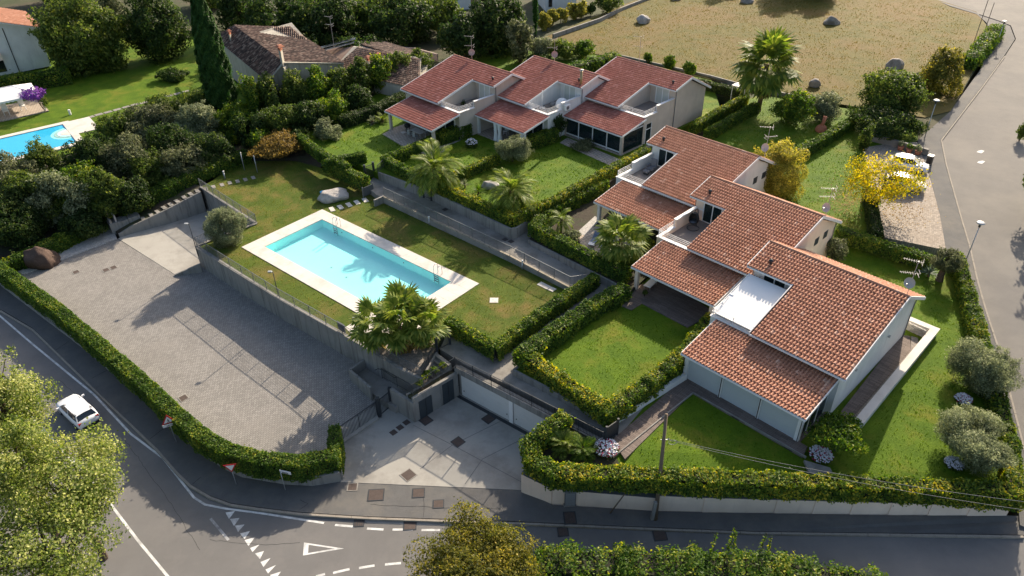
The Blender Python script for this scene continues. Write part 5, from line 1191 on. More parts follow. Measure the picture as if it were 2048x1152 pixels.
tree(545, 292, 110, 62, .1, 1.7, LF_RUST, 'russet bushy tree beside the steps path end', 'tree', 'tree', .22, 2.3, 26, .34, .08)
tree(520, 285, 60, 60, .1, 1.7, LF_LAUREL, 'young green tree on a thin stem at the end of the slab path', 'tree', 'tree', .22, 2.0, 16, .36, .06)
tree(655, 262, 62, 52, 1.2, 1.1, LF_OLIVE, 'small silvery olive on the open lawn of the left villa', 'tree', 'olive_tree', .16, 2.4, 24, .34, .1)
tree(450, 455, 88, 82, 0, 1.75, LF_OLIVE, 'round olive tree on the pool lawn beside the sunken ramp', 'tree', 'olive_tree', .13, 2.7, 40, .28, .12, asp=.35)
tree(1025, 298, 74, 58, 1.5, 1.5, LF_OLIVE, 'silver olive tree in front of the middle back verandah', 'tree', 'olive_tree', .15, 2.6, 34, .3, .1, asp=.35)
tree(1968, 735, 135, 118, -.35, 2.0, LF_OLIVE, 'upper of the two big olive trees beside the lane hedge', 'tree', 'olive_tree', .14, 2.4, 46, .28, .16, asp=.35)
tree(1955, 880, 155, 130, -.4, 1.9, LF_OLIVE, 'lower big olive tree at the street corner of the lawn', 'tree', 'olive_tree', .14, 2.4, 46, .28, .16, asp=.35)
tree(1893, 522, 66, 58, .3, 1.9, LF_OLIVED, 'grey olive with a twisted pale trunk by the lane', 'tree', 'olive_tree', .15, 2.5, 26, .32, .28, asp=.35)
tree(1680, 868, 122, 86, -.1, 1.5, LF_LAUREL, 'compact bright green citrus tree by the white verandah corner', 'tree', 'citrus_tree', .17, 2.8, 34, .3, .08)
tree(1668, 498, 62, 50, .5, 1.2, LF_OLIVED, 'small loose shrub tree behind the middle orange roof', 'tree', 'tree', .17, 2.0, 20, .36, .05)
tree(1563, 346, 128, 142, .8, 2.5, LF_GOLD, 'dense golden green egg shaped bush behind the orange roofs', 'bush', 'round_bush', .16, 3.6, 60, .24, .12, fill=.1)
tree(1770, 358, 168, 122, .9, 3.4, LF_YELLOW, 'autumn yellow tree spreading over the parked white cars', 'tree', 'autumn_tree', .22, .62, 50, .3, .14, limbs=14)
tree(1785, 190, 142, 115, 1.4, 2.6, LF_MID, 'big green bush at the corner of the meadow and the lane', 'bush', 'big_bush', .3, 2.6, 44, .26, .12)
tree(1890, 150, 95, 105, 1.4, 2.4, LF_OCHRE, 'yellowish bush in front of the lane lamp', 'bush', 'bush', .3, 2.2, 30, .3, .1)
shrub(1772, 240, 150, 70, 1.2, LF_DARK, 'ivy clad bank of dark shrubs below the big bush', .28, 2.6, 'ivy_bush', 'bush', lobes=40, lr=.28)
shrub(1582, 216, 90, 75, 1.2, LF_LAUREL, 'leafy shrub right of the fan palm trunk', .26, 2.6, lobes=26)
shrub(1650, 215, 75, 60, 1.2, LF_OLIVE, 'pair of silvery olive shrubs near the clay chimney', .2, 2.6, 'olive_shrub', 'shrub', lobes=22)
tree(1732, 275, 26, 56, 1.1, 1.6, LF_MID, 'slim conical shrub at the wall of the paved parking', 'shrub', 'conical_shrub', .22, 2.8, 14, .4, .06)
for x, y, w, l in ((1340, 126, 27, 'smaller round clipped shrub at the meadow wall'), (1377, 138, 32, 'larger round clipped shrub at the meadow wall'), (1298, 118, 24, 'low round shrub at the left end of the meadow wall')):
    shrub(x, y, w, w, 1.5, LF_LAUREL, l, .22, 2.8, 'round_shrub', 'shrub', lobes=14, group='shrubs at the meadow wall')
for i, (x, y) in enumerate([(1088, 42), (1105, 34), (1122, 28), (1148, 20), (1163, 17), (1182, 17)]):
    shrub(x, y + 2, 30 if i < 5 else 22, 36 if i < 5 else 26, 1.3, LF_GOLD if i < 5 else LF_MID, ['first yellow globe shrub from the left along the grey wall', 'second yellow globe shrub along the grey wall', 'third and largest yellow globe shrub of the left trio', 'yellow globe shrub left of the gap end by the grey wall', 'yellow globe shrub beside the small green one', 'small green globe shrub at the right end of the yellow row'][i], .26, 3.0, 'globe_shrub', 'shrub', group='globe shrubs along the grey wall', lobes=16)
shrub(1215, 8, 60, 40, 1.3, LF_MID, 'green shrub at the top beside the meadow wall end', .3, 2.4)
shrub(1082, 96, 50, 46, 1.4, LF_OLIVE, 'grey olive shrub behind the satellite dish', .24, 2.6, lobes=20)
shrub(1128, 100, 62, 42, 1.4, LF_MID, 'mid green shrub between the olive shrub and the meadow', .26, 2.5)
shrub(1166, 98, 46, 36, 1.4, LF_LAUREL, 'rounded laurel shrub at the meadow corner', .26, 2.6)
tree(170, 85, 172, 190, .25, 4.2, LF_MID, 'big dark broadleaf tree with a sunlit yellow top beside the balcony house', 'tree', 'broadleaf_tree', .42, 3.0, 60, .26, .3)
tree(308, 55, 135, 150, .25, 5.2, LF_DARK, 'tall dark tree with a bare leaning trunk behind the neighbour lawn', 'tree', 'broadleaf_tree', .42, 2.8, 44, .28, .28)
tree(230, 30, 60, 90, .3, 3.5, LF_OLIVED, 'grey green tree between the two dark trees', 'tree', 'tree', .4, 2.4, 24, .34, .18)
shrub(345, 150, 62, 26, .25, LF_DARK, 'low clipped round bush under the leaning trunk', .26, 3.0, 'low_bush', 'bush')
wood = [(560, 40, 150, 110, LF_DARK, 'dark tree behind the farmhouse roof'), (480, 20, 110, 90, LF_DARK, 'dark tree between the cypress and the farmhouse'), (660, 50, 150, 120, LF_DARK, 'dark tree behind the tall roof aerial'), (735, 25, 120, 100, LF_MID, 'tree with a lighter crown left of the big oak'), (800, 45, 150, 110, LF_DARK, 'broad dark oak above the low tiled roof'), (875, 25, 110, 90, LF_MID, 'sunlit thin tree beside the white building'), (930, 75, 110, 90, LF_DARK, 'dark shrubby tree behind the left red roof'), (990, 60, 125, 155, LF_DARK, 'tall dense dark evergreen behind the red roofs'), (1040, 80, 60, 90, LF_OLIVED, 'grey evergreen right of the tall dense one'), (590, 95, 110, 70, LF_DARK, 'low dark tree behind the farmhouse ridge'), (720, 100, 110, 60, LF_DARK, 'low dark shrub tree behind the solar panels'), (620, -20, 160, 80, LF_MID, 'far tree at the top edge above the aerial'), (420, -25, 130, 80, LF_MID, 'far tree at the top edge beside the cypress'), (860, -25, 150, 70, LF_DARK, 'far tree at the top edge above the oak'), (130, -30, 170, 80, LF_MID, 'far tree at the top edge behind the balcony house'), (985, -25, 90, 70, LF_MID, 'far tree at the top edge left of the white house')]
for x, y, w, h, m, l in wood: tree(x, y, w, h, 1.3, 3.6 if h > 70 else 2.2, m, l, 'tree', 'woodland_tree', .5, 2.6, 40, .28, .25, 'dark trees behind the farmhouse')
tree(1071, 20, 13, 110, 1.3, 4.5, LF_CYP, 'thin dark cypress beside the white house', 'tree', 'cypress_tree', .3, 3.0, 20, .4, .1)
# tall cypress: a spindle of upright sprays
cb = G(452, 232, .2); cy = thing('cypress_tree', cb, 'tall dark green column cypress rising out of the picture above the neighbour lawn', 'tree')
n = 42000; hh = nr.uniform(0, 1, n) ** .8; HC = 17.0; az = nr.uniform(0, 6.283, n)
prof = np.interp(hh, [0, .04, .15, .4, .7, .9, 1.0], [.55, .8, 1.0, .93, .7, .36, .05]) * 1.9
lump = 1 + .09 * np.sin(az * 5 + hh * 31) + .08 * np.sin(az * 9 - hh * 57) + nr.normal(0, .05, n)
P = np.stack([cb.x + prof * lump * np.cos(az), cb.y + prof * lump * np.sin(az), cb.z + .3 + hh * HC], 1); Nn = np.stack([np.cos(az), np.sin(az), np.full(n, .25)], 1)
fast_quads('crown', leaf_quads(P, Nn, .36, .55, .35, -1.6), LF_CYP, cy); MB().tube([cb - Vector((0, 0, .3)), cb + Vector((0, 0, HC * .93))], [.3, .05], 8).build('trunk', BARK, cy)
mb = MB().lathe(cb, [(.9, .2), (1.45, 2.5), (1.3, 7), (.95, 11.5), (.4, 15), (.02, 16.4)], 14).build('twig_core', TWIG, cy)
# street-side trees close to the camera
pl = Vector((-24.5, 27.5, ROADZ))
for (x, y, w, h, hc, l) in ((0, 800, 215, 215, 7.5, 'upper pale green poplar crown at the left edge beside the white car'), (125, 960, 285, 190, 7.5, 'big pale green poplar crown reaching over the centre line of the road'), (70, 1105, 340, 210, 7.0, 'lowest poplar crown in the bottom left corner'), (20, 925, 190, 200, 7.8, 'poplar crown at the left edge behind the white car')):
    tree(x, y, w, h, ROADZ, hc, LF_POPLAR, l, 'tree', 'poplar_tree', .15, 1.15, 80, .22, .2, 'poplars over the road', fill=.4, asp=.72, limbs=30)
tree(955, 1135, 300, 190, -2.6, 3.0, LF_OCHRE, 'round yellow green tree crown at the bottom centre', 'tree', 'round_tree', .16, 2.4, 70, .24, .16)
for i, (x, y) in enumerate([(1405, 1085), (1440, 1075), (1460, 1080), (1500, 1085), (1520, 1092)]):
    b0 = G(x + 10, y + 40, -2.2); t = thing('tall_shoot', b0, ['leftmost tall shoot standing out of the bottom hedge', 'tall straight shoot second from left above the bottom hedge', 'tall shoot in the middle of the hedge shoots', 'tall shoot fourth from left above the bottom hedge', 'rightmost tall shoot standing out of the bottom hedge'][i], 'plant', 'shoots standing out of the bottom hedge')
    tp = b0 + Vector((rnd.uniform(-.4, .4), .2, 2.6)); MB().tube(limb_pts(b0, tp), .02, 5).build('stem', BARK, t)
    k = 60; s = nr.uniform(.25, 1, k)[:, None]; P = np.array(b0)[None] * (1 - s) + np.array(tp)[None] * s + nr.normal(0, .05, (k, 3)); fast_quads('leaves', leaf_quads(P, unit(k), .17), LF_LAURELY, t)

# ------------------------------------------------------------------ palms and feature plants
palm(G(872, 385, 1.4), 2.8, 'feather palm with long arching fronds beside the upper garden wall', 'feather', 38, 3.4, LF_PALM, .17, (72, -30))
palm(G(1024, 418, 1.5), 2.0, 'bushy feather palm with hanging fronds in front of the silver olive', 'feather', 44, 2.9, LF_PALM, .24, (75, -45))
palm(G(1238, 530, .75), 2.9, 'fan palm standing in the palm garden beside the middle verandah roof', 'fan', 30, 2.7, LF_PALM, .17, (75, -40), 10)
palm(G(1122, 465, .75), 1.5, 'small feather palm behind the folded hedge', 'feather', 20, 1.6, LF_PALM, .12, (70, -20))
palm(G(1517, 222, 1.3), 6.3, 'tall fan palm with a shaggy skirt of hanging fronds at the meadow edge', 'fan', 44, 4.3, LF_PALM, .3, (80, -50), 40)
bp = G(806, 700, .1)
for i, (dx, dy, hgt, L_, l) in enumerate([(0, 0, 2.9, 2.7, 'big fan palm clump on the corner bed by the pool, middle stem'), (-2.2, .3, 2.3, 2.4, 'left leaning stem of the fan palm clump by the pool'), (2.2, .5, 2.4, 2.4, 'right leaning stem of the fan palm clump by the pool'), (.3, 1.6, 3.0, 2.4, 'rear stem of the fan palm clump by the pool')]):
    palm(bp + Vector((dx * .3, dy * .4, 0)), hgt, l, 'fan', 16, L_, LF_PALM, .13, (78, -18), 3, lean=(dx * .6, dy * .5))
shrub(812, 690, 60, 28, .1, LF_RUST, 'dark reddish underplanting below the fan palm clump', .18, 2.2)
cycad(G(860, 690, .1), 'young fan palm sprouting at the foot of the palm clump', 14, .9, kind='fan')
cycad(G(1128, 893, -.1), 'left sago cycad in the corner bed by the drive', 34, 1.25, LF_PALM, el=(70, 8))
cycad(G(1166, 905, -.1), 'right darker sago cycad in the corner bed by the drive', 26, 1.25, LF_LAUREL, el=(75, 10))
cycad(G(765, 245, 1.4), 'sago cycad beside the left verandah column', 26, 1.1, LF_PALM, el=(80, 20))
cycad(G(745, 248, 1.4), 'silvery spiky plant beside the cycad on the left lawn', 20, .9, LF_OLIVE, el=(80, 10))
spiky(G(957, 388, 1.5), 'green yucca in the upper bed behind the hedge', 70, 1.0, LF_LAUREL)
spiky(G(930, 375, 1.5), 'spiky yucca left of the green one in the upper bed', 46, .8, LF_OLIVE)
spiky(G(1857, 552, .2), 'blue green agave tuft below the grey olive', 90, 1.0, LF_AGAVE)
spiky(G(184, 472, -2.1), 'blue tuft of grass on the pebble bed', 90, .7, LF_AGAVE, 'grass_tuft', 'plant', .1, .025)
shrub(1145, 470, 36, 28, .75, LF_OLIVE, 'small silver shrub in the palm garden', .14, 2.3)
shrub(1165, 290, 50, 20, 1.5, LF_OLIVED, 'low shrub at the step of the glazed verandah', .16, 2.2)
shrub(1290, 585, 12, 10, .7, LF_MID, 'tiny plant by the middle verandah column', .12, 2.0)
tree(928, 232, 26, 50, 1.5, 1.5, LF_DARK, 'dark climbing plant on the middle verandah column', 'climbing plant', 'climber', .16, 3, 14, .4, .04)
tree(1122, 250, 28, 34, 1.5, 1.9, LF_DARK, 'dark climbing plant on the glazed verandah corner', 'climbing plant', 'climber', .16, 3, 14, .4, .04)
shrub(1075, 118, 60, 26, 1.45, LF_DARK, 'dark low shrubs behind the gap between the red roofs', .26, 2.2)
flowers(943, 292, 24, 22, 'white flowering plant in the dim garden before the middle verandah', [FL_W], 1.5, .9, 120, 'flower_bush')
flowers(1213, 900, 50, 40, 'white and red flower bed at the start of the plank path', [FL_W, FL_R], -.05, .5, 300)
flowers(1640, 914, 46, 26, 'white and red flower bed under the citrus tree', [FL_W, FL_R], -.2, .5, 260)
flowers(1925, 803, 32, 50, 'white and red flowers at the foot of the upper olive', [FL_W, FL_R], -.3, .5, 240)
flowers(1906, 932, 36, 30, 'white flowers at the foot of the lower olive', [FL_W], -.4, .5, 240)
for i, (x, y) in enumerate(((855, 746), (850, 752), (870, 740), (885, 730), (838, 765))): shrub(x, y, 18, 14, -.15, LF_LAURELY if i % 2 else LF_LAUREL, ['second bushy plant in the trough over the cellar doors', 'bushy plant at the wide part of the trough', 'bushy plant in the middle of the trough', 'bushy plant at the garage end of the trough', 'bushy plant at the lower end of the trough'][i], .12, 2.6, 'trough_plant', 'plant', group='plants in the trough over the cellar doors')

# ------------------------------------------------------------------ boulders
rock(670, 398, 66, 'pale flat-topped sculpted boulder on the pool lawn', ROCK_W, 1.0, .55, .58, seed=3, z=0, rot=.35, cut=.7)
rock(88, 525, 72, 'big brown boulder on the white pebble bed', ROCK_B, 1.0, .8, .95, seed=5, z=-2.1)
rock(980, 374, 40, 'pale boulder between the yuccas and the feather palm', ROCK_W, 1.0, .8, .55, seed=9, z=1.5)
for i, (x, y, w, sd_, l) in enumerate([(1287, 45, 30, 1, 'pale pointed boulder at the left of the meadow'), (1663, 48, 32, 2, 'dark boulder at the top of the meadow'), (1790, 135, 38, 4, 'large grey boulder behind the big bush'), (1630, 172, 28, 6, 'small brown boulder at the near edge of the meadow'), (1495, 6, 28, 7, 'boulder at the top edge of the meadow'), (1352, 0, 26, 8, 'half hidden boulder at the top left of the meadow')]):
    rock(x, y, w, l, ROCK if i else ROCK_W, 1.0, .85, .85, seed=sd_, group='boulders on the dry meadow', z=1.65)

# trees standing just outside the picture whose shade falls into it
for x, y, w, h, z, l in ((1592, -62, 95, 110, 1.8, 'first tree beyond the top of the meadow'), (1655, -58, 90, 110, 1.8, 'second tree beyond the top of the meadow'), (1480, -75, 70, 90, 1.8, 'third tree beyond the top of the meadow'), (2150, 360, 170, 200, 0.8, 'tree on the far side of the lane')):
    tree(x, y, w, h, z, 4.5, LF_MID, l, 'tree', 'broadleaf_tree', .45, 2.2, 40, .28, .25)
shrub(2046, 262, 24, 40, 1.1, LF_MID, 'leaf tips of a bush at the right edge across the lane', .25, 2.2)

# ------------------------------------------------------------------ grass standing on the lawns
def in_poly(x, y, poly):
    r_ = np.zeros(len(x), bool); n_ = len(poly)
    for i in range(n_):
        x1_, y1_ = poly[i]; x2_, y2_ = poly[(i + 1) % n_]
        c_ = ((y1_ > y) != (y2_ > y)) & (x < (x2_ - x1_) * (y - y1_) / (y2_ - y1_ + 1e-12) + x1_); r_ ^= c_
    return r_
EXCL = [[(p.x, p.y) for p in (PA, PB, PC, PD)]]
for pts_ in ([(690, 655), (730, 630), (850, 640), (880, 668), (868, 690), (762, 712), (722, 686)], [(1215, 872), (1374, 750), (1392, 762), (1618, 893), (1604, 918), (1384, 792), (1256, 920)], [(1660, 845), (1728, 850), (1880, 660), (1812, 630), (1700, 700)], [(1606, 918), (1664, 930), (1676, 960), (1614, 948)], [(1236, 608), (1265, 624), (1284, 610), (1378, 658), (1440, 625), (1330, 550), (1270, 570)]):
    EXCL.append([(G(x, y, .05).x, G(x, y, .05).y) for x, y in pts_])
for k in V:
    a_ = V[k][1]
    EXCL.append([(a_(s, t, 0).x, a_(s, t, 0).y) for s, t in ((-.2, -4.2), (11.9, -4.2), (11.9, 13.8), (-.2, 13.8))])
def grass(name, pts, dens, size, m, z=None):
    P = [G(*p) for p in pts]; xs = [p.x for p in P]; ys = [p.y for p in P]; area = (max(xs) - min(xs)) * (max(ys) - min(ys)); n_ = int(area * dens)
    x, y = nr.uniform(min(xs), max(xs), n_), nr.uniform(min(ys), max(ys), n_); ok = in_poly(x, y, [(p.x, p.y) for p in P])
    cl = np.sin(x * .9 + np.sin(y * .7) * 1.5) + np.sin(y * 1.1 + 1.7 * np.sin(x * .5)); ok &= nr.uniform(size=n_) < .62 + .2 * cl
    for e in EXCL: ok &= ~in_poly(x, y, e)
    x, y = x[ok], y[ok]; zz = np.array([zg(a, b_) for a, b_ in zip(x, y)]) if z is None else np.full(len(x), z)
    B_ = np.stack([x, y, zz], 1); az_ = nr.uniform(0, 6.28, len(x)); s_ = size * nr.uniform(.5, 1.3, len(x)); d_ = np.stack([np.cos(az_), np.sin(az_), np.zeros(len(x))], 1); lean = unit(len(x)) * .75; lean[:, 2] = 1; tip = lean * s_[:, None]
    w_ = d_ * (s_ * .5)[:, None]
    Vq = np.stack([B_ - w_, B_ + w_, B_ + tip + w_ * .45, B_ + tip - w_ * .75], 1); fast_quads(name, Vq, m, kind='stuff')
GR_L = mat_leaf('lawn_blade', [(0.0, (0.035, 0.075, 0.005)), (0.5, (0.075, 0.135, 0.010)), (1.0, (0.14, 0.19, 0.02))], 0.3, 0.6, gain=1.0)
GR_P = mat_leaf('pool_lawn_blade', [(0.0, (0.042, 0.072, 0.007)), (0.45, (0.088, 0.125, 0.015)), (0.8, (0.15, 0.16, 0.03)), (1.0, (0.24, 0.19, 0.06))], 0.3, 0.6, gain=1.0)
GR_M = mat_leaf('meadow_tuft', [(0.0, (0.07, 0.075, 0.012)), (0.5, (0.125, 0.105, 0.022)), (1.0, (0.20, 0.14, 0.042))], 0.3, 0.6, gain=1.0)
grass('pool_grass', [(401, 374, 0), (420, 364, 0), (480, 322, 0), (590, 320, 0), (640, 335, 0), (757, 390, 0), (1020, 516, 0), (1140, 579, 0), (1160, 570, 0), (990, 690, 0), (896, 640, 0), (876, 672, 0), (721, 684, 0), (394, 494, 0), (513, 447, 0)], 30, .06, GR_P, 0.0)
grass('lawn_grass', [(1240, 900, 0), (1372, 755, 0), (1600, 560, .05), (1700, 470, .2), (1905, 520, .2), (1950, 640, 0), (1990, 790, -.2), (2010, 960, -.35), (1500, 965, -.4), (1250, 945, -.35)], 34, .06, GR_L)
grass('lawn_grass', [(1050, 735, .45), (1219, 825, .45), (1372, 725, .45), (1420, 620, .45), (1330, 560, .45), (1256, 590, .45)], 36, .06, GR_L, .45)
grass('lawn_grass', [(640, 285, 1.42), (757, 335, 1.5), (864, 376, 1.5), (1024, 448, 1.5), (1160, 360, 1.5), (1300, 285, 1.5), (1000, 200, 1.5), (780, 225, 1.5)], 14, .1, GR_L)
grass('lawn_grass', [(1430, 262, 1.2), (1520, 205, 1.3), (1690, 235, 1.2), (1735, 320, 1.05), (1740, 400, .9), (1690, 470, .62), (1600, 420, .75)], 14, .09, GR_L)
grass('meadow_grass', [(1140, 80, 1.6), (1290, 0, 1.8), (1500, -40, 1.85), (1800, -20, 1.8), (1869, 5, 1.76), (1945, 30, 1.74), (1900, 215, 1.45), (1660, 200, 1.5), (1420, 154, 1.6), (1220, 108, 1.6)], 8, .1, GR_M)
# ------------------------------------------------------------------ garden paths and small paving, stone by stone
def slabs(name, label, pts, sx, sy, m, zt=.03, rot=None, group=None, cat='stepping stones', part='slab'):
    P = [Hh(x, y) for x, y in pts]; r = thing(name, P[0], label, cat, group)
    for i, p in enumerate(P):
        if rot is None:
            q = P[min(i + 1, len(P) - 1)] - P[max(0, i - 1)]; a = math.atan2(q.y, q.x)
        else: a = rot
        a += rnd.uniform(-.03, .03); ax = Vector((math.cos(a), math.sin(a), 0)); MB().box(p + Vector((0, 0, zt - .04)), (sx, sy, .1), ax, Vector((-ax.y, ax.x, 0))).build(part, m, r)
    return r
z5 = lambda L: [(x / 3.84, 280 + y / 3.84) for x, y in L]
slabs('stepping_slabs', 'row of concrete slabs stepping up beside the ramp wall', z5([(1100, 605), (1160, 575), (1210, 550), (1260, 520), (1310, 495), (1360, 470), (1415, 440), (1465, 415), (1515, 390), (1580, 375), (1640, 360), (1705, 345), (1765, 330), (1825, 318), (1885, 305), (1945, 290)]), .42, .85, CONC_PATH)
z6 = lambda L: [(500 + x / 3.84, 280 + y / 3.84) for x, y in L]
slabs('stepping_slabs', 'five pale slabs between the sculpted boulder and the lawn gate', z6([(630, 533), (695, 517), (760, 498), (822, 480), (885, 463)]), .5, 1.0, COPING)
slabs('stepping_stones', 'row of flat stones curving over the neighbour lawn', [(x / 3.84, y / 3.84) for x, y in [(695, 900), (760, 880), (830, 862), (900, 843), (970, 823), (1035, 805), (1105, 790), (1170, 770), (1235, 752), (1300, 737), (1365, 720), (1430, 703)]], 1.05, .75, CONC_PATH)
slabs('paving_slabs', 'three pale slabs in a row set in the pool lawn', [(1083, 569), (1093, 574), (1104, 579)], .6, .6, COPING, cat='paving')
slabs('paving_slab', 'single square pale lid in the pool lawn near the corner hedge', [(988, 601)], .75, .75, COPING, cat='paving')
slabs('paving_slab', 'small grey lid in the pool lawn by the lawn gate', [(764, 404)], .6, .5, CONC_PATH, cat='paving')
# plank-tile path, kerb and white garden wall round the nearest villa
def strip(name, pts, z, m, zb=-.3):
    b = MB().prism([G(x, y, z) for x, y in pts], z + zb); o = b.build(name, m); o['kind'] = 'structure'; return o
strip('gate_apron', [(688, 884), (757, 836), (748, 812), (668, 862)], -2.66, CONC_DRIVE)
strip('plank_path', [(1224, 880), (1370, 754), (1388, 764), (1615, 893), (1606, 912), (1384, 786), (1250, 918)], .07, DECK)
def edge(label, line, z, w=.09):
    P = [G(x, y, z) for x, y in line]; b = MB()
    for a, c in zip(P[:-1], P[1:]): b.bar(a, c, w, .16)
    o = b.build('lawn_edging', CONC_PATH); return tag(o, label, 'edging')
edge('pale stone edging between the plank path and the triangular lawn', [(1226, 915), (1386, 786), (1612, 915)], .06)
strip('side_deck', [(1675, 832), (1702, 838), (1822, 700), (1820, 672), (1790, 668), (1770, 710)], .06, DECK)
strip('pebble_strip', [(1703, 838), (1718, 842), (1838, 700), (1836, 676), (1822, 672), (1822, 700)], .05, GRAVEL_G)
strip('concrete_pad', [(1608, 920), (1660, 935), (1672, 958), (1618, 945)], .05, CONC_PATH, -.2)
gwall = thing('garden_wall', G(1720, 830, 0), 'low white wall with a broad pale top along the side lawn of the nearest villa', 'wall')
P = [G(x, y, .55) for x, y in ((1722, 838), (1870, 658), (1812, 634))]; b = MB(); c = MB()
for p, q in zip(P[:-1], P[1:]): b.wallseg(p, q, .5, .5, .5, -.3, -.3); d = (q - p).normalized() * .3; e_ = .004 if q is P[-1] else 0; c.wallseg(p - d, q + d, .62 - e_, .56 + e_, .56 + e_, .502 + e_, .502 + e_)
b.build('wall_body', WHITE, gwall); c.build('cap', COPING, gwall)
st = MB()
stonewall = thing('stone_wall', G(1815, 660, 0), 'short rough stone wall behind the corner of the nearest villa', 'wall')
A, B = G(1803, 650, .2), G(1850, 672, .2)
for j in range(3):
    for i in range(8):
        p = A.lerp(B, (i + .5 + .3 * (j % 2)) / 8.3); MB().box(Vector((p.x, p.y, .14 + j * .24)), ((B - A).length / 8.3 - .03, .24 + rnd.uniform(-.05, .05), .22), (B - A).normalized()).build('stone', ROCK_W, stonewall)
strip('patio_deck', [(1243, 612), (1263, 620), (1284, 607), (1375, 655), (1430, 625), (1330, 560), (1278, 570)], .5, DECK)
strip('palm_terrace', [(1155, 470), (1200, 448), (1310, 500), (1290, 545), (1230, 525), (1165, 500)], .79, PAVE_BEIGE)
strip('pebble_patch', [(1150, 468), (1190, 432), (1200, 440), (1170, 470)], .8, GRAVEL)
strip('left_patio', [(765, 268), (790, 255), (900, 300), (860, 310), (820, 300)], 1.54, PAVE_BEIGE)
strip('glazed_patio', [(1120, 285), (1135, 275), (1255, 325), (1230, 335)], 1.54, PAVE_BEIGE)
strip('left_edging', [(902, 282), (950, 262), (954, 265), (906, 286)], 1.56, CONC_PATH)
# fallen leaves on the paved parking and under the autumn tree
for (x, y, w, h, n) in ((1805, 420, 60, 45, 420), (1690, 400, 50, 60, 700), (1560, 300, 1, 1, 1)):
    Q = []
    for _ in range(n):
        p = Hh(x + rnd.gauss(0, w * .45), y + rnd.gauss(0, h * .45)); Q.append([p.x, p.y, p.z + .02])
    if n > 5: fast_quads('fallen_leaves', leaf_quads(np.array(Q), np.tile([0, 0, 1.0], (len(Q), 1)), .16, .3), LF_LITTER, kind='stuff')

# ------------------------------------------------------------------ lamps and posts
def street_lamp(px, py, h, label, z=None):
    p = Hh(px, py) if z is None else G(px, py, z); r = thing('street_lamp', p, label, 'street lamp', 'street lamps of the lane'); up = Vector((0, 0, 1))
    MB().tube([p - up * .2, p + up * .9, p + up * (h - .5)], [.06, .055, .04], 8).build('pole', GALV, r, True)
    hd = MB().lathe(p + up * (h - .5), [(.05, 0), (.1, .05), (.1, .12), (.06, .16)], 12); 
    for a in range(3): hd.bar(p + up * (h - .36) + Vector((.1 * math.cos(a * 2.1), .1 * math.sin(a * 2.1), 0)), p + up * (h - .02) + Vector((.16 * math.cos(a * 2.1), .16 * math.sin(a * 2.1), 0)), .02, .02)
    hd.build('lantern_frame', DARKMET, r)
    MB().lathe(p + up * (h - .34), [(.07, 0), (.12, .1), (.1, .3), (0, .32)], 12).build('lantern_glass', GLASS, r, True)
    MB().lathe(p + up * (h - .04), [(.36, 0), (.38, .03), (.3, .09), (.08, .14), (0, .14)], 18).build('lamp_shade', GALV, r, True)
street_lamp(1933, 518, 3.9, 'lane lamp with a round hood beside the yellowing lane hedge')
street_lamp(1850, 273, 4.6, 'lane lamp with a round hood beside the big green bush')
street_lamp(1992, 92, 3.9, 'farthest lane lamp at the top right corner of the meadow')
def wall_lamp_post(px, py, h, label, z=.1, d=(-1, 0)):
    p = G(px, py, z); r = thing('lamp_post', p, label, 'lamp post', 'thin lamp posts on the yard wall'); up = Vector((0, 0, 1))
    MB().tube([p - up * .9, p + up * h], [.04, .035], 8).build('pole', DARKMET, r, True)
    q = p + up * h + Vector((d[0] * .25, d[1] * .25, .02)); hd = MB().bar(p + up * h, q, .05, .05); hd.box(q, (.34, .2, .12)); hd.build('lamp_head', GALV, r)
wall_lamp_post(392, 496, 2.75, 'thin lamp post at the corner of the yard wall above the ramp')
wall_lamp_post(557, 592, 2.6, 'thin lamp post in the middle of the yard wall railing')
wall_lamp_post(724, 690, 2.7, 'thin lamp post beside the fan palm clump')
def bollard(px, py, label, h=.95):
    p = Hh(px, py); r = thing('bollard_light', p, label, 'bollard light', 'white bollard lights of the pool lawn')
    MB().tube([p - Vector((0, 0, .1)), p + Vector((0, 0, h * .75))], .085, 10).build('post', GALV, r, True)
    MB().lathe(p + Vector((0, 0, h * .75)), [(.08, 0), (.08, h * .17), (.11, h * .18), (.11, h * .25), (0, h * .26)], 12).build('light_head', TRIM, r, True)
bollard(450, 357, 'white bollard light beside the stepping slabs'); bollard(859, 449, 'bollard light below the walkway railing under the feather palm'); bollard(1045, 538, 'bollard light at the near end of the walkway railing')
for x, y, h, l in ((515, 345, 2.2, 'grey wooden post under the young tree at the slab path end'), (489, 340, 2.3, 'thin grey post left of the young tree')):
    p = Hh(x, y); tag(MB().tube([p - Vector((0, 0, .2)), p + Vector((0, 0, h))], .05, 8).build('garden_post', GALV, None, True), l, 'post')
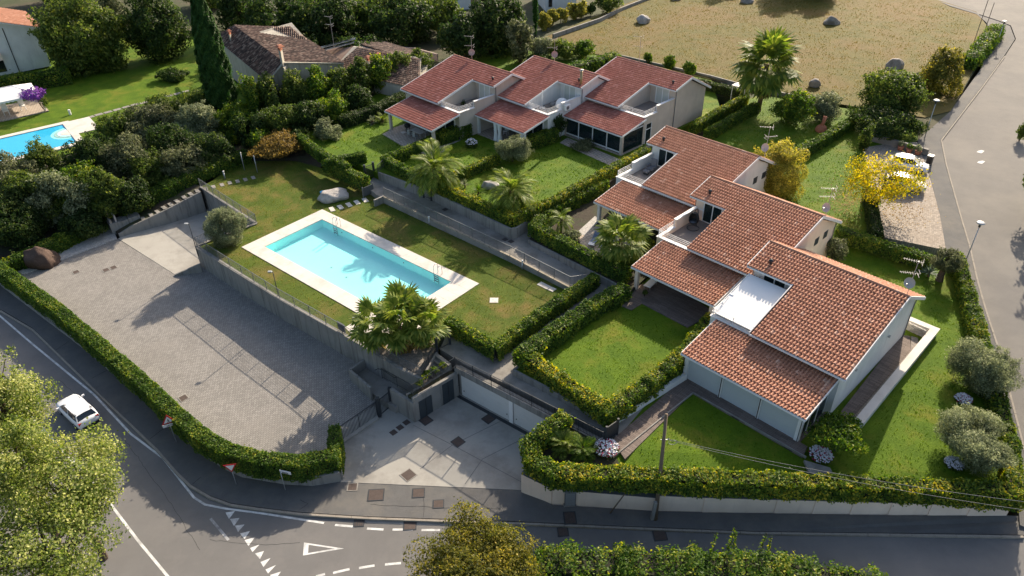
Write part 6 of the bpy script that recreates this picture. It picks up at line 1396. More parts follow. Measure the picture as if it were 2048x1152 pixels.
# utility pole with its concrete stub and wires
p = G(1311, 1036, -2.35); r = thing('utility_pole', p, 'weathered wooden utility pole beside the cream street wall', 'utility pole'); up = Vector((0, 0, 1))
top = G(1333, 828, 4.6)
MB().tube([p - up * .3, p.lerp(top, .5), top], [.15, .13, .105], 10).build('pole', WOODPOLE, r, True)
MB().bar(p + Vector((-.2, .05, -.2)), p + Vector((-.12, .08, 1.5)), .22, .2).build('concrete_stub', CONC_WALL, r)
hk = MB(); a = p.lerp(top, .76); hk.bar(a + Vector((-.2, 0, 0)), a + Vector((.3, 0, 0)), .04, .04); hk.lathe(a + Vector((.3, 0, 0)), [(.05, 0), (.06, .06), (.03, .12)], 8); hk.build('bracket', GALV, r)
YAGI0 = mat('grey_cable_sheath', (0.24, 0.235, 0.23), 0.7, 0.1)
for i, (e, z) in enumerate((((2120, 1012), 3.2), ((2120, 1030), 2.9))):
    q = G(*e, z); s = a + Vector((.3, 0, .05 - .1 * i)); pts = [s.lerp(q, t / 14) - up * .5 * 4 * (t / 14) * (1 - t / 14) for t in range(15)]
    tag(MB().tube(pts, .012, 5).build('overhead_cable', YAGI0, None, True), ['upper of the two overhead cables running right from the wooden pole', 'lower of the two overhead cables running right from the wooden pole'][i], 'cable', 'overhead cables')
pts = [a + Vector((.3, 0, 0)) + Vector((.28 * math.sin(t) + .3, 0, .2 * math.cos(t) - .25)) for t in [k * .55 for k in range(12)]]
MB().tube(pts, .018, 5).build('cable_loop', GALV, r)
g0, g1 = Hh(1219, 1026), G(1262, 972, .2); tag(MB().tube([g0 - up * .1, g1], [.05, .035], 7).build('guy_strut', WOODPOLE, None, True), 'thin dark strut leaning into the hedge left of the wooden pole', 'strut')
# utility cabinet
p = Hh(1140, 1014) + Vector((0, .22, 0)); r = thing('utility_cabinet', p, 'grey utility cabinet standing against the cream street wall', 'cabinet')
MB().box(p + up * .7, (.75, .36, 1.4)).build('cabinet_body', GREYMET, r); MB().box(p + up * 1.43, (.82, .44, .06)).build('cabinet_roof', GALV, r); MB().box(p + up * .72 + Vector((0, -.185, 0)), (.66, .012, 1.2)).build('cabinet_door', GALV, r)
MB().box(p + up * .05, (.85, .45, .12)).build('plinth', CONC_PATH, r)

# ------------------------------------------------------------------ road signs
def prism_plate(b, pts2, o, ex_, ey_, n, t, mi=0):
    k = len(pts2); f = [o + ex_ * x + ey_ * y + n * t / 2 for x, y in pts2]; bk = [o + ex_ * x + ey_ * y - n * t / 2 for x, y in pts2]
    b.add(f + bk, [tuple(range(k)), tuple(range(2 * k - 1, k - 1, -1))] + [(i, i + k, (i + 1) % k + k, (i + 1) % k) for i in range(k)], mi)
def text_on(txt, o, ex_, ey_, n, size, m, parent, name='lettering'):
    cu = bpy.data.curves.new(name, 'FONT'); cu.body = txt; cu.size = size; cu.align_x = 'CENTER'; cu.align_y = 'CENTER'; cu.extrude = .002
    tmp = bpy.data.objects.new(name, cu); COL.objects.link(tmp); dg = bpy.context.evaluated_depsgraph_get(); me = bpy.data.meshes.new_from_object(tmp.evaluated_get(dg)); bpy.data.objects.remove(tmp)
    me.materials.clear(); me.materials.append(m); q = bpy.data.objects.new(name, me); link(q, parent); T = Matrix((ex_, ey_, n)).transposed().to_4x4(); T.translation = o + n * .008 - BASE[parent.name]; q.matrix_local = T; return q
def tri_sign(px, py, h, label, facing, inv=False, plate=None, size=.9, lean=(0, 0)):
    p = Hh(px, py) + Vector((-.12, -.4, 0)); r = thing('road_sign', p, label, 'road sign', 'road signs at the junction'); n = Vector((facing[0], facing[1], 0)).normalized(); ex_ = Vector((-n.y, n.x, 0)); tl = Vector((lean[0], lean[1], 0))
    MB().tube([p - up * .2, p + up * (h + .1) + tl], .032, 8).build('pole', GALV, r, True)
    o = p + up * (h + (.0 if inv else -.05)) + tl + n * .05; s = size; hh_ = s * .866
    tr_ = [(-s / 2, -hh_ / 3), (s / 2, -hh_ / 3), (0, hh_ * 2 / 3)]
    if inv: tr_ = [(-x, -y) for x, y in tr_]
    b = MB(); prism_plate(b, tr_, o, ex_, up, n, .02); b.build('sign_border', RED, r)
    b = MB(); prism_plate(b, [(x * .68, y * .68) for x, y in tr_], o + n * .013, ex_, up, n, .006); b.build('sign_face', SIGNW, r)
    if not inv:      # walking figure: head, body, legs, arms
        b = MB(); k = s * .235; o = o + up * -.03
        def limb(a, c, w): b.bar(o + n * .02 + ex_ * a[0] * k + up * a[1] * k, o + n * .02 + ex_ * c[0] * k + up * c[1] * k, w * k, .004, 0, n)
        b.lathe(o + n * .018 + up * .62 * k, [(.13 * k, 0), (.13 * k, .004), (0, .005)], 10, ax=n); limb((0, .45), (.02, -.05), .26); limb((0, -.05), (.32, -.62), .17); limb((0, -.05), (-.32, -.62), .17); limb((0, .4), (.36, .1), .12); limb((0, .4), (-.34, .12), .12)
        for i in range(-2, 3): limb((i * .24, -.74), (i * .24 + .02, -.62), .1)
        b.build('pedestrian_symbol', BLACK, r)
    if plate:
        q = o - up * (hh_ / 3 + .15); b = MB(); prism_plate(b, [(-s * .5, -.12), (s * .5, -.12), (s * .5, .12), (-s * .5, .12)], q, ex_, up, n, .02); b.build('supplementary_plate', SIGNW, r); text_on(plate, q + n * .012, ex_, up, n, .24, BLACK, r)
    return r
tri_sign(360, 876, 2.35, 'red bordered pedestrian warning triangle with a white plate below by the street hedge', (.45, -1), plate='serie', size=1.0)
tri_sign(480, 961, 1.9, 'red and white give way triangle pointing down by the street wall', (.15, -1), inv=True, size=.9)
p = Hh(571, 980); r = thing('street_name_sign', p, 'small white street name plate on a post by the street wall', 'street sign')
MB().tube([p - up * .2, p + up * 1.95], .03, 8).build('pole', GALV, r, True); MB().box(p + up * 1.85 + Vector((.34, -.03, 0)), (.85, .03, .26), Vector((.96, -.28, 0)).normalized(), Vector((.28, .96, 0)).normalized()).build('name_plate', SIGNW, r)
q = MB()
for i in range(5): q.box(p + up * 1.85 + Vector((.16 + .09 * i, -.02 - .026 * i - .022, 0)), (.06, .006, .1), Vector((.96, -.28, 0)).normalized(), Vector((.28, .96, 0)).normalized())
q.build('faded_lettering', DARKMET, r, kind='stuff')
p = G(683, 655, .6); tag(MB().box(p + up * .05, (.95, .04, .85), dd, dnv).build('notice_board', GREYMET), 'blank grey board fixed to the yard wall railing left of the palm', 'board')

# ------------------------------------------------------------------ cars
def car(p, az, label, m, L=4.25, Wc=1.78, Hc=1.55):
    r = thing('car', p, label, 'car', 'white cars'); fx = Vector((math.cos(az), math.sin(az), 0)); fy = Vector((-fx.y, fx.x, 0))
    def C(x, y, z): return p + fx * x + fy * y + up * z
    # body sections from tail to nose: x, half width, sill, belt height
    S = [(-L / 2, .70, .42, .80), (-L / 2 + .12, .82, .30, .98), (-L * .33, .88, .24, 1.0), (-.3, .89, .22, .97), (L * .2, .89, .22, .93), (L * .34, .87, .24, .86), (L / 2 - .16, .80, .28, .74), (L / 2, .64, .38, .60)]
    vs = []; fs = []
    for x, w, s, h in S:
        for y, z in ((-w * .94, s), (-w, (s + h) * .5), (-w * .97, h - .08), (-w * .8, h), (0, h + .035), (w * .8, h), (w * .97, h - .08), (w, (s + h) * .5), (w * .94, s)): vs.append(C(x, y, z))
    n = 9
    for i in range(len(S) - 1):
        for k in range(n): fs.append((i * n + k, i * n + (k + 1) % n, (i + 1) * n + (k + 1) % n, (i + 1) * n + k))
    fs += [tuple(range(n - 1, -1, -1)), tuple((len(S) - 1) * n + k for k in range(n))]
    MB().add(vs, fs).build('body', m, r, True)
    # cabin: glasshouse and roof
    b = MB(); lo = [(-L * .44, .74), (-L * .30, .78), (L * .10, .79), (L * .27, .74)]; hi = [(-L * .37, .56), (-L * .26, .62), (L * .02, .63), (L * .08, .56)]
    zl = [.97, .99, .97, .90]; zh = [Hc - .14, Hc - .02, Hc - .02, Hc - .1]; vs = []
    for (x, w), z in zip(lo, zl): vs += [C(x, -w, z), C(x, w, z)]
    for (x, w), z in zip(hi, zh): vs += [C(x, -w, z), C(x, w, z)]
    fs = []
    for i in range(3): fs += [(2 * i, 2 * i + 2, 8 + 2 * i + 2, 8 + 2 * i), (2 * i + 1, 8 + 2 * i + 1, 8 + 2 * i + 3, 2 * i + 3), (8 + 2 * i, 8 + 2 * i + 2, 8 + 2 * i + 3, 8 + 2 * i + 1)]
    fs += [(0, 8, 9, 1), (6, 7, 15, 14)]
    b.add(vs, fs).build('windows', CARGLASS, r)
    b = MB(); ro = []
    for (x, w), z in zip([(-L * .39, .57), (-L * .26, .65), (L * .01, .66), (L * .085, .58)], [Hc - .15, Hc, Hc, Hc - .09]): ro += [C(x, -w, z - .02), C(x, 0, z + .035), C(x, w, z - .02)]
    for i in range(3): b.add([ro[3 * i + k] for k in range(6)], [(0, 3, 4, 1), (1, 4, 5, 2)])
    b.build('roof', m, r, True)
    pl = MB()
    for s in (-1, 1):
        for (xa, wa, za), (xb, wb, zb) in (((lo[0][0], .75, .98), (hi[0][0], .57, Hc - .12)), ((-L * .1, .8, .98), (-L * .11, .65, Hc - .03)), ((L * .27, .75, .91), (L * .08, .57, Hc - .08))): pl.bar(C(xa, s * wa, za), C(xb, s * wb, zb), .07, .06)
    pl.build('pillars', m, r, kind='stuff')
    for x in (-L * .30, L * .31):
        for s in (-1, 1):
            w = MB().lathe(C(x, s * (Wc / 2 - .2), .32), [(.0, 0), (.32, 0), (.33, .05), (.33, .16), (.30, .21), (.2, .2)], 18, ax=fy * s).build('wheel', RUBBER, r, True); MB().lathe(C(x, s * (Wc / 2 - .005), .32), [(.21, 0), (.2, .012), (.0, .02)], 14, ax=fy * s).build('rim', GALV, w)
    for s in (-1, 1):
        MB().box(C(-L / 2 + .1, s * .66, .84), (.12, .22, .2), fx, fy).build('tail_light', RED, r); MB().box(C(L / 2 - .16, s * .60, .66), (.2, .3, .13), fx, fy).build('headlight', GLASS, r)
        MB().box(C(L * .2, s * .98, 1.0), (.12, .2, .13), fx, fy).build('door_mirror', m, r); 
    MB().box(C(-L / 2 - .005, 0, .68), (.03, .5, .12), fx, fy).build('number_plate', SIGNW, r); MB().box(C(-L / 2 + .02, 0, .4), (.12, 1.3, .2), fx, fy).build('rear_bumper', BLACK, r)
    return r
la = G(262, 868, ROADZ) - G(65, 688, ROADZ); az_lane = math.atan2(la.y, la.x)
car(G(160, 832, ROADZ), az_lane + math.pi, 'white car driving away along the road beside the poplar leaves', CAR_W, 4.3)
e = G(1860, 340, 1) - G(1790, 325, 1.1); az2 = math.atan2(e.y, e.x)
pa_ = Hh(1815, 338); car(pa_, az2, 'white car parked half under the yellow tree nearest the lane wall', CAR_W, 4.1)
pb_ = Hh(1808, 376); car(pb_, az2 + .05, 'white car parked under the yellow tree nearer the paved corner', CAR_W, 4.1)

# ------------------------------------------------------------------ aerials and dishes on the roofs
YAGI = mat('dull_aluminium', (0.30, 0.29, 0.29), 0.5, 0.1)
def aerial(p, h, label, yagis=((.0, 0.0), (-.9, 2.6)), dish=None, m=GALV):
    r = thing('roof_aerial', p, label, 'aerial', 'roof aerials'); MB().tube([p - up * .3, p + up * h], .028, 7).build('mast', m, r)
    for dz, az in yagis:
        b = MB(); o = p + up * (h + dz - .05); d = Vector((math.cos(az), math.sin(az), 0)); s = Vector((-d.y, d.x, 0)); b.bar(o - d * .35, o + d * 1.0, .02, .02)
        for k in range(8): b.bar(o + d * (-.2 + k * .16) - s * (.28 - .015 * k), o + d * (-.2 + k * .16) + s * (.26 - .015 * k), .009, .009)
        for k in (-1, 1): b.bar(o - d * .3 - s * .3 + up * .16 * k, o - d * .3 + s * .3 + up * .16 * k, .012, .05)
        b.build('yagi_antenna', YAGI, r)
    if dish:
        dz, az, sz_, dm = dish; o = p + up * (h + dz); d = Vector((math.cos(az), math.sin(az), .35)).normalized(); prof = [(0, .0)] + [(sz_ * k / 5, .30 * sz_ * (k / 5) ** 2) for k in range(1, 6)]
        di = MB().lathe(o + d * .1, prof, 18, ax=d).build('dish', dm, r, True); b = MB(); f = o + d * (sz_ * 1.3) - up * .12; b.bar(o - up * sz_ * .8 + d * .12, f, .03, .03); b.box(f, (.09, .09, .14)); b.build('dish_arm', m, di)
    return r
DISHP = mat('faded_dish_paint', (0.45, 0.33, 0.29), 0.6, 0.1); DISHW = mat('pale_dish_paint', (0.5, 0.47, 0.44), 0.6, 0.1)
def VX(k, s, t, z): return V[k][1](s, t, z)
SD = -1.9
aerial(VX('R3', 11.0, 9.6, 6.1), 2.9, 'aerial and pale dish at the ridge end of the nearest villa', ((0, 2.6), (-1.0, 2.9)), (-1.9, -2.6, .42, DISHW))
aerial(VX('R2', 11.0, 10.4, 5.8), 2.6, 'double aerial with two dishes at the ridge end of the egg chair villa', ((0, 3.0), (-.75, 3.1)), (-1.9, -2.7, .42, DISHW))
aerial(VX('R1', 11.2, 10.4, 5.8), 3.2, 'aerial and pale dish at the far end of the armchair villa roof', ((0, 2.9), (-1.0, .2)), (-2.2, -2.5, .42, DISHW))
aerial(VX('L1', 8.2, 9.7, 6.0), 3.2, 'aerial with a pink dish behind the left red roof', ((0, 2.8), (-1.2, 2.9)), (-2.1, -1.6, .42, DISHP))
aerial(VX('L2', 8.0, 9.7, 6.0), 3.0, 'faint aerial with a pink dish behind the middle red roof', ((0, 2.8), (-1.1, 2.9)), (-2.0, -1.6, .42, DISHP))
aerial(VX('L3', 8.6, 9.7, 6.0), 3.4, 'aerial standing against the meadow behind the right red roof', ((0, 2.8), (-1.2, 2.9)))
aerial(G(668, 92, 6.2), 4.2, 'tall roof aerial on the low tiled house', ((0, 2.7), (-1.1, 2.8)))
# metal flue of the glazed villa
p = VX('L2', .55, 6.5, 5.3); r = thing('chimney_flue', p, 'brass coloured metal flue between the two right red roofs', 'flue')
MB().tube([p - up * .3, p + up * 1.9], .17, 12).build('flue_pipe', mat('brass_flue', (0.36, 0.27, 0.14), 0.4, 0.1, metal=.6), r, True); MB().lathe(p + up * 1.9, [(.1, 0), (.1, .12), (.27, .14), (.24, .24), (0, .3)], 12).build('flue_cowl', GALV, r, True); MB().lathe(p - up * .1, [(.34, 0), (.2, .2)], 12).build('flashing', GALV, r)
# ------------------------------------------------------------------ neighbouring houses
def roof_face(parent, e0, e1, r0, r1, m, tw=.3, tl=.42, thick=.14):
    """sloping face: e0-e1 along the eave, r0-r1 along the ridge above them"""
    du = (e1 - e0).normalized(); W_ = (e1 - e0).length; mid = (r0 + r1) / 2; w = mid - e0; dv = (w - du * w.dot(du)); L_ = dv.length; dv.normalize(); upn = du.cross(dv)
    if upn.z < 0: upn = -upn
    o0 = (r0 - e0).dot(du); o1 = (r1 - e0).dot(du)
    b = MB(); t = upn * thick; q = [e0, e1, r1, r0]; b.add([p - t for p in q] + q, [(0, 3, 2, 1), (4, 5, 6, 7), (0, 1, 5, 4), (1, 2, 6, 5), (2, 3, 7, 6), (3, 0, 4, 7)]); b.build('roof', TRIM if m is not TILE_OLD else OLDWALL, parent)
    def keep(x, y): k = y / L_; return o0 * k - .05 <= x <= W_ + (o1 - W_) * k + .05
    def lefty(): return du.cross(dv).z > 0
    if lefty(): tile_roof(parent, e0 + upn * .004, du, dv, upn, W_, L_, m, keep, tw=tw, tl=tl)
    else: tile_roof(parent, e1 + upn * .004, -du, dv, upn, W_, L_, m, lambda x, y: keep(W_ - x, y), tw=tw, tl=tl)
def down(p, z): return Vector((p.x, p.y, z))
def win(parent, a, b2, z0, z1, n, name='window', glass=DARKDOOR, frame=TRIM):
    """window in the vertical wall from a to b2"""
    d = (b2 - a); d.z = 0; L = d.length; d.normalize(); c = (a + b2) / 2; o = MB().box(Vector((c.x, c.y, (z0 + z1) / 2)) + n * .03, (L, .08, z1 - z0), d, n).build(name, frame, parent)
    MB().box(Vector((c.x, c.y, (z0 + z1) / 2)) + n * .06, (L - .16, .06, z1 - z0 - .16), d, n).build('pane', glass, o)
# farmhouse with a chimney on its gable
fz = .4
ef, en, rf, rn = G(430, 76, 5.2), G(535, 163, 5.2), G(468, 51, 7.4), G(598, 119, 7.4)
rn = rf + (en - ef).normalized() * (rn - rf).dot((en - ef).normalized()); re_n = G(688, 126, 5.6); re_f = re_n + (rf - rn)
fh = thing('farmhouse', down(rn, fz), 'old farmhouse with a dark brown clay tiled roof and a chimney on its gable', 'house', 'houses around the villas')
roof_face(fh, ef, en, rf, rn, TILE_OLD); roof_face(fh, re_n, re_f, rn, rf, TILE_OLD)
axd = (rn - rf).normalized(); ins = axd * -.35
b = MB(); ga_ = [down(en, fz) + ins, down(re_n, fz) + ins, re_n + ins - up * .2, rn + ins - up * .2, en + ins - up * .2]; gb_ = [p + (rf - rn) * .95 for p in ga_]
b.add(ga_ + gb_, [(0, 1, 2, 3, 4), (9, 8, 7, 6, 5)] + [(i, i + 5, (i + 1) % 5 + 5, (i + 1) % 5) for i in range(5)]); b.build('wall', OLDWALL, fh)
lw = (en - rn); lw.z = 0; lw.normalize()
for t in (.25, .55, .8):
    p = ef.lerp(en, t); win(fh, p + axd * -.5 - lw * .2, p + axd * .5 - lw * .2, 2.2, 3.6, lw, 'shutter_window', GALV, TRIM)
def chimney(parent, p, h, s=.6):
    c = MB().box(p + up * h / 2, (s, s, h), axd).build('chimney', OLDWALL, parent); MB().box(p + up * (h + .06), (s + .2, s + .2, .12), axd).build('chimney_cap', TERRACOTTA, c)
    q = MB()
    for i in (-1, 0, 1): q.box(p + up * (h + .25) + axd * i * s * .38, (.1, s, .28), axd)
    q.build('chimney_vents', TERRACOTTA, c); MB().lathe(p + up * (h + .38), [(s * .8, 0), (s * .4, .2), (0, .26)], 4).build('chimney_hat', TERRACOTTA, c)
chimney(fh, rn + ins * 1.6 - up * .6, 2.2, .9); chimney(fh, ef.lerp(rf, .4) + axd * 4.5 - up * .1, 1.0, .6)
MB().box(down(rn, 3.4) + ins * -.2 + up * 0, (.5, 1.3, 7.0), axd).build('chimney_breast', OLDWALL, fh)
wg = thing('farmhouse_wing', G(560, 80, 1), 'small tiled rear wing behind the farmhouse ridge', 'house', 'houses around the villas')
e0, e1, r0, r1 = G(594, 88, 5.6), G(616, 78, 5.6), G(519, 63, 7.2), G(583, 45, 7.2); 
e0 = G(540, 84, 5.8); e1 = G(614, 80, 5.8); roof_face(wg, e0, e1, r0, r1, TILE_OLD); b = MB().prism([e0 - up * .15, e1 - up * .15, r1 - up * .15, r0 - up * .15], .4); b.build('wall', OLDWALL, wg)
# low house with a hipped roof, twin chimneys and solar panels
lh = thing('low_house', G(760, 140, 1), 'low house with a spread mottled clay roof, twin chimneys and solar panels', 'house', 'houses around the villas')
e0, e1, r0, r1 = G(664, 140, 3.4), G(838, 178, 3.4), G(706, 93, 5.2), G(842, 117, 5.2)
roof_face(lh, e0, e1, r0, r1, TILE_OLD); k0, k1 = G(860, 112, 4.2), G(742, 76, 4.2); roof_face(lh, k0, k1, r1, r0, TILE_OLD)
b = MB().prism([p - up * .2 for p in (e0, e1, k0, k1)], .5); b.build('wall', OLDWALL, lh)
hip = G(636, 104, 3.6); b = MB().poly([hip, e0, r0]); b.poly([hip, r0, G(700, 80, 3.6)]); b.build('hip_roof', TILE_OLD, lh)
sp0, sp1 = G(640, 103, 4.4), G(712, 84, 5.3)
for i in range(2):
    o_ = Vector((0, .9 * i - .6, .25 * i + .25)); d = (sp1 - sp0).normalized(); MB().bar(sp0 + o_, sp1 + o_, .7, .06).build('solar_panel', CARGLASS, lh); MB().bar(sp0 + o_ + Vector((0, -.4, -.05)), sp1 + o_ + Vector((0, -.4, -.05)), .07, .07).build('panel_frame', GALV, lh)
chimney(lh, G(738, 135, 3.9), 1.1, .75); chimney(lh, G(758, 129, 3.9), 1.1, .75)
# house with the balcony at the top left
nb = thing('balcony_house', G(60, 120, .4), 'white house with a red tiled gable roof and a pale balcony at the top left', 'house', 'houses around the villas')
c1, c0 = G(103, 132, .4), G(-120, 175, .4); d = (c1 - c0).normalized(); n_ = Vector((d.y, -d.x, 0)); n_ = n_ if n_.y < 0 else -n_; bk = -n_ * 13
c1b, c0b = c1 + bk, c0 + bk; ZW = 6.4; ap = c0.lerp(c1, .66)
b = MB(); f = [c0, c1, down(c1, ZW), down(ap, ZW + 1.9), down(c0, ZW - .6)]; b.add(f + [p + bk for p in f], [(0, 1, 2, 3, 4), (9, 8, 7, 6, 5)] + [(i, i + 5, (i + 1) % 5 + 5, (i + 1) % 5) for i in range(5)]); b.build('wall', WHITE, nb)
ov = n_ * .6; la_, lb_ = down(c0, ZW - .5) + ov - d * .5, down(c0, ZW - .5) + bk - d * .5; ra_, rb_ = down(ap, ZW + 2.1) + ov, down(ap, ZW + 2.1) + bk; xa, xb = down(c1, ZW + .1) + ov + d * .6, down(c1, ZW + .1) + bk + d * .6
roof_face(nb, lb_, la_, rb_, ra_, TILE_R, .3, .42); roof_face(nb, xa, xb, ra_, rb_, TILE_R, .3, .42)
pd = c0.lerp(c1, .70); MB().tube([down(pd, .4) + n_ * .08, down(pd, ZW + .9) + n_ * .08], .07, 7).build('downpipe', DARKMET, nb)
q0, q1 = c0.lerp(c1, .32), c0.lerp(c1, .60)
MB().box(down(q0.lerp(q1, .5), 3.4) + n_ * .5, ((q1 - q0).length, 1.0, 1.0), d, n_).build('balcony', CREAM, nb); win(nb, q0, q1, .9, 2.7, n_, 'large_window', CARGLASS, DARKMET); win(nb, c0.lerp(c1, .42), c0.lerp(c1, .56), 4.0, 5.9, n_, 'balcony_window', CARGLASS, DARKMET)
MB().bar(down(q0.lerp(q1, .5), 1.8) + n_ * .1, down(q0.lerp(q1, .5), 2.9) + n_ * .1, .08, .08).build('mullion', TRIM, nb)
MB().lathe(down(ap, ZW + .7) - d * 4 + bk * .3, [(.12, 0), (.12, .9), (0, 1.0)], 8).build('roof_vent', DARKMET, nb)
# two white houses at the top edge
for (x0_, y0_, x1_, y1_, h, dp_, l) in ((1092, 24, 1152, 20, 7.0, 10, 'plain white house wall behind the yellow globe shrubs'), (893, 22, 942, 18, 5.0, 8, 'pale building with a wide flat roof at the top edge')):
    a, c = G(x0_, y0_, 1.3), G(x1_, y1_, 1.3); hs_ = thing('white_house', (a + c) / 2, l, 'house', 'houses around the villas'); d = (c - a).normalized(); n_ = Vector((-d.y, d.x, 0))
    MB().box((a + c) / 2 + n_ * dp_ / 2 + up * h / 2, ((c - a).length, dp_, h), d, n_).build('wall', WHITE, hs_); MB().box((a + c) / 2 + n_ * dp_ / 2 + up * (h + .12), ((c - a).length + .8, dp_ + .8, .25), d, n_).build('roof', GALV, hs_)
    win(hs_, a.lerp(c, .08), a.lerp(c, .2), 2.2, 4.6, -n_, 'window', CARGLASS, DARKMET)
wall_line('meadow_wall', [(1106, 68), (1200, 36), (1245, 14), (1292, -4), (1340, -20)], .3, 2.3, 1.2, CONC_WALL, 'grey concrete wall with steps along the left edge of the meadow', joints=3)
wall_line('meadow_wall', [(1225, 106), (1420, 150), (1500, 172), (1660, 203)], .25, 1.9, 1.2, CONC_PATH, 'low grey wall along the near edge of the dry meadow')
wall_line('boundary_wall', [(785, 92), (830, 96), (875, 108)], .25, 2.4, 1.2, mat_wall('pinkish_render', (0.42, 0.33, 0.29), (0.25, 0.2, 0.17), .5), 'pinkish boundary wall under the dark oak')
wall_line('parking_wall', [(1742, 268), (1858, 300)], .35, [2.0, 1.7], .8, CONC_PATH, 'concrete wall with a broad cap at the back of the paved parking', cap=.08)
# neighbour's pool, terrace, pavilion
z_ = .24
NC = G(126, 250, z_); nd1 = (G(0, 279, z_) - NC).normalized(); nd2 = Vector((-nd1.y, nd1.x, 0)); nd2 = nd2 if nd2.y < 0 else -nd2
npool = thing('swimming_pool', NC, "bright blue neighbour pool with round white steps at the left edge", 'swimming pool')
NL, NW = 16.0, 8.0
def NPt(x, y, z=0): return NC + nd1 * x + nd2 * y + up * z
MB().poly([NPt(0, 0, .02), NPt(NL, 0, .02), NPt(NL, NW, .02), NPt(0, NW, .02)]).build('basin', POOLBLUE, npool)
MB().poly([NPt(0, 0, .08), NPt(NL, 0, .08), NPt(NL, NW, .08), NPt(0, NW, .08)]).build('water', WATER, npool)
for x, y, sx, sy in ((NL / 2, -.45, NL + 1.8, .9), (NL / 2, NW + .45, NL + 1.8, .9), (-.45, NW / 2, .88, NW), (NL + .45, NW / 2, .88, NW)): MB().box(NPt(x, y, .06), (sx, sy, .14), nd1, nd2).build('coping', COPING, npool)
MB().box(NPt(-2.2, 2.0, .02), (2.6, 5.5, .1), nd1, nd2).build('terrace', COPING, npool)
for i, rr in enumerate((2.2, 1.8, 1.4, 1.0)):
    b = MB(); c_ = NPt(.02, 3.6, .03 + .028 * i); b.poly([c_ + nd1 * (rr * math.sin(t * math.pi / 12)) + nd2 * (rr * math.cos(t * math.pi / 12)) for t in range(13)]); b.build('round_step', COPING if i % 2 else POOLTILE, npool)
pv = thing('pavilion', G(25, 232, .25), 'garden pavilion with a white canvas roof and a scalloped valance', 'pavilion')
pz = .25; pc_ = G(18, 225, pz); hx, hy = 4.2, 3.0
MB().box(pc_ + up * .06, (2 * hx + .6, 2 * hy + .6, .14), nd1, nd2).build('floor', PAVE_BEIGE, pv)
cr = [pc_ + nd1 * sx * hx + nd2 * sy * hy for sx, sy in ((1, 1), (-1, 1), (-1, -1), (1, -1))]
for p in cr: MB().tube([p, p + up * 2.5], .07, 8).build('post', TRIM, pv)
b = MB(); rg_ = [pc_ + nd1 * 1.6 + up * 3.5, pc_ - nd1 * 1.6 + up * 3.5]; e_ = [p + up * 2.5 for p in cr]
b.poly([e_[0], rg_[0], rg_[1], e_[1]]); b.poly([e_[2], rg_[1], rg_[0], e_[3]]); b.poly([e_[1], rg_[1], e_[2]]); b.poly([e_[3], rg_[0], e_[0]]); b.build('canvas_roof', AWNING, pv)
b = MB()
for i in range(4):
    p, q = e_[i], e_[(i + 1) % 4]; k = 16
    for j in range(k): a_, c_ = p.lerp(q, j / k), p.lerp(q, (j + 1) / k); b.poly([a_, c_, c_ - up * .22, (a_ + c_) / 2 - up * .32, a_ - up * .22])
b.build('valance', AWNING, pv); b = MB().bar(rg_[0], rg_[1], .08, .08); [b.bar(e_[i], rg_[0 if i in (0, 3) else 1], .06, .06) for i in range(4)]; b.build('roof_frame', TRIM, pv)
def chair(p, a, label, m, s=1.0, group=None, name='chair'):
    r = thing(name, p, label, 'chair', group); X_ = Vector((math.cos(a), math.sin(a), 0)); Y_ = Vector((-X_.y, X_.x, 0))
    MB().box(p + up * .45 * s, (.5 * s, .5 * s, .06), X_, Y_).build('seat', m, r); MB().box(p + up * .75 * s - X_ * .24 * s, (.05, .48 * s, .56 * s), X_, Y_).build('backrest', m, r)
    for i in (-1, 1):
        for j in (-1, 1): MB().bar(p + X_ * .2 * s * i + Y_ * .2 * s * j, p + X_ * .2 * s * i + Y_ * .2 * s * j + up * .44 * s, .04, .04).build('leg', m, r)
        MB().bar(p + Y_ * .25 * s * i - X_ * .22 * s + up * .66 * s, p + Y_ * .25 * s * i + X_ * .2 * s + up * .66 * s, .04, .04).build('armrest', m, r)
    return r
na = math.atan2(nd2.y, nd2.x)
for i, (x, y) in enumerate(((0.4, 1.5), (-1.8, .8), (2.2, 1.2))): chair(pc_ + nd1 * x + nd2 * y + up * .13, na, ['white pavilion chair in the middle front', 'white pavilion chair at the right post', 'white pavilion chair at the left edge'][i], TRIM, 1.5, 'white pavilion chairs')
bg = thing('bougainvillea', cr[1], 'purple flowering bougainvillea climbing over the right pavilion corner', 'climbing plant'); ct = cr[1] + up * 2.7 + nd1 * .8
P, Nn, _ = crown_points(ct, 1.7, .9, 2600, 14, .42, .3); fast_quads('blossoms', leaf_quads(P, Nn, .17, .8, .8), FL_P, bg); P, Nn, _ = crown_points(cr[1] + up * 1.3, .7, 1.4, 900, 10, .4, .4); fast_quads('leaves', leaf_quads(P, Nn, .2), LF_MID, bg); MB().tube(limb_pts(cr[1] - up * .1, ct), .06, 6).build('stem', BARK, bg)
p = G(141, 229, .25); tag(MB().tube([p, p + up * .7], .16, 10).build('garden_urn', TRIM), 'small white urn at the edge of the neighbour terrace', 'urn')

# ------------------------------------------------------------------ small things on terraces and lawns
def VXY(k, s, t, z): return V[k][1](s, t, z)
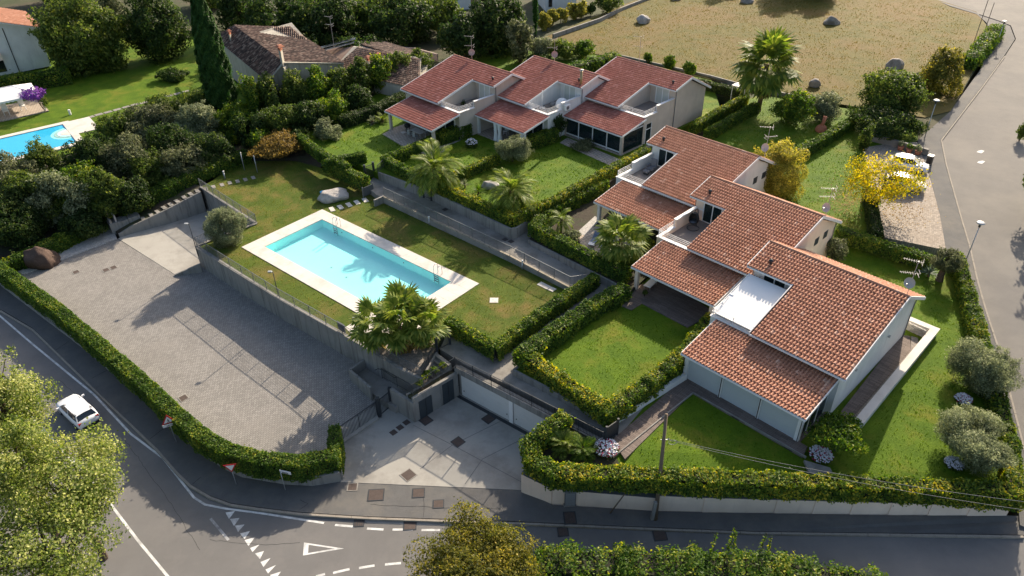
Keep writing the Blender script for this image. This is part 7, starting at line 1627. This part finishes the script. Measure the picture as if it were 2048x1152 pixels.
# grey lounge chair and ottoman
p = VXY('R1', 1.7, 4.7, 2.98); r = thing('lounge_chair', p, 'grey padded reclining armchair on the roof terrace', 'armchair')
MB().box(p + up * .38, (.75, .7, .2), EV, EU).build('seat', FABRIC_G, r); MB().box(p + up * .85 + EV * .42, (.16, .7, .95), (EV + up * .0), EU).build('backrest', FABRIC_G, r)
for s in (-1, 1): MB().box(p + up * .55 + EU * s * .4, (.75, .1, .35), EV, EU).build('armrest', FABRIC_G, r)
for s in (-1, 1):
    for q in (-.3, .3): MB().bar(p + EU * s * .3 + EV * q, p + EU * s * .3 + EV * q + up * .3, .04, .04).build('leg', DARKMET, r)
p2 = p - EV * .85; r = thing('ottoman', p2, 'grey footstool in front of the padded armchair', 'footstool'); MB().box(p2 + up * .34, (.5, .6, .18), EV, EU).build('cushion', FABRIC_G, r); MB().box(p2 + up * .12, (.4, .5, .24), EV, EU).build('base', DARKMET, r)
# egg chair
p = VXY('R2', 1.5, 4.6, 3.0); r = thing('egg_chair', p, 'dark woven hanging egg chair on a curved stand on the roof terrace', 'hanging chair')
MB().tube([p + Vector((.55 * math.cos(t), .55 * math.sin(t), .03)) for t in [k * math.pi / 10 for k in range(21)]], .03, 6).build('base_ring', DARKMET, r)
pts = [p + EV * .5, p + EV * .62 + up * 1.0, p + EV * .5 + up * 1.75, p + EV * .15 + up * 2.0, p - EV * .05 + up * 1.85]; MB().tube(pts, .035, 7).build('stand', DARKMET, r, True)
b = MB(); prof = [(.05, 0), (.3, .08), (.46, .35), (.48, .65), (.4, .95), (.22, 1.2), (.03, 1.3)]; n0 = 14; vs = []; fs = []
for rr, h in prof:
    for k in range(n0): a = 2 * math.pi * k / n0; vs.append(p - EV * .05 + up * (.45 + h) + EU * rr * math.cos(a) + EV * rr * math.sin(a))
for i in range(len(prof) - 1):
    for k in range(n0):
        a = 2 * math.pi * (k + .5) / n0
        if 2 <= i <= 4 and math.sin(a) < -.45: continue
        fs.append((i * n0 + k, i * n0 + (k + 1) % n0, (i + 1) * n0 + (k + 1) % n0, (i + 1) * n0 + k))
b.add(vs, fs).build('woven_shell', BLACK, r); MB().lathe(p - EV * .05 + up * .55, [(.0, 0), (.36, .06), (.38, .16), (0, .2)], 12).build('cushion', FABRIC_G, r, True)
# white dome, pot and parasol on the middle back terrace
p = VXY('L2', 1.6, 4.3, 2.98); r = thing('dome_tent', p, 'white inflated dome on the middle back terrace', 'dome tent'); MB().lathe(p, [(.78, 0), (.85, .3), (.78, .7), (.5, 1.05), (.15, 1.2), (0, 1.21)], 18).build('dome_skin', AWNING, r, True); MB().lathe(p, [(.86, 0), (.86, .08), (.78, .1)], 18).build('base_ring', GREYMET, r)
p = VXY('L2', 2.5, 3.6, 2.98); tag(MB().lathe(p, [(.0, 0), (.3, 0), (.36, .6), (.3, .62), (.0, .55)], 14).build('plant_tub', GREYMET, None, True), 'dark round tub beside the white dome', 'tub')
p = VXY('L2', 3.2, 2.4, 2.98); r = thing('parasol', p, 'closed white parasol pole on a cross foot on the middle back terrace', 'parasol'); MB().tube([p, p + up * 2.3], .04, 7).build('pole', TRIM, r); MB().lathe(p + up * 1.1, [(.05, 0), (.1, .3), (.07, 1.0), (.02, 1.25)], 8).build('folded_canopy', AWNING, r, True); MB().box(p + up * .04, (.9, .1, .06), EU, EV).build('cross_foot', TRIM, r); MB().box(p + up * .1, (.1, .9, .05), EU, EV).build('cross_foot', TRIM, r)
# air conditioner on the party wall
p = VXY('L2', .18, 3.7, 3.55); r = thing('air_conditioner', p, 'white air conditioning unit on the wall beside the flue', 'air conditioner'); MB().box(p, (.36, .9, .65), EU, EV).build('casing', TRIM, r); MB().lathe(p + EU * .185 + EV * -.12, [(.24, 0), (.24, .012), (0, .012)], 16, ax=EU).build('fan_grille', GREYMET, r); MB().box(p - up * .38, (.4, .7, .05), EU, EV).build('bracket', GALV, r)
def table(p, a, L, Wt, label, m, h=.74):
    r = thing('dining_table', p, label, 'table'); X_ = Vector((math.cos(a), math.sin(a), 0)); Y_ = Vector((-X_.y, X_.x, 0)); MB().box(p + up * h, (L, Wt, .05), X_, Y_).build('tabletop', m, r)
    for i in (-1, 1):
        for j in (-1, 1): MB().bar(p + X_ * (L / 2 - .1) * i + Y_ * (Wt / 2 - .1) * j, p + X_ * (L / 2 - .1) * i + Y_ * (Wt / 2 - .1) * j + up * h, .06, .06).build('leg', m, r)
p = VXY('L1', 4.9, -2.6, .04); table(p, YAW, 2.0, 1.0, 'pale dining table under the left verandah', COPING)
for i, (x, y) in enumerate(((5.5, -3.4), (4.4, -3.4), (5.5, -1.8), (4.4, -1.8))): chair(VXY('L1', x, y, .04), YAW + (math.pi / 2 if y < -2.6 else -math.pi / 2), ['front left chair at the pale verandah table', 'front right chair at the pale verandah table', 'rear left chair at the pale verandah table', 'rear right chair at the pale verandah table'][i], GALV, 1.0, 'chairs at the left verandah table')
p = VXY('L1', 7.0, -2.6, .04); r = thing('barbecue', p, 'black barbecue on wheels beside the left verandah table', 'barbecue'); MB().lathe(p + up * .75, [(0, -.2), (.34, -.1), (.42, .1), (.34, .35), (0, .46)], 14).build('kettle', BLACK, r, True)
for i in range(3): a = i * 2.1; MB().bar(p + Vector((.34 * math.cos(a), .34 * math.sin(a), .12)), p + Vector((.2 * math.cos(a), .2 * math.sin(a), .6)), .05, .05).build('leg', BLACK, r)
for i in (0, 1): a = i * 2.1; MB().lathe(p + Vector((.4 * math.cos(a), .4 * math.sin(a), .16)), [(0, 0), (.16, 0), (.16, .06), (0, .06)], 12, ax=EU).build('wheel', RUBBER, r)
p = VXY('L3', 4.6, -1.9, .04); table(p, YAW, 2.2, 1.0, 'white table inside the glazed verandah', TRIM)
for i, x in enumerate((3.6, 4.6, 5.6)): chair(VXY('L3', x, -2.8, .04), YAW + math.pi / 2, ['right chair inside the glazed verandah', 'middle chair inside the glazed verandah', 'left chair inside the glazed verandah'][i], TRIM, 1.0, 'chairs inside the glazed verandah')
for i, (x, y) in enumerate(((6.9, -2.0), (5.6, -1.6), (7.2, -.9))): chair(VXY('L2', x, y, .04), YAW - 1.2, ['white armchair nearest the curtain of the middle verandah', 'white armchair at the middle curtain', 'white armchair at the back of the middle verandah'][i], TRIM, 1.15, 'armchairs of the middle verandah')
def lounger(p, a, label, m):
    r = thing('sun_lounger', p, label, 'sun lounger', 'sun loungers on the garden terraces'); X_ = Vector((math.cos(a), math.sin(a), 0)); Y_ = Vector((-X_.y, X_.x, 0))
    MB().box(p + up * .34, (1.3, .65, .07), X_, Y_).build('bed', m, r); q = (X_ * .8 + up * .6).normalized(); MB().box(p + X_ * .95 + up * .56, (.75, .65, .07), q, Y_).build('backrest', m, r); MB().box(p + X_ * 1.05 + up * .68, (.3, .5, .1), q, Y_).build('pillow', m, r)
    for i in (-.55, .6):
        for j in (-1, 1): MB().bar(p + X_ * i + Y_ * .28 * j, p + X_ * i + Y_ * .28 * j + up * .32, .05, .05).build('leg', GALV, r)
lounger(G(1186, 490, .8), 1.1, 'blue grey sun lounger on the palm terrace', FABRIC_B)
lounger(G(1210, 497, .8), 1.1, 'second blue grey sun lounger beside the fan palm trunk', FABRIC_B)
lounger(G(1300, 573, .53), .9, 'pale sun lounger in the shade of the egg chair villa verandah', AWNING)
# clay chimney, canopy and pots in the back gardens
p = G(1641, 264, 1.1); r = thing('clay_oven', p, 'terracotta garden oven with a leaning chimney beside the olive shrubs', 'oven'); MB().lathe(p, [(.0, 0), (.65, 0), (.75, .35), (.55, .75), (.25, .95)], 14).build('oven_bowl', TERRACOTTA, r, True); MB().tube([p + up * .8, p + up * 1.3 + Vector((.1, .05, 0)), p + up * 2.0 + Vector((.22, .1, 0))], [.28, .2, .24], 10).build('oven_chimney', TERRACOTTA, r, True)
p = G(1478, 200, 1.4); r = thing('garden_shelter', p, 'small white flat roofed shelter between the two hedge strips', 'shelter'); MB().box(p + up * 2.0, (2.1, 1.4, .12), EU, EV).build('roof', TRIM, r)
for i in (-1, 1):
    for j in (-1, 1): MB().bar(p + EU * i * .95 + EV * j * .6, p + EU * i * .95 + EV * j * .6 + up * 2.0, .08, .08).build('post', TRIM, r)
for i, (x, y, m, l) in enumerate(((1800, 300, LF_OLIVE, 'pot with a grey plant at the parking wall'), (1817, 305, LF_LAUREL, 'pot with a green plant at the parking wall'), (1835, 309, LF_OLIVE, 'pot with a small shrub at the end of the parking wall'))):
    p = Hh(x, y); r = thing('plant_pot', p, l, 'plant pot', 'plant pots at the parking wall'); MB().lathe(p, [(0, 0), (.28, 0), (.36, .5), (.3, .5), (0, .45)], 12).build('pot', TERRACOTTA, r, True); P, Nn, _ = crown_points(p + up * .8, .5, .4, 400, 8, .45); fast_quads('leaves', leaf_quads(P, Nn, .16), m, r)
p = Hh(1857, 328); r = thing('waste_bin', p, 'dark wheeled bin at the lane side of the parking wall', 'bin'); MB().box(p + up * .5, (.55, .6, 1.0), EU, EV).build('bin_body', BLACK, r); MB().box(p + up * 1.04, (.6, .68, .08), EU, EV).build('bin_lid', DARKMET, r)
p = G(238, 450, -1.6); r = thing('stone_fountain', p, 'small concrete fountain block with a leaning pale slab at the foot of the slab path', 'fountain'); MB().box(p + up * .0, (1.9, 1.3, 1.3), nd1, nd2).build('basin_block', CONC_WALL, r); MB().box(p + up * .95 + nd1 * .2, (.16, .9, .95), (nd1 + up * .35).normalized(), nd2).build('leaning_slab', ROCK_W, r); MB().box(p + up * .7 + nd1 * .75, (.2, 1.1, .6), nd1, nd2).build('back_stone', ROCK, r); MB().tube([p + nd1 * .6 + up * .6, p + nd1 * .75 + up * 2.0], .045, 7).build('spout_pole', WOODPOLE, r)
MB().box(p - nd1 * 1.6 + up * .12, (1.2, 1.3, 1.2), nd1, nd2).build('side_block', CONC_WALL, r)
p = G(646, 386, 0); tag(MB().lathe(p, [(0, 0), (.3, 0), (.34, .16), (.22, .22), (0, .2)], 12).build('pool_float', POOLBLUE, None, True), 'small turquoise float lying behind the sculpted boulder', 'float')
for i, (x, y) in enumerate(((790, 305), (815, 260))):
    p = G(x - 8, y + 5, 1.55); tag(MB().box(p, (.6, .5, .06), EU, EV).build('paving_slab', COPING), ['single pale slab in the left lawn by the patio', 'pale slab beside the left verandah column'][i], 'paving')
# slim meadow poles and lane-side litter
for i, (x, y, h) in enumerate(((1944, 96, 7.5), (1970, 60, 4.5))):
    p = G(x, y, 1.7); tag(MB().tube([p - up * .2, p + up * h], .05, 7).build('rusty_pole', RUST, None, True), ['tall thin rusty pole at the lane end of the meadow', 'shorter thin rusty pole near the far lane lamp'][i], 'pole', 'thin poles at the meadow end')
